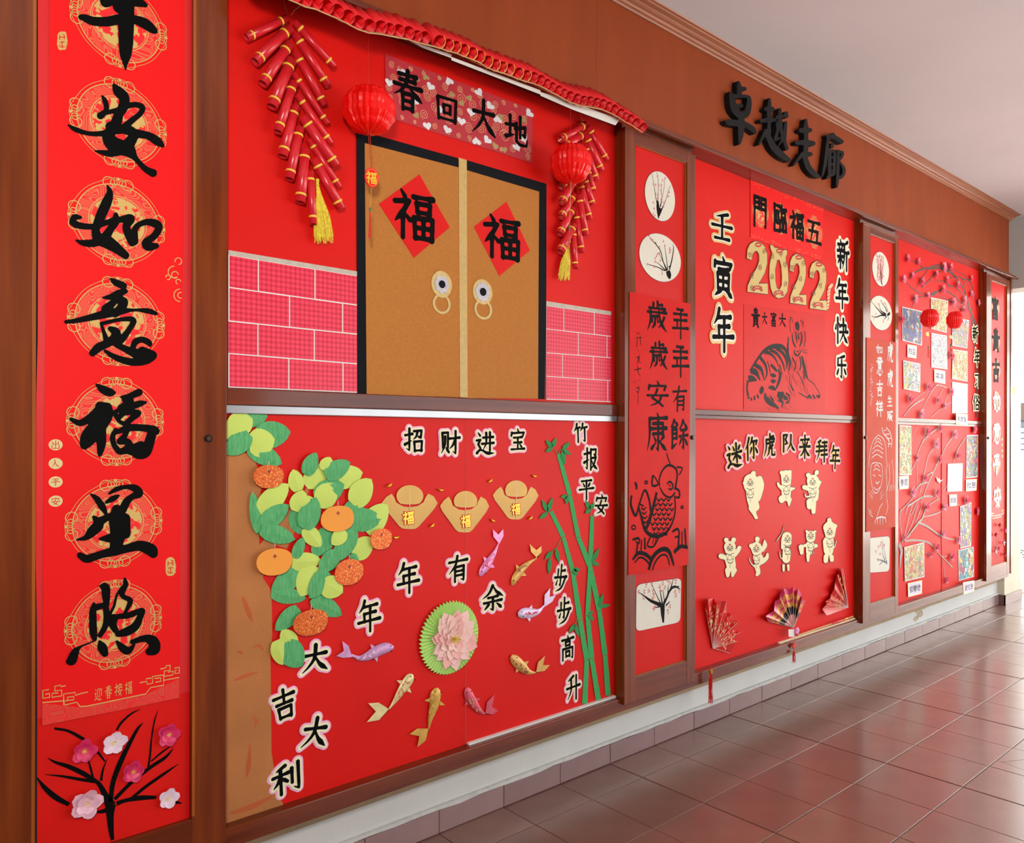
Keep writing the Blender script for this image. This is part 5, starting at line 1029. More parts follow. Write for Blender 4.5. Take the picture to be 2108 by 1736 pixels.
# 2022
M_dig = mat('gold_digit_card', sr(212, 184, 112), rough=.45, metal=.1, var=.05); M_digr = mat('red_motif', sr(190, 20, 20), rough=.5)
two = [(62, 575), (64, 545), (66, 510), (85, 468), (120, 447), (160, 455), (195, 488), (212, 545), (212, 610), (195, 680), (165, 735), (148, 758), (215, 756), (216, 838), (66, 820), (68, 772), (100, 700), (135, 640), (152, 590), (150, 545), (136, 522), (120, 525), (105, 545), (98, 590), (84, 583)]
def aff(P, x0, x1, y0, y1): return [(x0+(a-62)/154*(x1-x0), y0+(b-447)/391*(y1-y0)) for a, b in P]
zero = [(231, 478), (240, 474), (255, 482), (264, 495), (285, 497), (310, 505), (328, 516), (345, 508), (357, 520), (356, 545), (346, 568), (350, 600), (362, 640), (368, 740), (358, 820), (330, 860), (290, 868), (255, 845), (235, 790), (225, 700), (228, 620), (240, 560), (247, 530), (236, 508)]
hole = [(285, 588), (300, 586), (312, 630), (318, 700), (316, 770), (300, 802), (282, 790), (272, 740), (270, 660)]
tailp = [(645, 945), (650, 880), (648, 820), (662, 768), (685, 756), (694, 768), (672, 800), (668, 860), (660, 940)]
for k, (loops, bx, lab) in enumerate((([two], (62, 216, 447, 838), 'gold card digit two, first of 2022'), ([zero, hole], (225, 368, 474, 868), 'gold card digit zero with two tiger ears'), ([aff(two, 375, 497, 540, 918)], (375, 497, 540, 918), 'gold card digit two, third of 2022'), ([aff(two, 520, 646, 592, 957)], (520, 646, 592, 957), 'gold card digit two with a striped tiger tail, last of 2022'))):
    cx = (bx[0]+bx[1])/2; t = thing('card_digit', at(*C5([(cx, bx[3])])[0], Y2), lab, 'card digit', 'gold digits of 2022'); y = Y2-.003
    lw = [C5(l) for l in loops]; plate('digit_card', [px(l, y) for l in lw], y, .003, M_dig, t)
    V, F = lines_px([[(a, b, .7) for a, b in l+[l[0]]] for l in lw], y-.0004, sm=False); mob('dark_outline', V, F, mat('dark_outline', sr(70, 30, 20), rough=.5), t)
    rg = random.Random(30+k); mk = []
    for j in range(5):                                             # firework / flower motifs
        if k == 1: a, b = [(250, 560), (340, 620), (245, 710), (345, 760), (310, 540)][j]
        else: a, b = aff([(85, 550), (160, 640), (100, 700), (190, 520), (100, 790)], *bx)[j]
        for s in range(9): th = 2*PI*s/9+rg.random()*.3; r = rg.uniform(13, 24); mk.append([(*C5([(a+4*math.cos(th), b+5*math.sin(th))])[0], .4), (*C5([(a+r*.7*math.cos(th), b+r*1.1*math.sin(th))])[0], 1.1)])
    V, F = lines_px(mk, y-.0005, sm=False); tag(mob('printed_motifs', V, F, mat('brown_motif', sr(120, 62, 40), rough=.5), t), kind='stuff')
    a, b = (295, 835) if k == 1 else aff([(140, 800)], *bx)[0]; cl = []
    for s in range(6): th = PI*s/5; cl.append([(*C5([(a+28*math.cos(th)+9*math.cos(p), b-14*math.sin(th)+12*math.sin(p))])[0], 1.3) for p in np.linspace(0, 5.5, 9)])
    a, b = (300, 520) if k == 1 else aff([(145, 475)], *bx)[0]; cl.append([(*C5([(a+22*math.cos(p), b+12*math.sin(p))])[0], 1.6) for p in np.linspace(0, 6.2, 12)])
    V, F = lines_px(cl, y-.0006, sm=False); tag(mob('flower_motif', V, F, M_digr, t), kind='stuff')
    if k == 3:
        plate('tiger_tail', [px(C5(tailp), y+.001)], y+.001, .0015, mat('cream_tail', sr(226, 200, 150), rough=.5), t)
        V, F = lines_px([[(*C5([(648, 930-s*24)])[0], .9), (*C5([(670, 922-s*26)])[0], .7)] for s in range(7)], y+.0008, sm=False); mob('tail_stripes', V, F, M_redp, t)
# painted tiger sheet
tg = thing('tiger_painting', at(1615, 845, Y2), 'red sheet with an ink painting of a seated tiger, under the 2022 digits', 'tiger painting')
plate('painted_sheet', [px([(1531, 626), (1640, 640), (1697.5, 648), (1697.5, 848), (1660, 847), (1531, 842)], Y2)], Y2-.0006, .0006, mat('red_painting_paper', sr(216, 18, 12), rough=.5, var=.03, spec=.2), tg)
for ch, u, v, w, h in (('貴', 1555.5, 655, 17, 40), ('大', 1574, 656.5, 12.5, 28), ('富', 1592.5, 657.5, 13, 30), ('大', 1610.5, 660.6, 17, 30)): flat_glyph(ch, u, v, w, h, Y2-.0008, M_ink, tg, w=6, name='brush_character')
TT = """110,560,8 170,460,8 240,370,10 320,332,14 400,332,14 440,370,12 450,440,8;240,380,12 300,400,10 350,460,6 370,520,3;200,430,12 250,500,12 265,580,8 245,640,3;150,500,12 210,540,14 230,600,8 240,650,3;110,560,14 160,570,20 190,620,10 205,650,3;290,360,10 360,400,10 410,480,8 430,560,4;340,340,10 410,390,12 445,460,10 450,540,5;92,632,20 130,630,18 170,645,5;88,650,10 80,720,8 90,790,12;90,795,9 100,815,9;118,805,9 122,835,9;148,790,9 152,830,9;172,780,9 190,812,8;200,765,12 218,735,20 232,710,12;270,470,5 290,540,5 300,600,4;300,500,9 340,540,11 362,562,4;300,600,6 325,600,13 352,606,5;300,650,6 322,655,13 350,652,5;280,712,6 320,716,14 350,735,5;370,540,8 388,600,14 372,670,12 350,722,6;380,500,7 400,560,5 396,620,4
250,765,9 252,810,16 290,850,18 340,880,12 375,905,6;300,800,8 330,840,8;362,770,14 395,790,24 420,760,10;440,765,6 475,790,7 470,840,6 440,860,6;370,830,8 410,850,8 400,900,5;420,800,16 460,820,10;590,420,9 606,500,16 628,590,12 648,640,4;650,640,3 700,680,3 738,740,3 762,790,4;640,805,6 660,790,9 680,815,7;690,780,8 712,815,8;725,790,8 760,800,8;560,760,3 610,790,4 640,810,3;478,600,3 478,680,4 512,742,8;540,560,3 590,640,3 612,710,3;600,560,5 618,640,4;466,240,5 460,320,9 460,400,14 480,480,12 470,560,5;500,430,5 530,500,6 518,565,2;438,350,9 455,460,12 450,520,5;570,420,6 580,500,7 570,560,4
486,55,5 478,120,3 486,200,3;540,105,20 548,150,24 545,180,16;500,205,4 506,280,8 530,340,6;580,195,6 588,260,9 572,330,6;530,190,4 540,240,8 545,300,4;560,200,4 562,260,6;600,80,3 606,150,3;575,85,4 600,120,3;616,190,5 622,260,5 610,340,3;520,360,5 522,395,7 550,415,6 576,385,5 570,360,4;540,380,4 560,378,4;590,360,1.5 640,365,1.5;590,378,1.5 645,390,1.5;588,370,1.5 638,412,1.5;495,60,3 505,110,3"""
st = [[(1520+a/4.511, 640+b/4.511, c/4.511*1.6) for a, b, c in (tuple(float(x) for x in p.split(',')) for p in s.split())] for s in TT.replace('\n', ';').split(';')]
rg = random.Random(12)
for (x0, x1, y0, y1, n, dx, ln) in ((455, 560, 380, 580, 46, 10, 60), (440, 640, 560, 760, 40, 18, 70), (500, 600, 100, 330, 40, 4, 50), (250, 470, 770, 900, 44, 26, 40), (110, 430, 380, 560, 30, 30, 55), (590, 640, 440, 620, 16, 14, 60), (640, 765, 790, 820, 16, 8, 22)):
    for _ in range(n):
        a, b = rg.uniform(x0, x1), rg.uniform(y0, y1); l = ln*rg.uniform(.5, 1.1); st.append([(1520+a/4.511, 640+b/4.511, .12), (1520+(a+dx*.4)/4.511, 640+(b+l*.5)/4.511, .42), (1520+(a+dx*rg.uniform(.2, 1.4))/4.511, 640+(b+l)/4.511, .08)])
V, F = lines_px(st, Y2-.0009); mob('ink_tiger', V, F, mat('dry_brush_ink', sr(36, 24, 20), rough=.55, var=.2, scale=60, spec=.15), tg)
# yellow and pink characters
YP3 = (M_black, mat('yellow_card', sr(240, 206, 120), rough=.5, var=.03), M_pink)
for k, (ch, u, v, w, h, r) in enumerate([('迷', 1511, 938, 31, 50, .12), ('你', 1546, 924, 27, 47, .05), ('虎', 1583.4, 917.7, 24, 47, .02), ('队', 1622.7, 912.3, 27, 38, 0), ('来', 1655.7, 920.4, 22, 47, -.02), ('拜', 1690.5, 928.4, 23, 45, -.04), ('年', 1718, 942, 20, 46, -.1)]):
    cutout(ch, u, v, w, h, Y2, 'yellow and pink character, %s of the arched row of seven' % ['first', 'second', 'third', 'middle', 'fifth', 'sixth', 'last'][k], 'arched yellow and pink characters', rot=r, w=5.6, lv=(0, 5, 10.5), mats=YP3)
# tiger cub cut-outs
CB = cr(1470, 950, 3.968); M_cub = mat('cream_cub_card', sr(238, 226, 176), rough=.5, var=.02); M_cl = mat('thin_brown_print', sr(70, 44, 26), rough=.5)
CUBS = [("300,160,50 296,200,46;322,97,17 318,115,17;252,178,15 262,190,15;372,140,20 382,190,24 368,250,26 352,300,26;300,230,34 310,310,36 330,370,36;312,385,26 330,430,14 345,460,13", (296, 178), 'upper left, holding up a long scroll'),
 ("590,115,38 590,185,32;553,92,15 553,94,15;620,86,14 620,88,14;522,178,10 530,200,12 552,216,16;652,222,11 610,228,16;590,240,34 590,290,30;553,305,23 553,320,20;614,312,19 612,365,6;545,410,4 570,402,4;598,388,4 606,408,4", (590, 150), 'upper middle, seated facing front'),
 ("808,160,44 808,190,38;770,112,17 770,114,17;840,88,15 838,95,15;740,212,18 775,225,16;862,170,13 838,215,16;815,250,38 822,300,26;742,262,4 752,290,7 785,285,8;782,330,24 780,370,20;815,340,17 812,415,15", (806, 172), 'upper right, one paw raised'),
 ("130,700,42 132,730,36;100,642,17 100,645,17;160,640,17 160,645,17;58,775,20 100,790,16;207,705,15 195,730,16 168,765,16;130,800,36 140,850,34;112,890,20 112,935,13;162,890,22 150,940,10", (130, 710), 'lower row far left, arms wide open'),
 ("345,705,40 350,735,34;305,690,17 305,692,17;354,632,17 354,640,17;412,645,7 416,685,16 398,730,12;360,790,36 365,820,30;437,755,10 430,790,14 395,820,18;286,788,4 300,830,5 330,860,7;348,855,18 362,905,16 350,930,12", (345, 718), 'lower row second from left, kicking one leg'),
 ("595,615,34 602,670,26;575,605,12 560,640,12 562,705,14;622,600,11 622,602,11;595,740,30 590,800,28;568,850,12 568,895,9;606,850,12 608,890,9;534,735,3.5 545,790,4.5 565,795,5;572,522,2.5 552,590,3 512,650,4", (600, 640), 'lower row middle, carrying a thin stick'),
 ("790,605,34 790,625,32;756,570,11 756,572,11;826,572,11 826,574,11;708,612,3.5 710,670,4;712,700,19 716,750,13;735,690,12 770,680,14;832,690,15 800,700,14;785,680,28 776,740,22;768,770,14 768,815,10;800,760,3 815,750,3 812,735,3", (790, 612), 'lower row fourth, holding a small fish'),
 ("945,545,46 948,600,34;942,478,15 944,500,16;990,528,15 985,535,15;935,660,40 935,730,34;915,780,18 912,815,16;960,780,16 962,808,14;1000,648,3.5 985,700,4.5 955,718,6", (945, 580), 'lower row far right, spotted body seen from behind')]
for n, (sp, (fx, fy), lab) in enumerate(CUBS):
    y = Y2-.0016; sp = ';'.join(' '.join('%s,%s,%.1f' % (*q.split(',')[:2], float(q.split(',')[2])*(1.18 if float(q.split(',')[2]) > 12 else 1)) for q in a_.split()) for a_ in sp.split(';')); L = gloops('cub%d' % n, 0, (0,), .9, spec=crop_px(sp, 1470, 950, 3.968))[0]; L = [l for l in L if len(l) > 8]
    c = CB([(fx, fy)])[0]; t = thing('tiger_cutout', at(*c, Y2), 'cream card tiger cub cut-out, '+lab, 'tiger cutout', 'cream tiger cub cut-outs')
    plate('cub_card', [px(l, y) for l in L], y, .0014, M_cub, t)
    V, F = lines_px([[(a, b, .6) for a, b in l+[l[0]]] for l in L], y-.0002, sm=False); mob('printed_outline', V, F, M_cl, t)
    f = lambda P, w=.7: [(*CB([(fx+a, fy+b)])[0], w) for a, b in P]
    el = lambda a, b, rx, ry, w=.4: f([(a+rx*math.cos(p), b+ry*math.sin(p)) for p in np.linspace(0, 2*PI, 11)], w*1.4)
    s_ = [el(-14, -4, 7, 10, .8), el(14, -6, 7, 10, .8), el(0, 10, 4, 3, .8), f([(0, 14), (-10, 22), (-20, 16)]), f([(0, 14), (10, 22), (20, 14)]), f([(-30, 5), (-24, 9)]), f([(30, 3), (24, 8)]), f([(-32, 42), (0, 52), (32, 40)]), el(0, 78, 16, 20), f([(-28, 66), (-22, 100), (-6, 122)]), f([(28, 62), (26, 98), (10, 124)]), f([(-24, 90), (-16, 94)], .9), f([(24, 86), (17, 92)], .9), f([(-20, 120), (20, 120)]), f([(0, 122), (0, 160)])]
    V, F = lines_px(s_, y-.0003); mob('printed_face_lines', V, F, M_cl, t)
    V, F = lines_px([f([(-9, -32), (9, -34)], .7), f([(-10, -25), (10, -27)], .7), f([(0, -38), (0, -20)], .7), f([(-4, 18), (4, 18)], .9)], y-.0004, sm=False); mob('red_forehead_marks', V, F, M_digr, t)
# folding fans
def fan(piv, tips, y0, depth, label, bands, gx, ribm, marks=None, k=1.0):
    P = Vector(at(*piv, y0-.006)); t = thing('folding_fan', tuple(P), label, 'paper fan', 'folding paper fans')
    n = len(tips); R = [Vector(at(*q, y0-(depth if i % 2 else .006)-.004*k)) for i, q in enumerate(tips)]
    b0 = .0
    for fr, m in bands:
        V, F = [], []
        for i in range(n):
            for s in (b0, fr): V.append(tuple(P+(R[i]-P)*s))
        for i in range(n-1): F.append((2*i, 2*i+1, 2*i+3, 2*i+2))
        m_ = len(V); V += [(x, yy+.0008, z) for x, yy, z in V]; F += [tuple(a+m_ for a in f[::-1]) for f in F]
        mob('paper_band', V, F, m, t); b0 = fr
    for i in range(0, n, 1): V, F = tube([tuple(P+Vector((0, -.0012, 0))), tuple(P+(R[i]-P)*1.0+Vector((0, -.0012, 0)))], [.0016, .0011 if i % 2 else .0007], 4); mob('rib', V, F, ribm, t)
    if marks:
        rg = random.Random(int(piv[0])); parts = []
        for j in range(marks[1]):
            i = rg.randrange(n-1); s, w = rg.uniform(.35, .92), rg.uniform(.15, .85); c = P+((R[i]-P)*(1-w)+(R[i+1]-P)*w)*s+Vector((0, -.0012, 0)); nn = rg.randint(3, 5); r = rg.uniform(.004, .008); a0 = rg.random()*6
            parts.append(ribbon([(c.x+r*.7*math.cos(a0+p), c.z+r*math.sin(a0+p*1.3), .0014) for p in np.linspace(0, 4.2, 8)], c.y-.0006))
        V, F = join(parts); tag(mob('printed_flowers', V, F, marks[0], t), kind='stuff')
    return t, P
M_fr = mat('red_fan_paper', sr(226, 40, 40), rough=.35, var=.06, coat=.3, coatr=.2); M_rib = mat('pale_rib', sr(226, 190, 180), rough=.3); M_mag = mat('magenta_paper', sr(226, 60, 120), rough=.35, coat=.2); M_fg = mat('gold_brocade', sr(236, 170, 84), rough=.4, metal=.1, var=.15, scale=60); M_fb = mat('black_satin', sr(22, 24, 30), rough=.35); M_fp = mat('pink_satin', sr(246, 186, 180), rough=.4)
CF = cr(1430, 1160, 3.306); CG = cr(1560, 1160, 4.51)
t, P = fan(CF([(122, 578)])[0], CF([(72, 305), (92, 245), (127, 236), (150, 282), (178, 258), (216, 258), (220, 330), (250, 350), (262, 385), (296, 395), (280, 455), (312, 468), (262, 520), (288, 532), (240, 612)]), Y2, .034, 'red folding fan with white blossoms and a long red tassel, lower left of the panel', [(.30, M_fr), (1, M_fr)], 0, M_rib, (mat('gold_white_print', sr(250, 226, 160), rough=.4), 110))
V, F = tube([at(*CF([(112, 600)])[0], Y2-.045), at(*CF([(108, 722)])[0], -.125)], .0009, 5); mob('red_cord', V, F, MATS['red_cord'], t)
V, F = tube([at(*CF([(108, 722)])[0], -.128), at(*CF([(108, 748)])[0], -.128)], .009, 10); mob('gold_band', V, F, M_sg, t)
tassel(t, CF([(108, 746)])[0], 7, 8, 62, -.125, mat('red_tassel_thread', sr(206, 14, 14), rough=.5, var=.15, scale=90), 22, seed=5)
t, P = fan(CG([(332, 598)])[0], CG([(95, 540), (74, 492), (128, 452), (152, 440), (160, 352), (205, 330), (208, 280), (238, 232), (290, 250), (328, 212), (345, 262), (374, 230), (408, 300), (404, 345), (440, 342)]), Y2, .036, 'magenta, gold and black striped folding fan with a red knot tassel', [(.34, M_fp), (.54, M_fb), (.66, M_fg), (.73, M_mag), (.86, M_fg), (1, M_mag)], 0, M_rib)
V, F = [], []
for i in range(5):
    a = 2*PI*i/5; c = Vector(at(*CG([(350, 622)])[0], -.115)); V.append(tuple(c+Vector((.014*math.cos(a), -.006, .014*math.sin(a)))))
v0 = [Vector(at(*CG([(350, 625)])[0], -.10))+Vector((.011*math.cos(2*PI*i/5), -.01, .011*math.sin(2*PI*i/5))) for i in range(5)]
pr = []
for c in v0: 
    vs = [(c.x+.012*math.cos(a)*math.cos(b), c.y+.006*math.sin(b), c.z+.012*math.sin(a)*math.cos(b)) for b in np.linspace(-1.4, 1.4, 5) for a in np.linspace(0, 2*PI, 9)[:-1]]; pr.append((vs, [(j*8+i, j*8+(i+1) % 8, (j+1)*8+(i+1) % 8, (j+1)*8+i) for j in range(4) for i in range(8)]))
V, F = join(pr); mob('pink_rosette', V, F, mat('pink_ribbon', sr(236, 150, 200), rough=.35), t, smooth=True)
plate('card_tag', [px(CG([(285, 615), (340, 612), (345, 685), (288, 682)]), -.104)], -.104, .001, M_white, t)
V, F = tube([at(*CG([(340, 640)])[0], -.112), at(*CG([(338, 735)])[0], -.112)], .001, 5); mob('red_cord', V, F, MATS['red_cord'], t)
kx = CG([(335, 765)])[0]; kc = W(*kx, -.112); lo = [[(kc[0]+.021*math.cos(a), kc[1]+.021*math.sin(a)) for a in [PI/2*i for i in range(4)]]]
plate('red_knot', lo, -.115, .005, MATS['red_cord'], t)
V, F = join([ribbon([(kc[0]+s*.026+.008*math.cos(p), kc[1]+.002+.006*math.sin(p), .0011) for p in np.linspace(0, 2*PI, 14)], -.113) for s in (-1, 1)]); mob('knot_loop', V, F, MATS['red_cord'], t)
tassel(t, CG([(335, 812)])[0], 5, 6.5, 25, -.112, MATS['red_tassel_thread'], 14, seed=6)
t, P = fan(CG([(838, 408)])[0], CG([(790, 45), (770, 52), (762, 90), (738, 110), (722, 150), (712, 235), (680, 290), (672, 330), (628, 352), (640, 380), (598, 425), (640, 482)]), Y2, .034, 'red folding fan opened towards the left, lower right corner of the panel', [(.30, M_fr), (1, M_fr)], 0, mat('silver_rib', sr(236, 220, 210), rough=.25), (mat('gold_print_bright', sr(240, 206, 100), rough=.4), 60))
rod = thing('gold_rod', at(*CG([(630, 580)])[0], -.082), 'thin gold rod with red tassel along the bottom rail, right of the striped fan', 'rod')
V, F = tube([at(*CG([(372, 668)])[0], -.0825), at(*CG([(885, 492)])[0], -.0825)], .0035, 8); mob('rod_stick', V, F, M_goldc, rod)
V, F = tube([at(*CG([(690, 560)])[0], -.088), at(*CG([(740, 542)])[0], -.092), at(*CG([(800, 524)])[0], -.088)], [.003, .008, .005], 8); mob('red_tassel_wrap', V, F, MATS['red_cord'], rod)
V, F = tube([at(*CG([(806, 520)])[0], -.088), at(*CG([(830, 508)])[0], -.088)], .005, 8); mob('gold_wrap', V, F, M_sg, rod)
# ---------------------------------------------------------------- sign on the fascia
SG = {'zhuo': "160,72,8 165,105,18 168,165,20;175,128,18 212,130,16;97,158,8 106,200,22 122,280,28 152,335,24 190,352,24 228,330,26 246,265,22 246,205,16 215,190,12 160,190,14 115,190,18;150,268,14 182,268,18;155,335,20 228,332,20;184,345,22 184,420,26 180,500,22 174,555,14 168,582,5;60,398,12 95,405,25 180,415,26 230,428,22 278,462,22 294,488,12",
 'yue': "415,213,9 413,260,15 412,330,18 412,400,16;388,295,18 438,296,18;346,392,14 410,385,17 462,385,13;410,410,13 410,470,15 402,520,22;384,472,14 362,522,12 328,584,7;404,525,22 450,610,27 510,668,27 565,706,18 586,714,8;500,298,12 500,350,15 500,400,16;478,362,12 540,350,10;550,330,16 552,355,16;476,410,11 480,480,11 462,545,13 500,532,8;505,400,15 510,480,13 520,540,9 488,596,6;548,405,12 542,470,14 538,560,13 556,618,15",
 'zou': "712,382,9 712,430,17 710,480,26;672,470,18 745,468,18;640,572,17 710,568,22 770,576,20;712,500,16 712,600,18 706,690,20;712,660,14 748,664,18;684,662,14 655,700,13 612,754,6;704,690,20 730,768,23 780,826,21 822,848,10",
 'lang': "938,498,9 942,525,16;888,516,12 945,525,16 1002,562,18;895,525,12 880,650,13 866,760,12 846,842,7;930,582,12 926,600,14;908,632,10 904,740,14 905,830,13 888,856,10;908,640,12 946,648,12 942,750,11 938,825,12 905,840,10;905,690,7 940,690,7;905,748,7 940,748,7;905,800,7 936,800,7;976,636,10 973,760,12 969,880,12 964,932,7;976,645,10 1010,652,12 1002,690,10 984,716,5;986,722,5 1020,775,12 1022,820,12 1002,852,12 985,850,6"}
for k, (nm, lab) in enumerate((('zhuo', 'first from the left, with a square opening'), ('yue', 'second, with a long sweeping foot'), ('zou', 'third, below and left of the last'), ('lang', 'last and lowest, tall and narrow'))):
    y = -.150; L = gloops('sg'+nm, 0, (0,), 1.0, spec=crop_px(SG[nm], 1480, 150, 3.968))[0]; cxy = L[0][0]
    tag(plate('sign_character', [px(l, y) for l in L], y, .0315, mat('black_sign_board', sr(20, 21, 23), rough=.55, spec=.15), None, loc=at(*cxy, y)), 'thick black sign character on the fascia, '+lab, 'sign character', 'black sign characters on the fascia')
# ---------------------------------------------------------------- plum drawings and sheets on the narrow doors
M_paint = mat('rice_paper', sr(226, 220, 204), rough=.6, var=.02); M_inkb = mat('black_paint', sr(18, 14, 14), rough=.6, spec=.08); M_bl1 = mat('blossom_red', sr(190, 40, 26), rough=.5); M_bl2 = mat('blossom_pink', sr(236, 96, 140), rough=.5)
def painting(outline, y, branches, blos, label, K, r=5.5, pink=0, m=None, seed=1):
    c = (sum(a for a, b in outline)/len(outline), sum(b for a, b in outline)/len(outline)); t = thing('plum_painting', at(*c, y), label, 'plum painting', 'small plum blossom paintings')
    plate('paper', [px(outline, y)], y-.0012, .0012, M_paint, t)
    V, F = lines_px([[(a, b, .55) for a, b in outline+[outline[0]]]], y-.0011, sm=False); mob('dark_edge', V, F, mat('dark_edge', sr(60, 16, 20), rough=.6), t)
    k = K([(0, 0), (1, 0)]); kk = 1/(k[1][0]-k[0][0])
    V, F = lines_px([[(*K([(a, b)])[0], c_/kk*1.2) for a, b, c_ in s] for s in branches], y-.0014); mob('painted_branch', V, F, m or M_inkb, t)
    rg = random.Random(seed)
    for q, mm in ((0, M_bl1), (1, M_bl2)):
        st = []
        for i, (a, b) in enumerate(blos):
            if (i % 3 == 0 and pink) != bool(q): continue
            for j in range(5): th = 2*PI*j/5+rg.random(); st.append([(*K([(a+r*.5*math.cos(th+p*.3), b+r*1.3*math.sin(th+p*.3))])[0], 1.5) for p in (0, 1, 2)])
        if st: V, F = lines_px(st, y-.0015, sm=False); mob('painted_blossoms', V, F, mm, t)
    return t
def oval(K, cx, cy, rx, ry, y, n=40):
    u, v = K([(cx, cy)])[0]; X, Z = W(u, v, y); k = K([(0, 0), (1, 0)]); s = k[1][0]-k[0][0]; sl = (899-v)/(2889-u); hx = (W(u+rx*s, v, y)[0]-W(u-rx*s, v, y)[0])/2
    hy = math.sqrt(max(1, (ry*s)**2-(sl*rx*s)**2)); return [(u+rx*s*math.cos(2*PI*i/n), v+sl*rx*s*math.cos(2*PI*i/n)+hy*math.sin(2*PI*i/n)) for i in range(n)]
PT = lambda S: [[tuple(float(x) for x in p.split(',')) for p in s.split()] for s in S.split(';')]
K1 = cr(1300, 340, 3.815); yd = YN-.0006
painting(oval(K1, 222, 245, 118, 196, yd), yd, PT("160,65,2 175,150,2 188,240,3 200,300,4;198,55,1.5 208,110,2 210,200,2 205,290,4;205,280,9 208,340,16 212,420,5;262,95,1.5 255,180,1.5 240,260,2 225,330,6;308,160,1.5 290,200,1.5 270,270,2 245,330,4 225,370,10;230,340,14 215,400,8"), [(172, 150), (205, 85), (190, 155), (215, 155), (235, 155), (245, 120), (265, 100), (232, 200), (235, 225), (240, 245), (205, 265), (232, 270), (248, 290), (295, 212), (288, 245), (252, 325), (172, 295), (178, 340), (170, 380), (182, 395), (190, 230), (235, 180)], 'oval painting of pink plum twigs, topmost on the second door', K1, pink=1, seed=2)
painting(oval(K1, 223, 727, 163, 190, yd), yd, PT("285,830,22 295,865,24 300,895,8;280,830,10 250,760,4 230,680,4 190,620,4 160,590,2 135,550,1.5;285,820,4 272,720,3 262,640,2;298,820,6 318,740,5 330,660,4 325,620,1.5;270,830,5 230,790,3 195,760,2;262,830,4 200,800,3 130,780,2;275,820,8 240,740,3 215,690,2;310,790,3 290,800,4"), [(135, 552), (150, 580), (165, 590), (190, 612), (220, 645), (250, 600), (262, 632), (330, 655), (300, 655), (300, 685), (322, 710), (205, 700), (185, 735), (185, 760), (195, 715), (218, 690), (125, 778), (178, 800), (240, 850), (240, 825), (225, 750), (305, 670)], 'round painting of red plum twigs, second on the second door', K1, seed=3)
def rr(c, y=0, n=5, r=.12):
    out = []
    for i in range(4):
        p, a, b = c[i], c[i-1], c[(i+1) % 4]
        for j in range(n+1):
            t = j/n; q0 = lerp(p, a, r*(1-t)); q1 = lerp(p, b, r*t); out.append(lerp(q0, q1, t))
    return out
K2 = cr(1290, 900, 2.42)
painting(rr([(1310, 1204), (1402, 1190), (1400, 1281), (1308.7, 1300.5)]), yd, PT("183,925,5 180,880,12 178,830,16;175,840,10 140,825,7 118,815,6 85,790,3 58,772,1;170,830,3 150,790,2 125,735,1.5;178,830,4 165,760,2;185,830,8 200,800,6 215,765,6 240,745,5 268,760,1.5;215,770,5 225,735,3 232,705,1;190,830,3 180,760,1.5;195,840,4 215,820,2;165,845,3 145,850,2;225,750,5 262,745,2;205,780,3 208,735,1.5"), [(60, 772), (85, 800), (88, 770), (98, 740), (110, 765), (125, 735), (135, 790), (128, 805), (132, 770), (165, 745), (170, 765), (180, 730), (140, 845), (135, 855), (205, 715), (215, 725), (232, 705), (245, 720), (262, 765), (240, 770), (205, 870), (215, 845), (245, 790), (190, 750)], 'square white painting of a plum tree at the bottom of the second door', K2, r=7, seed=4)
# calligraphy and fish sheet
ysx = -.1235
sh = thing('calligraphy_sheet', at(1357, 1180, ysx), 'long red sheet with two columns of black calligraphy above a leaping carp and waves', 'calligraphy sheet')
def curl(name, q, y, m, parent, nx=6, nz=24, amp=.003, seed=0):
    rg = random.Random(seed); P = px(q, y); V, F = [], []
    for j in range(nz+1):
        for i in range(nx+1):
            s, t = i/nx, j/nz; a = lerp(P[0], P[1], s); b = lerp(P[3], P[2], s); x, z = lerp(a, b, t); V.append((x, y+.0006+amp*.5*math.sin(s*5+t*9+seed)*math.sin(t*7)*.5, z))
    for j in range(nz):
        for i in range(nx): k = j*(nx+1)+i; F.append((k, k+nx+1, k+nx+2, k+1))
    n = len(V); V += [(x, yy+.0008, z) for x, yy, z in V]; F += [tuple(a+n for a in f[::-1]) for f in F]
    return mob(name, V, F, m, parent, smooth=True)
plate('red_sheet', [px([(1296.2, 600.7), (1421.2, 625.3), (1420, 900), (1417, 1163), (1293.5, 1185), (1295, 900)], ysx)], ysx, .0012, mat('satin_red_sheet', sr(214, 20, 12), rough=.5, var=.03, spec=.12), sh)
yi_ = ysx-.0003
for ch, u, v, w, h in (('年2', 1400.8, 664.8, 32, 64), ('年2', 1400.8, 742.4, 34, 66), ('有', 1399.4, 822, 30, 52), ('餘', 1398, 896, 38, 64), ('歲', 1352.8, 653.5, 43, 64), ('歲', 1356.3, 734, 39, 60), ('安', 1354, 811.5, 45, 54), ('康', 1353.3, 892, 44, 82)):
    flat_glyph(ch, u, v, w, h, yi_, M_inkb, sh, w=4.8, name='brush_character')
sm = PT("70,335,2 85,345,3;95,330,2 88,350,2;78,370,3 75,440,3;68,375,2 110,372,3;100,360,2 102,425,3;80,460,3 85,470,2;70,520,3 88,515,3 75,570,2;95,500,3 90,545,3 105,555,2;55,610,3 105,598,4;80,580,3 85,630,4;85,630,3 100,650,2;50,690,2 60,705,2;70,680,2 75,695,2;95,675,2 100,690,2;70,745,3 90,735,4 85,770,3 70,765,3;85,770,2 82,860,2")
V, F = lines_px([[(1290+a/3.543, 590+b/3.543, c/3.543) for a, b, c in s] for s in sm], yi_-.0003); mob('small_inscription', V, F, M_inkb, sh)
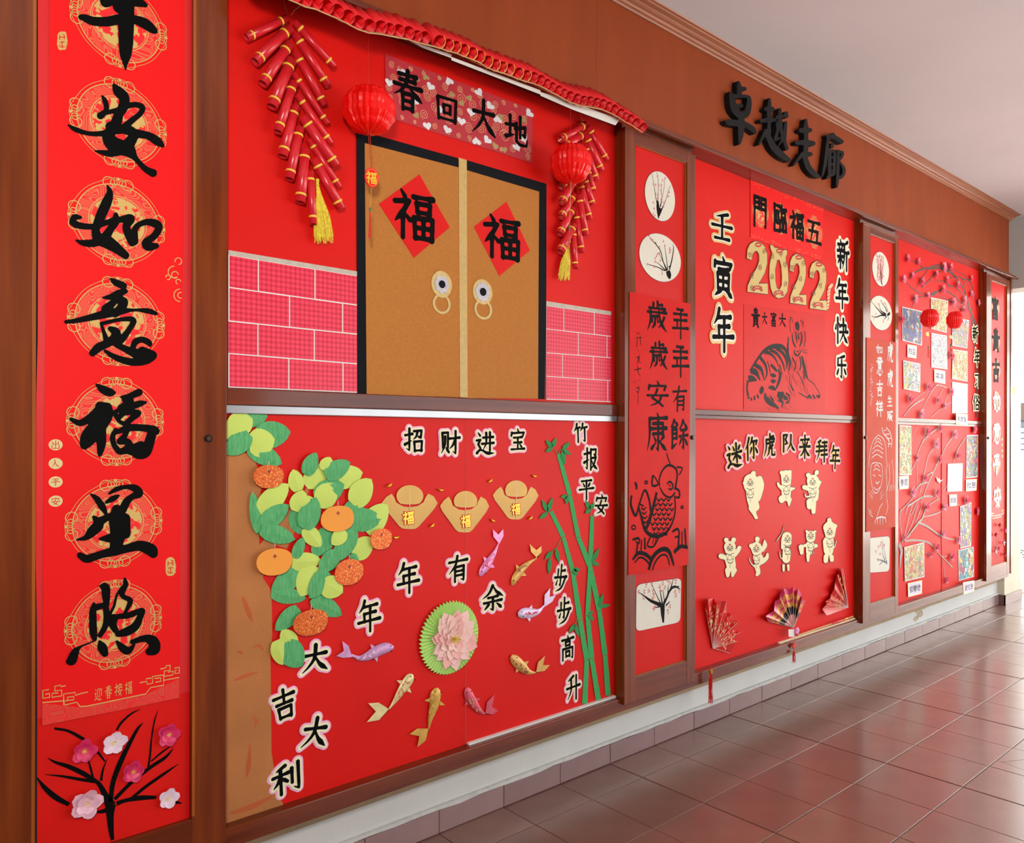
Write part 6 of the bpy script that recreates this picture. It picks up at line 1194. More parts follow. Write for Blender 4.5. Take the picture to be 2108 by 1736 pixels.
FS = "165,245,4 163,210,4 180,165,4 210,140,5 245,158,5 252,200,5 240,262,5;165,250,3 188,288,4 220,300,4 242,275,4;240,290,4 242,370,4 222,440,5 182,488,6 130,492,8 92,462,7 74,400,6 60,350,5;150,275,6 135,340,8 112,420,9 96,462,6;25,290,5 22,340,6 45,392,6 62,340,4 90,265,5 112,310,5 122,380,5;60,330,3 85,345,4;130,190,4 128,240,5 155,238,4 150,215,3 132,190,3;120,495,4 104,540,4 135,545,4 165,490,4;135,500,2 130,535,2;150,500,2 140,535,2;200,80,3 208,110,3 218,132,3;250,150,4 278,155,3 262,190,3;245,255,5 262,270,5 262,300,5 245,300,4;30,612,5 60,578,8 100,588,8 130,620,7;40,628,3 65,600,4 95,612,4 118,640,4;110,662,7 130,600,9 170,562,9 210,568,9 236,640,5;128,665,3 145,620,4 172,590,4 200,592,4 215,640,3;236,575,8 270,545,8 305,552,6;30,512,5 60,505,5 62,530,4 45,520,3;55,530,4 50,575,5;90,500,4 92,560,6;75,510,3 72,565,4;228,472,5 255,458,5 262,490,4 240,500,4;262,470,4 258,550,6;290,455,5 296,545,5;276,470,3 276,545,3;202,235,3 215,222,4 230,238,4 225,260,4 208,258,3;212,238,3 218,245,3;42,225,6 50,245,6 48,262,4"
FS += ''.join(';%.0f,%.0f,2.5 %.0f,%.0f,4 %.0f,%.0f,2.5' % (a-9, b, a+1, b+13, a+12, b-1) for a, b in [(160+24*i-(j % 2)*12-j*4, 305+j*24) for j in range(8) for i in range(4) if 120 < 160+24*i-(j % 2)*12-j*4 < 235-abs(j-2)*5])
FS += ''.join(';%.0f,%.0f,2 %.0f,%.0f,3.5 %.0f,%.0f,2' % (72+j*3, 350+j*22, 84+j*3, 362+j*22, 98+j*3, 348+j*22) for j in range(5))
FS += ''.join(';'+' '.join('%.1f,%.1f,3' % (a+r*math.cos(p), b+r*math.sin(p)) for p in np.linspace(0, 6.3, 9)) for a, b, r in ((35, 450, 10), (98, 226, 7), (196, 482, 6), (277, 350, 6)))
V, F = lines_px([[(*K2([(a, b)])[0], c/2.42*1.3) for a, b, c in s] for s in PT(FS)], yi_-.0004); mob('ink_carp_and_waves', V, F, M_inkb, sh)
# third door
K3 = cr(1780, 480, 4.509); yd3 = YN-.0006
painting(oval(K3, 147, 335, 77, 160, yd3), yd3, PT("165,490,3 155,450,10 152,400,9 148,340,6 142,280,3;150,380,4 130,320,2 118,250,1.5;152,360,3 170,300,2 180,260,1;155,430,4 178,390,2"), [(110+((i*37) % 62), 200+((i*53) % 240)) for i in range(46)], 'oval painting dense with pink blossoms, topmost on the third door', K3, pink=1, r=7, seed=5)
painting(oval(K3, 145, 742, 107, 160, yd3), yd3, PT("220,740,26 225,765,26;200,760,10 160,750,7 130,715,5 100,680,3 65,640,1.5;200,765,8 150,765,5 110,780,4 70,775,1.5;205,735,6 190,690,4 150,635,1.5;195,750,6 150,720,5 135,660,1.5;205,775,5 180,800,2 172,825,1;215,730,5 200,680,2 190,650,1;225,785,4 210,815,1"), [(65, 640), (105, 690), (155, 630), (130, 660), (190, 655), (105, 750), (85, 800), (68, 772), (172, 822), (175, 650)], 'round painting of bare grey plum twigs, second on the third door', K3, r=5, seed=6)
K4 = cr(1780, 880, 2.681)
painting(rr([(1788.2, 1108.3), (1831.5, 1103.8), (1830.4, 1176.5), (1788.2, 1179.5)], r=.14), yd3, PT("122,755,7 118,735,7;115,745,5 95,735,3 72,730,2;112,735,4 100,700,2 95,620,1;118,730,3 108,680,1.5 100,625,1;100,740,3 80,760,1.5"), [(62, 685), (75, 660), (85, 655), (90, 640), (100, 660), (108, 650), (72, 730), (85, 700)], 'square white painting with faint twigs at the bottom of the third door', K4, r=5, m=mat('grey_wash', sr(96, 104, 104), rough=.6), seed=7)
K5b = cr(1780, 690, 4.724)
s3 = thing('tiger_scroll', at(1813, 1090, ysx), 'long orange-red sheet with silvery calligraphy over a prowling tiger drawing, on the third door', 'calligraphy sheet')
plate('red_sheet', [px([(1783.8, 694.7), (1844.6, 704.8), (1844, 900), (1842.7, 1085), (1783, 1096), (1783.5, 900)], ysx)], ysx, .0012, mat('orange_red_sheet', sr(200, 62, 30), spec=.15, rough=.55, var=.05, scale=6, bump=.15, bscale=8), s3)
M_glare = mat('ink_painted_glare', sr(150, 146, 140), rough=.35, coat=.25, coatr=.15, var=.2, scale=40)  # black ink coloured grey, its glare painted in
for ch, a, b, w, h in (('虎', 247, 175, 60, 190), ('虎', 247, 425, 60, 170), ('生', 243, 645, 48, 110), ('威', 245, 790, 62, 120), ('如', 142, 140, 62, 90), ('意', 145, 300, 62, 190), ('吉', 145, 520, 66, 150), ('祥', 142, 710, 68, 160)):
    u, v = K5b([(a, b)])[0]; flat_glyph(ch, u, v, w/4.724, h/4.724, yi_, M_glare, s3, w=6, name='brush_character', res=2.4)
V, F = lines_px([[(*K5b([(62+8*math.sin(i*2.1), 280+i*28)])[0], .5), (*K5b([(70+10*math.sin(i*1.3), 290+i*28)])[0], .6), (*K5b([(58+9*math.cos(i*1.7), 300+i*28)])[0], .4)] for i in range(15)], yi_-.0003); mob('small_inscription', V, F, M_glare, s3)
TS = "75,42,2 50,70,2 35,110,2 25,170,2 22,220,2;75,42,2 100,60,2 115,100,2 118,160,2 125,220,2;60,75,2 75,60,2 92,78,2;52,95,2 72,78,2 98,98,2;45,120,2 70,100,2 102,122,2;42,145,2 68,125,2 102,145,2;38,170,2 66,150,2 98,168,2;95,0,3 102,30,3 122,55,4 135,80,4 130,110,4;120,0,3 140,30,3 150,70,3 146,110,3;105,18,2 120,14,2;112,40,2 138,36,2;125,62,2 148,60,2;128,90,2 148,92,2;35,215,2 42,200,2 60,195,2 85,200,2 95,215,2 98,260,2 90,320,2 70,360,2 50,355,2 38,310,2 32,260,2 35,215,2;52,220,2 66,205,2 82,220,2;48,240,2 62,228,2 84,240,2;46,262,2 58,270,2;78,262,2 90,270,2;60,300,3 70,310,3 80,298,3;50,330,2 66,345,2 86,330,2;30,350,1 50,372,1;25,365,1 45,385,1;100,350,1 84,372,1;108,365,1 86,385,1;28,380,1 44,396,1;100,385,1 84,398,1;118,220,2 122,300,2 120,380,2 128,440,2 118,480,2;100,420,2 85,440,2 72,480,2 62,510,2;150,180,2 158,240,2 160,320,2;135,200,2 138,280,2 130,320,2;60,510,3 55,535,2;72,505,3 68,540,2;86,500,3 84,540,2;100,500,3 100,535,2;112,495,3 118,525,2;62,505,3 90,495,4 115,500,3;128,320,3 125,350,2;140,318,3 138,352,2;150,318,3 150,350,2;160,316,3 162,345,2;20,450,2 30,480,2 45,495,2;30,455,2 40,480,2"
V, F = lines_px([[(*K4([(a, b)])[0], c/2.681) for a, b, c in s] for s in PT(TS)], yi_-.0004); mob('line_drawn_tiger', V, F, M_glare, s3)
# fourth door: couplet with seven roundels
s4 = thing('spring_couplet', at(2053, 1100, YN-.002), 'narrow red couplet with seven gold roundels on the farthest cabinet door', 'couplet scroll'); y4 = YN-.001
plate('scroll_face', [px([(2037, 583), (2065, 595), (2067, 900), (2068, 1060), (2040, 1066), (2037.5, 900)], y4)], y4-.001, .001, M_banner, s4)
for i, (a, b, ch) in enumerate([(355, 300, '富'), (368, 880, '貴'), (372, 1420, '吉')]): 
    u, v = 2008+a/8.68, 600+b/8.68; cx, cz = W(u, v, y4); r = .092
    roundel(cx, cz, r, r*.95, y4-.001, s4, fine=True, lines=1.4, gold=mat('pale_gold_print', sr(244, 206, 160), rough=.4)); flat_glyph(ch, u, v, 15, 46, y4-.004, M_inkb, s4, w=7, name='brush_character', res=2.4)
for i, (a, b, ch) in enumerate([(380, 240, '如'), (380, 800, '意'), (375, 1350, '平')]):
    u, v = 2008+a/8.68, 800+b/8.68; cx, cz = W(u, v, y4); r = .090
    roundel(cx, cz, r, r*.95, y4-.001, s4, lines=1.4, gold=MATS['pale_gold_print']); flat_glyph(ch, u, v, 15, 44, y4-.004, M_glare, s4, w=7, name='brush_character', res=2.4)  # lower characters are black ink greyed with painted glare
u, v = 2008+262/5.79, 1000+140/5.79; cx, cz = W(u, v, y4); roundel(cx, cz, .088, .088, y4-.001, s4, lines=1.4, gold=MATS['pale_gold_print']); flat_glyph('安', u, v, 15, 42, y4-.004, M_glare, s4, w=7, name='brush_character', res=2.4)
for b in (910, 1010, 1112, 1210): V, F = disc(*W(2008+477/8.68, 800+b/8.68, y4), .012, .012, y4-.0016, .0006, 12); mob('gold_disc', V, F, MATS['pale_gold'], s4)
V, F = lines_px([[(2040, 1061, 1), (2045, 1063, 1), (2046, 1058, 1), (2041, 1057, 1)], [(2047, 1063, 1), (2060, 1060, 1)], [(2061, 1060, 1), (2066, 1056, 1), (2066, 1050, 1), (2062, 1053, 1)], [(2043, 1068, .8), (2062, 1064, .8)]], y4-.0014, sm=False); mob('key_fret', V, F, MATS['pale_gold_print'], s4)
V, F = lines_px([[(2050, 1150, 1), (2051, 1120, .8), (2048, 1095, .4)], [(2051, 1130, .8), (2058, 1100, .6), (2062, 1080, .3)], [(2051, 1140, .7), (2044, 1115, .4)]], YN-.0008); mob('painted_branch', V, F, mat('grey_wash', sr(96, 104, 104)), door_o[3])
# ---------------------------------------------------------------- paper and silk blossoms
def blossom_mesh(r, seed, cup=.35, n=5):
    rg = random.Random(seed); P = []
    for i in range(n):
        a = 2*PI*i/n+rg.uniform(-.15, .15); L = r*rg.uniform(.86, 1.08); w = r*.50; V, F = [], []
        for s in range(5):
            t = s/4; ww = w*math.sin(PI*(t*.8+.12))**.7
            for q in (-1, 0, 1): V.append((L*t*math.cos(a)-math.sin(a)*ww*q, -(.10*r+cup*r*t**1.5+(.10*r if q else 0)*math.sin(PI*t)+rg.uniform(0, .14)*r), L*t*math.sin(a)+math.cos(a)*ww*q))
        for s in range(4): k = 3*s; F += [(k, k+3, k+4, k+1), (k+1, k+4, k+5, k+2)]
        P.append((V, F))
    return P
def big_blossom(u, v, rpx, cols, label, seed, y=YN-.001):
    c = Vector(at(u, v, y)); r = (W(u, v-rpx, y)[1]-W(u, v+rpx, y)[1])/2
    t = thing('silk_blossom', tuple(c), label, 'silk flower', 'silk plum blossoms on the left door')
    for ly, (sc, n) in enumerate(((1.0, 5), (.72, 5)) if cols[2] else ((1.0, 5),)):
        for V, F in blossom_mesh(r*sc, seed+ly*7, cup=.2+.25*ly, n=n):
            me = mob('petal', [(c.x+a, c.y+b, c.z+d) for a, b, d in V], F, mat('petal_%s' % cols[0], sr(*cols[1]), rough=.45, var=.08, scale=30), t, smooth=True)
    pr = [tube([tuple(c+Vector((0, -.004, 0))), tuple(c+Vector((.22*r*math.cos(a), -.4*r, .22*r*math.sin(a))))], .0007, 4) for a in np.linspace(0, 2*PI, 9)[:-1]]
    V, F = join(pr); mob('stamens', V, F, MATS['yellow_stamen'], t)
PK, WP, PW = ('rose', (226, 44, 104), 1), ('white', (242, 214, 230), 0), ('pale', (246, 190, 208), 1)
for (u, v, r, cl, lab, sd) in ((172, 1545, 24, PK, 'deep rose silk blossom, left of the white one', 1), (233, 1528, 24, WP, 'white five-petalled silk blossom near the top of the branch', 2), (346, 1511, 23, PK, 'deep rose silk blossom at the upper right of the branch', 3), (273, 1587, 23, PK, 'deep rose silk blossom in the middle of the branch', 4), (177, 1652, 30, PW, 'large pale pink silk blossom low on the left', 5), (345, 1643, 21, WP, 'small whitish silk blossom low on the right', 6)):
    big_blossom(u, v, r, cl, lab, sd)
# ---------------------------------------------------------------- wide panel 3
Y3 = YP-.0006
Ka, Kb, Kc, Kd = cr(1845, 490, 5.22), cr(1845, 620, 3.816), cr(1845, 865, 5.087), cr(1845, 1040, 4.962)
M_br = mat('dark_branch_paint', sr(84, 58, 50), rough=.5, var=.1, scale=30); M_brs = mat('silver_branch_paint', sr(150, 134, 122), rough=.5, coat=.1, coatr=.2, var=.15, scale=20)
B1 = "870,960,20 825,860,16 790,760,16 760,650,12 720,540,10 660,450,11 600,380,12 540,345,13 450,320,10 380,325,11 300,330,9 220,360,8 160,410,6 135,440,8;520,340,8 460,292,6 400,300,6 340,330,5;290,322,6 240,280,5 150,235,4 110,220,3;345,335,5 300,400,4 250,460,3 205,575,3;480,360,6 420,380,5 360,450,6 280,530,7;100,470,4 170,540,4 240,590,4 330,610,4;490,550,5 440,580,10 400,600,18 370,605,6;330,620,4 240,640,4 160,660,3;200,670,4 170,745,3;410,470,3 480,462,4 540,480,5 570,515,8 620,520,6;640,530,4 700,590,5 745,640,5;500,560,4 560,580,6 620,620,6 690,690,6;480,630,4 560,670,5 640,710,4 700,780,5;690,690,6 740,730,6 780,770,6;740,600,6 745,540,5 700,430,4 640,415,3 560,440,2;700,430,4 760,480,4 800,560,3 820,680,2;900,1000,4 880,880,5 870,740,5 840,600,5 810,500,6 770,440,5 700,380,3 600,340,2;810,480,5 760,450,5 690,430,4;820,780,4 810,690,3"
bs = [[(*Ka([(a, b)])[0], c/5.22*1.25) for a, b, c in s] for s in PT(B1)]
bs.append([(*Kb([(a, b)])[0], c/3.816) for a, b, c in ((585, 130, 9), (605, 200, 14), (618, 320, 18), (625, 480, 18), (628, 640, 18), (628, 780, 18), (626, 915, 18))])
V, F = lines_px(bs, Y3-.0004); br = tag(mob('painted_plum_branch', V, F, M_br, None, loc=at(2005, 860, Y3)), 'dark painted plum trunk and arching branches on the upper half of the far panel', 'painted branch')
B2 = [(Kb, 3.816, "60,905,4 110,840,6 160,800,8 220,765,5;200,860,3 250,760,4 300,680,5 330,660,7 395,680,5;90,830,2 160,760,3 230,710,3;280,910,3 330,860,3 370,830,4 410,720,3;370,830,3 430,795,4;340,740,3 370,690,3"),
      (Kc, 5.087, "430,90,10 360,140,10 300,200,8 250,280,6 215,380,6;300,170,4 260,260,4 225,350,5;400,290,6 350,350,6 320,440,7 290,580,7 250,760,6;590,180,10 530,260,9 475,370,8 430,460,8 370,590,8 320,700,8 260,870,7;730,180,8 680,250,7 630,340,8 600,450,6;225,60,2 180,160,2 165,230,2;215,410,5 180,490,7 150,540,5;250,385,4 220,420,4 222,680,5;380,545,9 320,580,9 290,600,5;330,655,8 260,670,11 210,720,9 160,830,6 40,960,7;385,800,11 300,800,12 230,830,10 160,880,14 120,900,16;450,820,6 340,890,5 300,930,4;490,750,4 530,690,5 540,620,4;540,890,8 480,920,6;640,880,5 665,900,3;120,900,8 100,990,6;230,830,7 180,960,7 150,1000,5;270,880,6 240,990,6"),
      (Kd, 4.962, "110,340,16 160,270,14 220,190,18 270,130,14 300,30,8;60,330,6 40,150,7 50,40,6;90,310,6 130,120,7 165,0,6;110,310,6 170,170,7 220,0,7;200,180,6 240,60,7;270,120,9 330,110,8 400,90,9 460,65,6;230,180,16 310,215,15 380,265,12 430,300,12 480,325,11 560,350,8 600,355,5;90,370,12 160,360,14 260,365,12 330,385,12 380,430,9;430,490,6 470,530,8 520,580,9 575,640,10;470,530,7 520,520,6;470,560,4 490,660,6 490,740,6;290,480,4 330,505,3;30,400,30 55,470,34 45,540,26 40,640,10;60,370,20 80,350,12")]
st = []
for K, k, S in B2: st += [[(*K([(a, b)])[0], c/k*.8) for a, b, c in s] for s in PT(S)]
V, F = lines_px(st, YP-.0026); tag(mob('painted_plum_branch', V, F, M_brs, None, loc=at(1870, 1150, YP-.002)), 'silvery painted plum branches fanning out across the lower half of the far panel', 'painted branch')
# small blossoms
M_sb = mat('pink_crepe_petal', sr(236, 64, 100), rough=.5, var=.14, scale=60); M_sb2 = mat('light_pink_petal', sr(244, 120, 150), rough=.5, var=.1, scale=60)
FL = [(Ka, [(115, 225, 30), (232, 260, 28), (165, 408, 28), (70, 448, 30), (272, 470, 32), (502, 318, 36), (578, 320, 30), (420, 395, 30), (538, 452, 28), (650, 505, 32), (492, 552, 32), (335, 620, 24), (198, 655, 30), (606, 690, 34), (725, 672, 30), (716, 772, 28), (800, 436, 22), (800, 608, 28), (875, 697, 24), (50, 872, 28)]),
      (Kb, [(425, 428, 24), (246, 678, 26), (102, 768, 26), (320, 780, 22), (425, 712, 20), (376, 825, 18), (190, 888, 26)]),
      (Kc, [(315, 120, 36), (452, 85, 32), (412, 248, 36), (602, 152, 34), (805, 98, 32), (636, 370, 32), (446, 412, 30), (215, 395, 24), (292, 605, 28), (165, 755, 36), (418, 765, 34), (306, 912, 32), (497, 905, 30), (725, 840, 32), (838, 955, 28)]),
      (Kd, [(80, 335, 26), (466, 292, 30), (625, 355, 30), (405, 438, 34), (345, 508, 22), (560, 530, 34), (508, 765, 26), (305, 30, 26), (488, 12, 26)])]
ALL = []
for K, L in FL:
    k = 1/(K([(1, 0)])[0][0]-K([(0, 0)])[0][0]); ALL += [(*K([(a, b)])[0], r/k) for a, b, r in L if not (K is Kd and b < 40)]
ORD = 'first second third fourth fifth sixth seventh eighth ninth tenth eleventh twelfth thirteenth fourteenth fifteenth sixteenth seventeenth eighteenth nineteenth twentieth'.split()
zones = [('above the red lanterns', lambda v: v < 655), ('beside and below the lanterns', lambda v: 655 <= v < 868), ('just under the middle rail', lambda v: 868 <= v < 990), ('in the lower middle', lambda v: 990 <= v < 1085), ('nearest the bottom rail', lambda v: v >= 1085)]
i = 0
for zn, fz in zones:
    Z = sorted(q for q in ALL if fz(q[1]))
    for j, (u, v, r) in enumerate(Z):
        y = YP-.0035; c = Vector(at(u, v, y)); rr_ = (W(u, v-r, y)[1]-W(u, v+r, y)[1])/2*1.6; V, F = join(blossom_mesh(rr_, i, cup=.25)+blossom_mesh(rr_*.6, i+50, cup=.6, n=4))
        tag(mob('plum_blossom', [(c.x+x, c.y+yy, c.z+z) for x, yy, z in V], F, M_sb if i % 3 else M_sb2, None, smooth=True, loc=tuple(c)), '%s small pink blossom from left, %s, far panel' % (ORD[min(j, 19)], zn), 'paper blossom', 'small pink blossoms on the far panel'); i += 1
for (a, b, cl) in ((265, 470, 0), (335, 530, 1), (220, 585, 0), (315, 680, 2), (262, 745, 1), (218, 780, 2), (330, 818, 0)):
    u, v = 2008+a/5.79, 1000+b/5.79; c = Vector(at(u, v, YN-.003)); V, F = join(blossom_mesh(.021, int(a), cup=.9))
    m = (mat('crimson_petal', sr(200, 14, 40), rough=.5), M_sb2, mat('petal_white', sr(242, 214, 230)))[cl]
    tag(mob('plum_blossom', [(c.x+x, c.y+yy, c.z+z) for x, yy, z in V], F, m, None, loc=tuple(c)), '%s blossom on the farthest couplet door, %s from the top' % (('crimson', 'pink', 'white')[cl], ORD[sorted([470, 530, 585, 680, 745, 780, 818]).index(b)]), 'paper blossom', 'blossoms on the farthest door')
# children's coloured drawings
def artmat(i, cols, sc=28, dark=sr(60, 60, 70), thr=.05):
    m = bpy.data.materials.new('coloured_drawing_%s' % 'abcdefghijklmnop'[i]); m.use_nodes = True; N = m.node_tree.nodes; L = m.node_tree.links; b = N['Principled BSDF']
    tc = N.new('ShaderNodeTexCoord'); mp = N.new('ShaderNodeMapping'); mp.inputs['Location'].default_value = (i*1.7, 0, i*.9); mp.inputs['Scale'].default_value = (1, .2, .8); L.new(tc.outputs['Object'], mp.inputs[0])
    nz = N.new('ShaderNodeTexNoise'); nz.inputs['Scale'].default_value = sc*.5; nz.inputs['Detail'].default_value = 2; L.new(mp.outputs[0], nz.inputs[0]); mx = N.new('ShaderNodeMix'); mx.data_type = 'VECTOR'; mx.inputs[0].default_value = .12; L.new(mp.outputs[0], mx.inputs[4]); L.new(nz.outputs['Color'], mx.inputs[5])
    v1 = N.new('ShaderNodeTexVoronoi'); v1.inputs['Scale'].default_value = sc; L.new(mx.outputs[1], v1.inputs[0]); v2 = N.new('ShaderNodeTexVoronoi'); v2.feature = 'DISTANCE_TO_EDGE'; v2.inputs['Scale'].default_value = sc; L.new(mx.outputs[1], v2.inputs[0])
    sp = N.new('ShaderNodeSeparateColor'); L.new(v1.outputs['Color'], sp.inputs[0]); r = N.new('ShaderNodeValToRGB'); r.color_ramp.interpolation = 'CONSTANT'; L.new(sp.outputs[0], r.inputs[0])
    e = r.color_ramp.elements; e[0].color = (*cols[0], 1); e[1].position = 1/len(cols); e[1].color = (*cols[1], 1)
    for k, c in enumerate(cols[2:]): q = e.new((k+2)/len(cols)); q.color = (*c, 1)
    r2 = N.new('ShaderNodeValToRGB'); L.new(v2.outputs['Distance'], r2.inputs[0]); r2.color_ramp.elements[0].position = thr*.6; r2.color_ramp.elements[1].position = thr*1.4
    m2 = N.new('ShaderNodeMix'); m2.data_type = 'RGBA'; L.new(r2.outputs[0], m2.inputs[0]); m2.inputs[6].default_value = (*dark, 1); L.new(r.outputs[0], m2.inputs[7]); L.new(m2.outputs[2], b.inputs['Base Color']); b.inputs['Roughness'].default_value = .5
    return m
c_ = lambda *a: [sr(*x) for x in a]
blu = c_((70, 100, 170), (120, 130, 140), (90, 80, 150), (200, 200, 190), (190, 60, 90), (60, 130, 120)); yel = c_((224, 196, 96), (230, 150, 70), (210, 214, 150), (170, 180, 110), (236, 224, 190), (220, 110, 80)); pal = c_((236, 236, 230), (210, 206, 230), (240, 232, 200), (196, 214, 226), (226, 200, 210)); mix_ = c_((224, 190, 90), (120, 150, 190), (220, 130, 130), (150, 180, 110), (236, 230, 210), (150, 110, 170)); wht = c_((240, 242, 236), (236, 238, 232), (232, 236, 230))
ARTS = [(Kb, [(47, 43), (204, 80), (202, 350), (48, 310)], blu, 26, 'dark blue grey drawing of a street with lanterns, upper left of the far panel', .05), (Kb, [(55, 465), (190, 492), (188, 718), (58, 690)], c_((236, 236, 226), (220, 190, 90), (150, 190, 150), (190, 180, 200), (230, 230, 224)), 22, 'pale drawing with fringed top, below the blue grey drawing', .06), (Kb, [(273, -30), (408, 0), (396, 250), (274, 218)], yel, 34, 'yellow orange drawing between the two red lanterns', .05), (Kb, [(276, 250), (398, 272), (402, 538), (276, 520)], pal, 26, 'lilac and white drawing below the lanterns', .06),
        (Kb, [(441, 130), (572, 150), (558, 372), (440, 350)], mix_, 36, 'crowded pale drawing behind the right lantern', .06), (Kb, [(444, 378), (560, 395), (560, 634), (438, 612)], yel, 30, 'yellow green drawing with a round table, under the right lantern', .05), (Kb, [(440, 634), (562, 652), (560, 884), (438, 880)], wht, 20, 'almost white pencil drawing above the middle rail', .03),
        (Kc, [(33, 52), (158, 60), (160, 575), (33, 578)], yel, 24, 'tall yellow drawing at the left edge just under the rail', .05), (Kc, [(540, 458), (697, 452), (690, 745), (535, 752)], wht, 18, 'white sheet with faint pencil writing, lower half right of the gap', .035), (Kc, [(738, 158), (858, 155), (852, 600), (732, 608)], mix_, 26, 'tall multicoloured drawing at the upper right of the lower half', .05),
        (Kd, [(82, 430), (285, 380), (288, 735), (88, 782)], c_((224, 206, 110), (224, 100, 100), (200, 210, 130), (236, 226, 200), (150, 170, 160), (220, 160, 100)), 30, 'red and yellow crowd drawing at the lower left corner', .05), (Kd, [(652, 15), (768, -30), (765, 420), (655, 445)], mix_, 28, 'tall narrow colourful drawing above the bottom right drawing', .05), (Kd, [(634, 462), (790, 424), (794, 732), (640, 775)], c_((90, 190, 190), (236, 236, 226), (226, 190, 110), (170, 80, 110), (90, 150, 170), (226, 214, 150)), 20, 'turquoise drawing of a standing figure at the bottom right', .05)]
for i, (K, q, cols, sc, lab, th) in enumerate(ARTS):
    y = YP-.0032-.0006*(i % 3); u, v = K([q[2]])[0]; P = K(q); sc = sc*1.5
    t = thing('childrens_drawing', at(*P[2], y), lab, 'drawing', 'coloured drawings on the far panel')
    plate('drawing_paper', [px(P, y)], y, .0007, M_white, t)
    c = (sum(a for a, b in P)/4, sum(b for a, b in P)/4); plate('drawing_surface', [px([lerp(p, c, .05) for p in P], y)], y-.0003, .0003, artmat(i, cols, sc, thr=th, dark=sr(90, 84, 84) if cols is not wht else sr(206, 210, 208)), t)
# captions
CAP = [(Kb, [(88, 340), (162, 352), (158, 452), (88, 440)], '扫尘', 'caption card under the blue grey street drawing'), (Kb, [(298, 535), (386, 550), (386, 652), (300, 636)], '买年', 'caption card under the lilac drawing'), (Kb, [(470, 882), (562, 890), (560, 975), (470, 968)], '年夜饭', 'caption card hanging over the right end of the middle rail'),
       (Kc, [(30, 588), (132, 580), (130, 718), (33, 728)], '春花', 'caption card at the left edge under the tall yellow drawing'), (Kc, [(555, 782), (636, 776), (636, 898), (558, 905)], '团圆', 'caption card below the white pencil sheet'), (Kc, [(730, 625), (846, 616), (840, 738), (730, 748)], '红包', 'caption card under the tall multicoloured drawing'),
       (Kd, [(118, 800), (264, 768), (262, 905), (122, 942)], '放鞭炮', 'caption card with three characters at the lower left corner'), (Kd, [(682, 790), (798, 770), (796, 880), (690, 915)], '发红包', 'caption card hanging off the bottom rail at lower right')]
GL.update({'买': GL['写'], '夜': GL['安'], '饭': GL['报'], '花': GL['余'], '团': GL['回'], '圆': GL['回'], '发': GL['放']})
GL['买'] = 'z10,12 90,10 80,26;d30,28 44,36;d22,46 38,54;h6,62 94,60;p54,24 50,66 8,96;d56,72 86,96'; GL['夜'] = 'd50,0 54,10;h6,18 94,15;p34,22 22,40 6,56;s22,44 22,98;p62,24 52,44 38,60;z56,36 86,34 40,96;n56,52 72,78 98,96'
GL['饭'] = 'p24,2 16,16 3,32;h16,22 40,20;s24,34 24,94;p88,8 50,14;p50,14 48,60 36,96;z54,38 88,36 44,96;n56,50 74,76 98,94'; GL['花'] = 'h6,18 94,16;s30,4 30,30;s68,4 68,30;p34,38 22,56 4,70;s22,54 22,98;p84,44 52,62;g56,36 56,90 94,88 95,72'
GL['发'] = 'h10,34 92,30;p44,4 34,50 4,94;z38,52 78,50 24,96;n40,62 62,80 98,96;d64,6 76,20'
for i, (K, q, tx, lab) in enumerate(CAP):
    y = YP-.0050 if i not in (2, 7) else (-.0855 if i == 2 else -.102); P = K(q); t = thing('caption_card', at(*lerp(P[0], P[2], .5), y), lab, 'caption card', 'handwritten caption cards')
    plate('cream_card', [px(P, y)], y, .0008, M_cream, t); c = (sum(a for a, b in P)/4, sum(b for a, b in P)/4)
    plate('lilac_inner', [px([lerp(p, c, .14) for p in P], y)], y-.0003, .0003, mat('lilac_paper', sr(232, 218, 230), rough=.6), t)
    n = len(tx); w = (P[1][0]-P[0][0])
    for j, ch in enumerate(tx): f = (j+.5)/n*.8+.1; a = lerp(P[0], P[1], f); b = lerp(P[3], P[2], f); m_ = lerp(a, b, .5); flat_glyph(ch, m_[0], m_[1], w*.66/n*1.1, (b[1]-a[1])*.5, y-.0005, mat('purple_ink', sr(56, 40, 70), rough=.5), t, w=5.5, res=3)
for k, (ch, a, b, w, h) in enumerate((('新', 618, 258, 44, 125), ('年', 632, 445, 46, 130), ('习', 630, 628, 36, 115), ('俗', 627, 798, 52, 115))):
    u, v = Kb([(a, b)])[0]; cutout(ch, u, v, w/3.816, h/3.816, YP-.003, 'black and cream character, %s of the column on the painted trunk' % ['topmost', 'second', 'third', 'lowest'][k], 'characters down the painted trunk', w=5.5, lv=(0, 9), mats=(M_black, M_cream), name='paper_character')
# the butterfly-like white scrap and the two small lanterns
u, v = Kc([(448, 632)])[0]; plate('paper_butterfly', [px([(u-5, v-8), (u-1, v-2), (u+1, v-6), (u+2, v), (u+9, v-2), (u+3, v+3), (u+2, v+7), (u-1, v+3), (u-4, v+2)], YP-.004)], YP-.004, .0006, M_white, panel_o[2])
yl = YP-.16
lantern(1914, 655, 17.5, 18.5, yl, (1916, 560), 'left of two small red lanterns hanging before the far panel', ((1911, 716), (1911, 736)), (1909, 688, 6), 3)
lantern(1965, 659, 15, 17.5, yl, (1966, 572), 'right of two small red lanterns hanging before the far panel', ((1957, 712), (1957, 726)), (1957, 694, 5), 4)
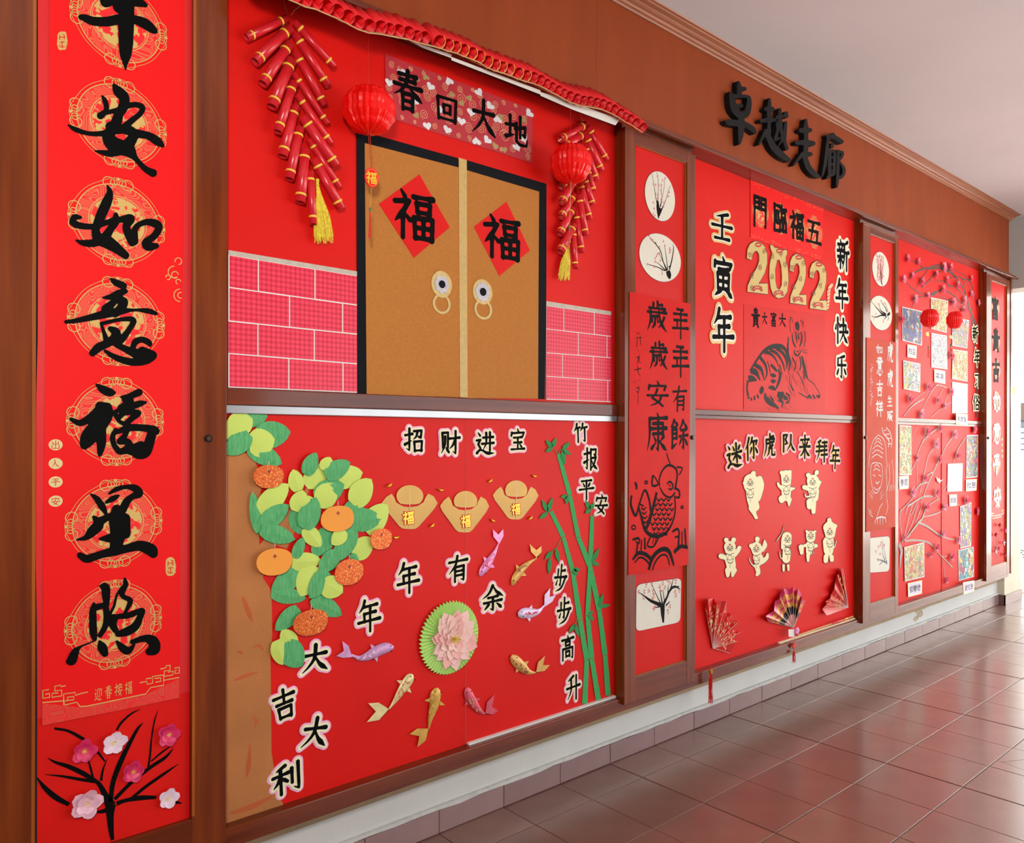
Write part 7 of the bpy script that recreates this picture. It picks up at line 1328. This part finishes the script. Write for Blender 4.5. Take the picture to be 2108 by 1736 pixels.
# ---------------------------------------------------------------- things outside beyond the pier
M_bld = mat('white_building', sr(226, 226, 222), rough=.8, var=.03)
bd = thing('far_building', (12, 2.0, 0), 'bright white building seen past the cream pier at the right edge', 'building')
box('facade', 12.0, 12.3, -6, 6, -.1, 6, M_bld, bd)
box('shutter_box', 11.85, 12.0, 1.0, 3.0, 1.76, 2.03, mat('brown_box', sr(58, 46, 38), rough=.6), bd, bev=.01)
for i in range(6): box('shutter_slat', 11.93, 11.99, 1.0, 3.0, 1.24+i*.085, 1.24+i*.085+.072, mat('blue_grey_slat', sr(104, 118, 132), rough=.5), bd)
box('upper_panel', 11.95, 12.0, -2, 3.4, 2.86, 3.6, mat('grey_panel', sr(128, 136, 144), rough=.6), bd)
aw = thing('awning_frame', (8.2, .4, 2.6), 'white tubular awning frame just outside the end beam, above the cream pier', 'awning frame')
for a, b in (((7.5, .34, 2.90), (7.5, .13, 2.75)), ((7.6, .24, 2.98), (7.6, .02, 2.84)), ((8.4, .6, 3.05), (8.4, -.9, 2.9))): V, F = tube([a, b], .03, 8); mob('tube', V, F, M_white, aw)
V, F = tube([(7.0, .45, 2.93), (7.0, -1.2, 3.12)], .012, 8); mob('black_pipe', V, F, M_black, aw)
sb = thing('low_shrub', (9.3, .72, -.004), 'low dark shrub on the ground outside, at the right edge', 'shrub')
rg = random.Random(8); pr = []
for i in range(220):
    c = Vector((9.3+rg.gauss(0, .08), .62+rg.gauss(0, .22), rg.uniform(0, .14))); a = rg.uniform(0, 6.3); l = rg.uniform(.04, .07); d = Vector((math.cos(a), math.sin(a), rg.uniform(-.2, .8)))*l; n = Vector((-d.y, d.x, 0))*.3
    pr.append(([tuple(c), tuple(c+d*.5+n), tuple(c+d), tuple(c+d*.5-n)], [(0, 1, 2, 3)]))
V, F = join(pr); tag(mob('foliage', V, F, mat('shrub_leaf', sr(58, 70, 52), rough=.6, var=.2), sb), kind='stuff')
plate('paper_notice', [px([(2083, 797), (2090, 797), (2090, 811), (2083, 811)], -.0565)], -.0565, .001, mat('yellow_notice', sr(226, 222, 120), rough=.6), colm)
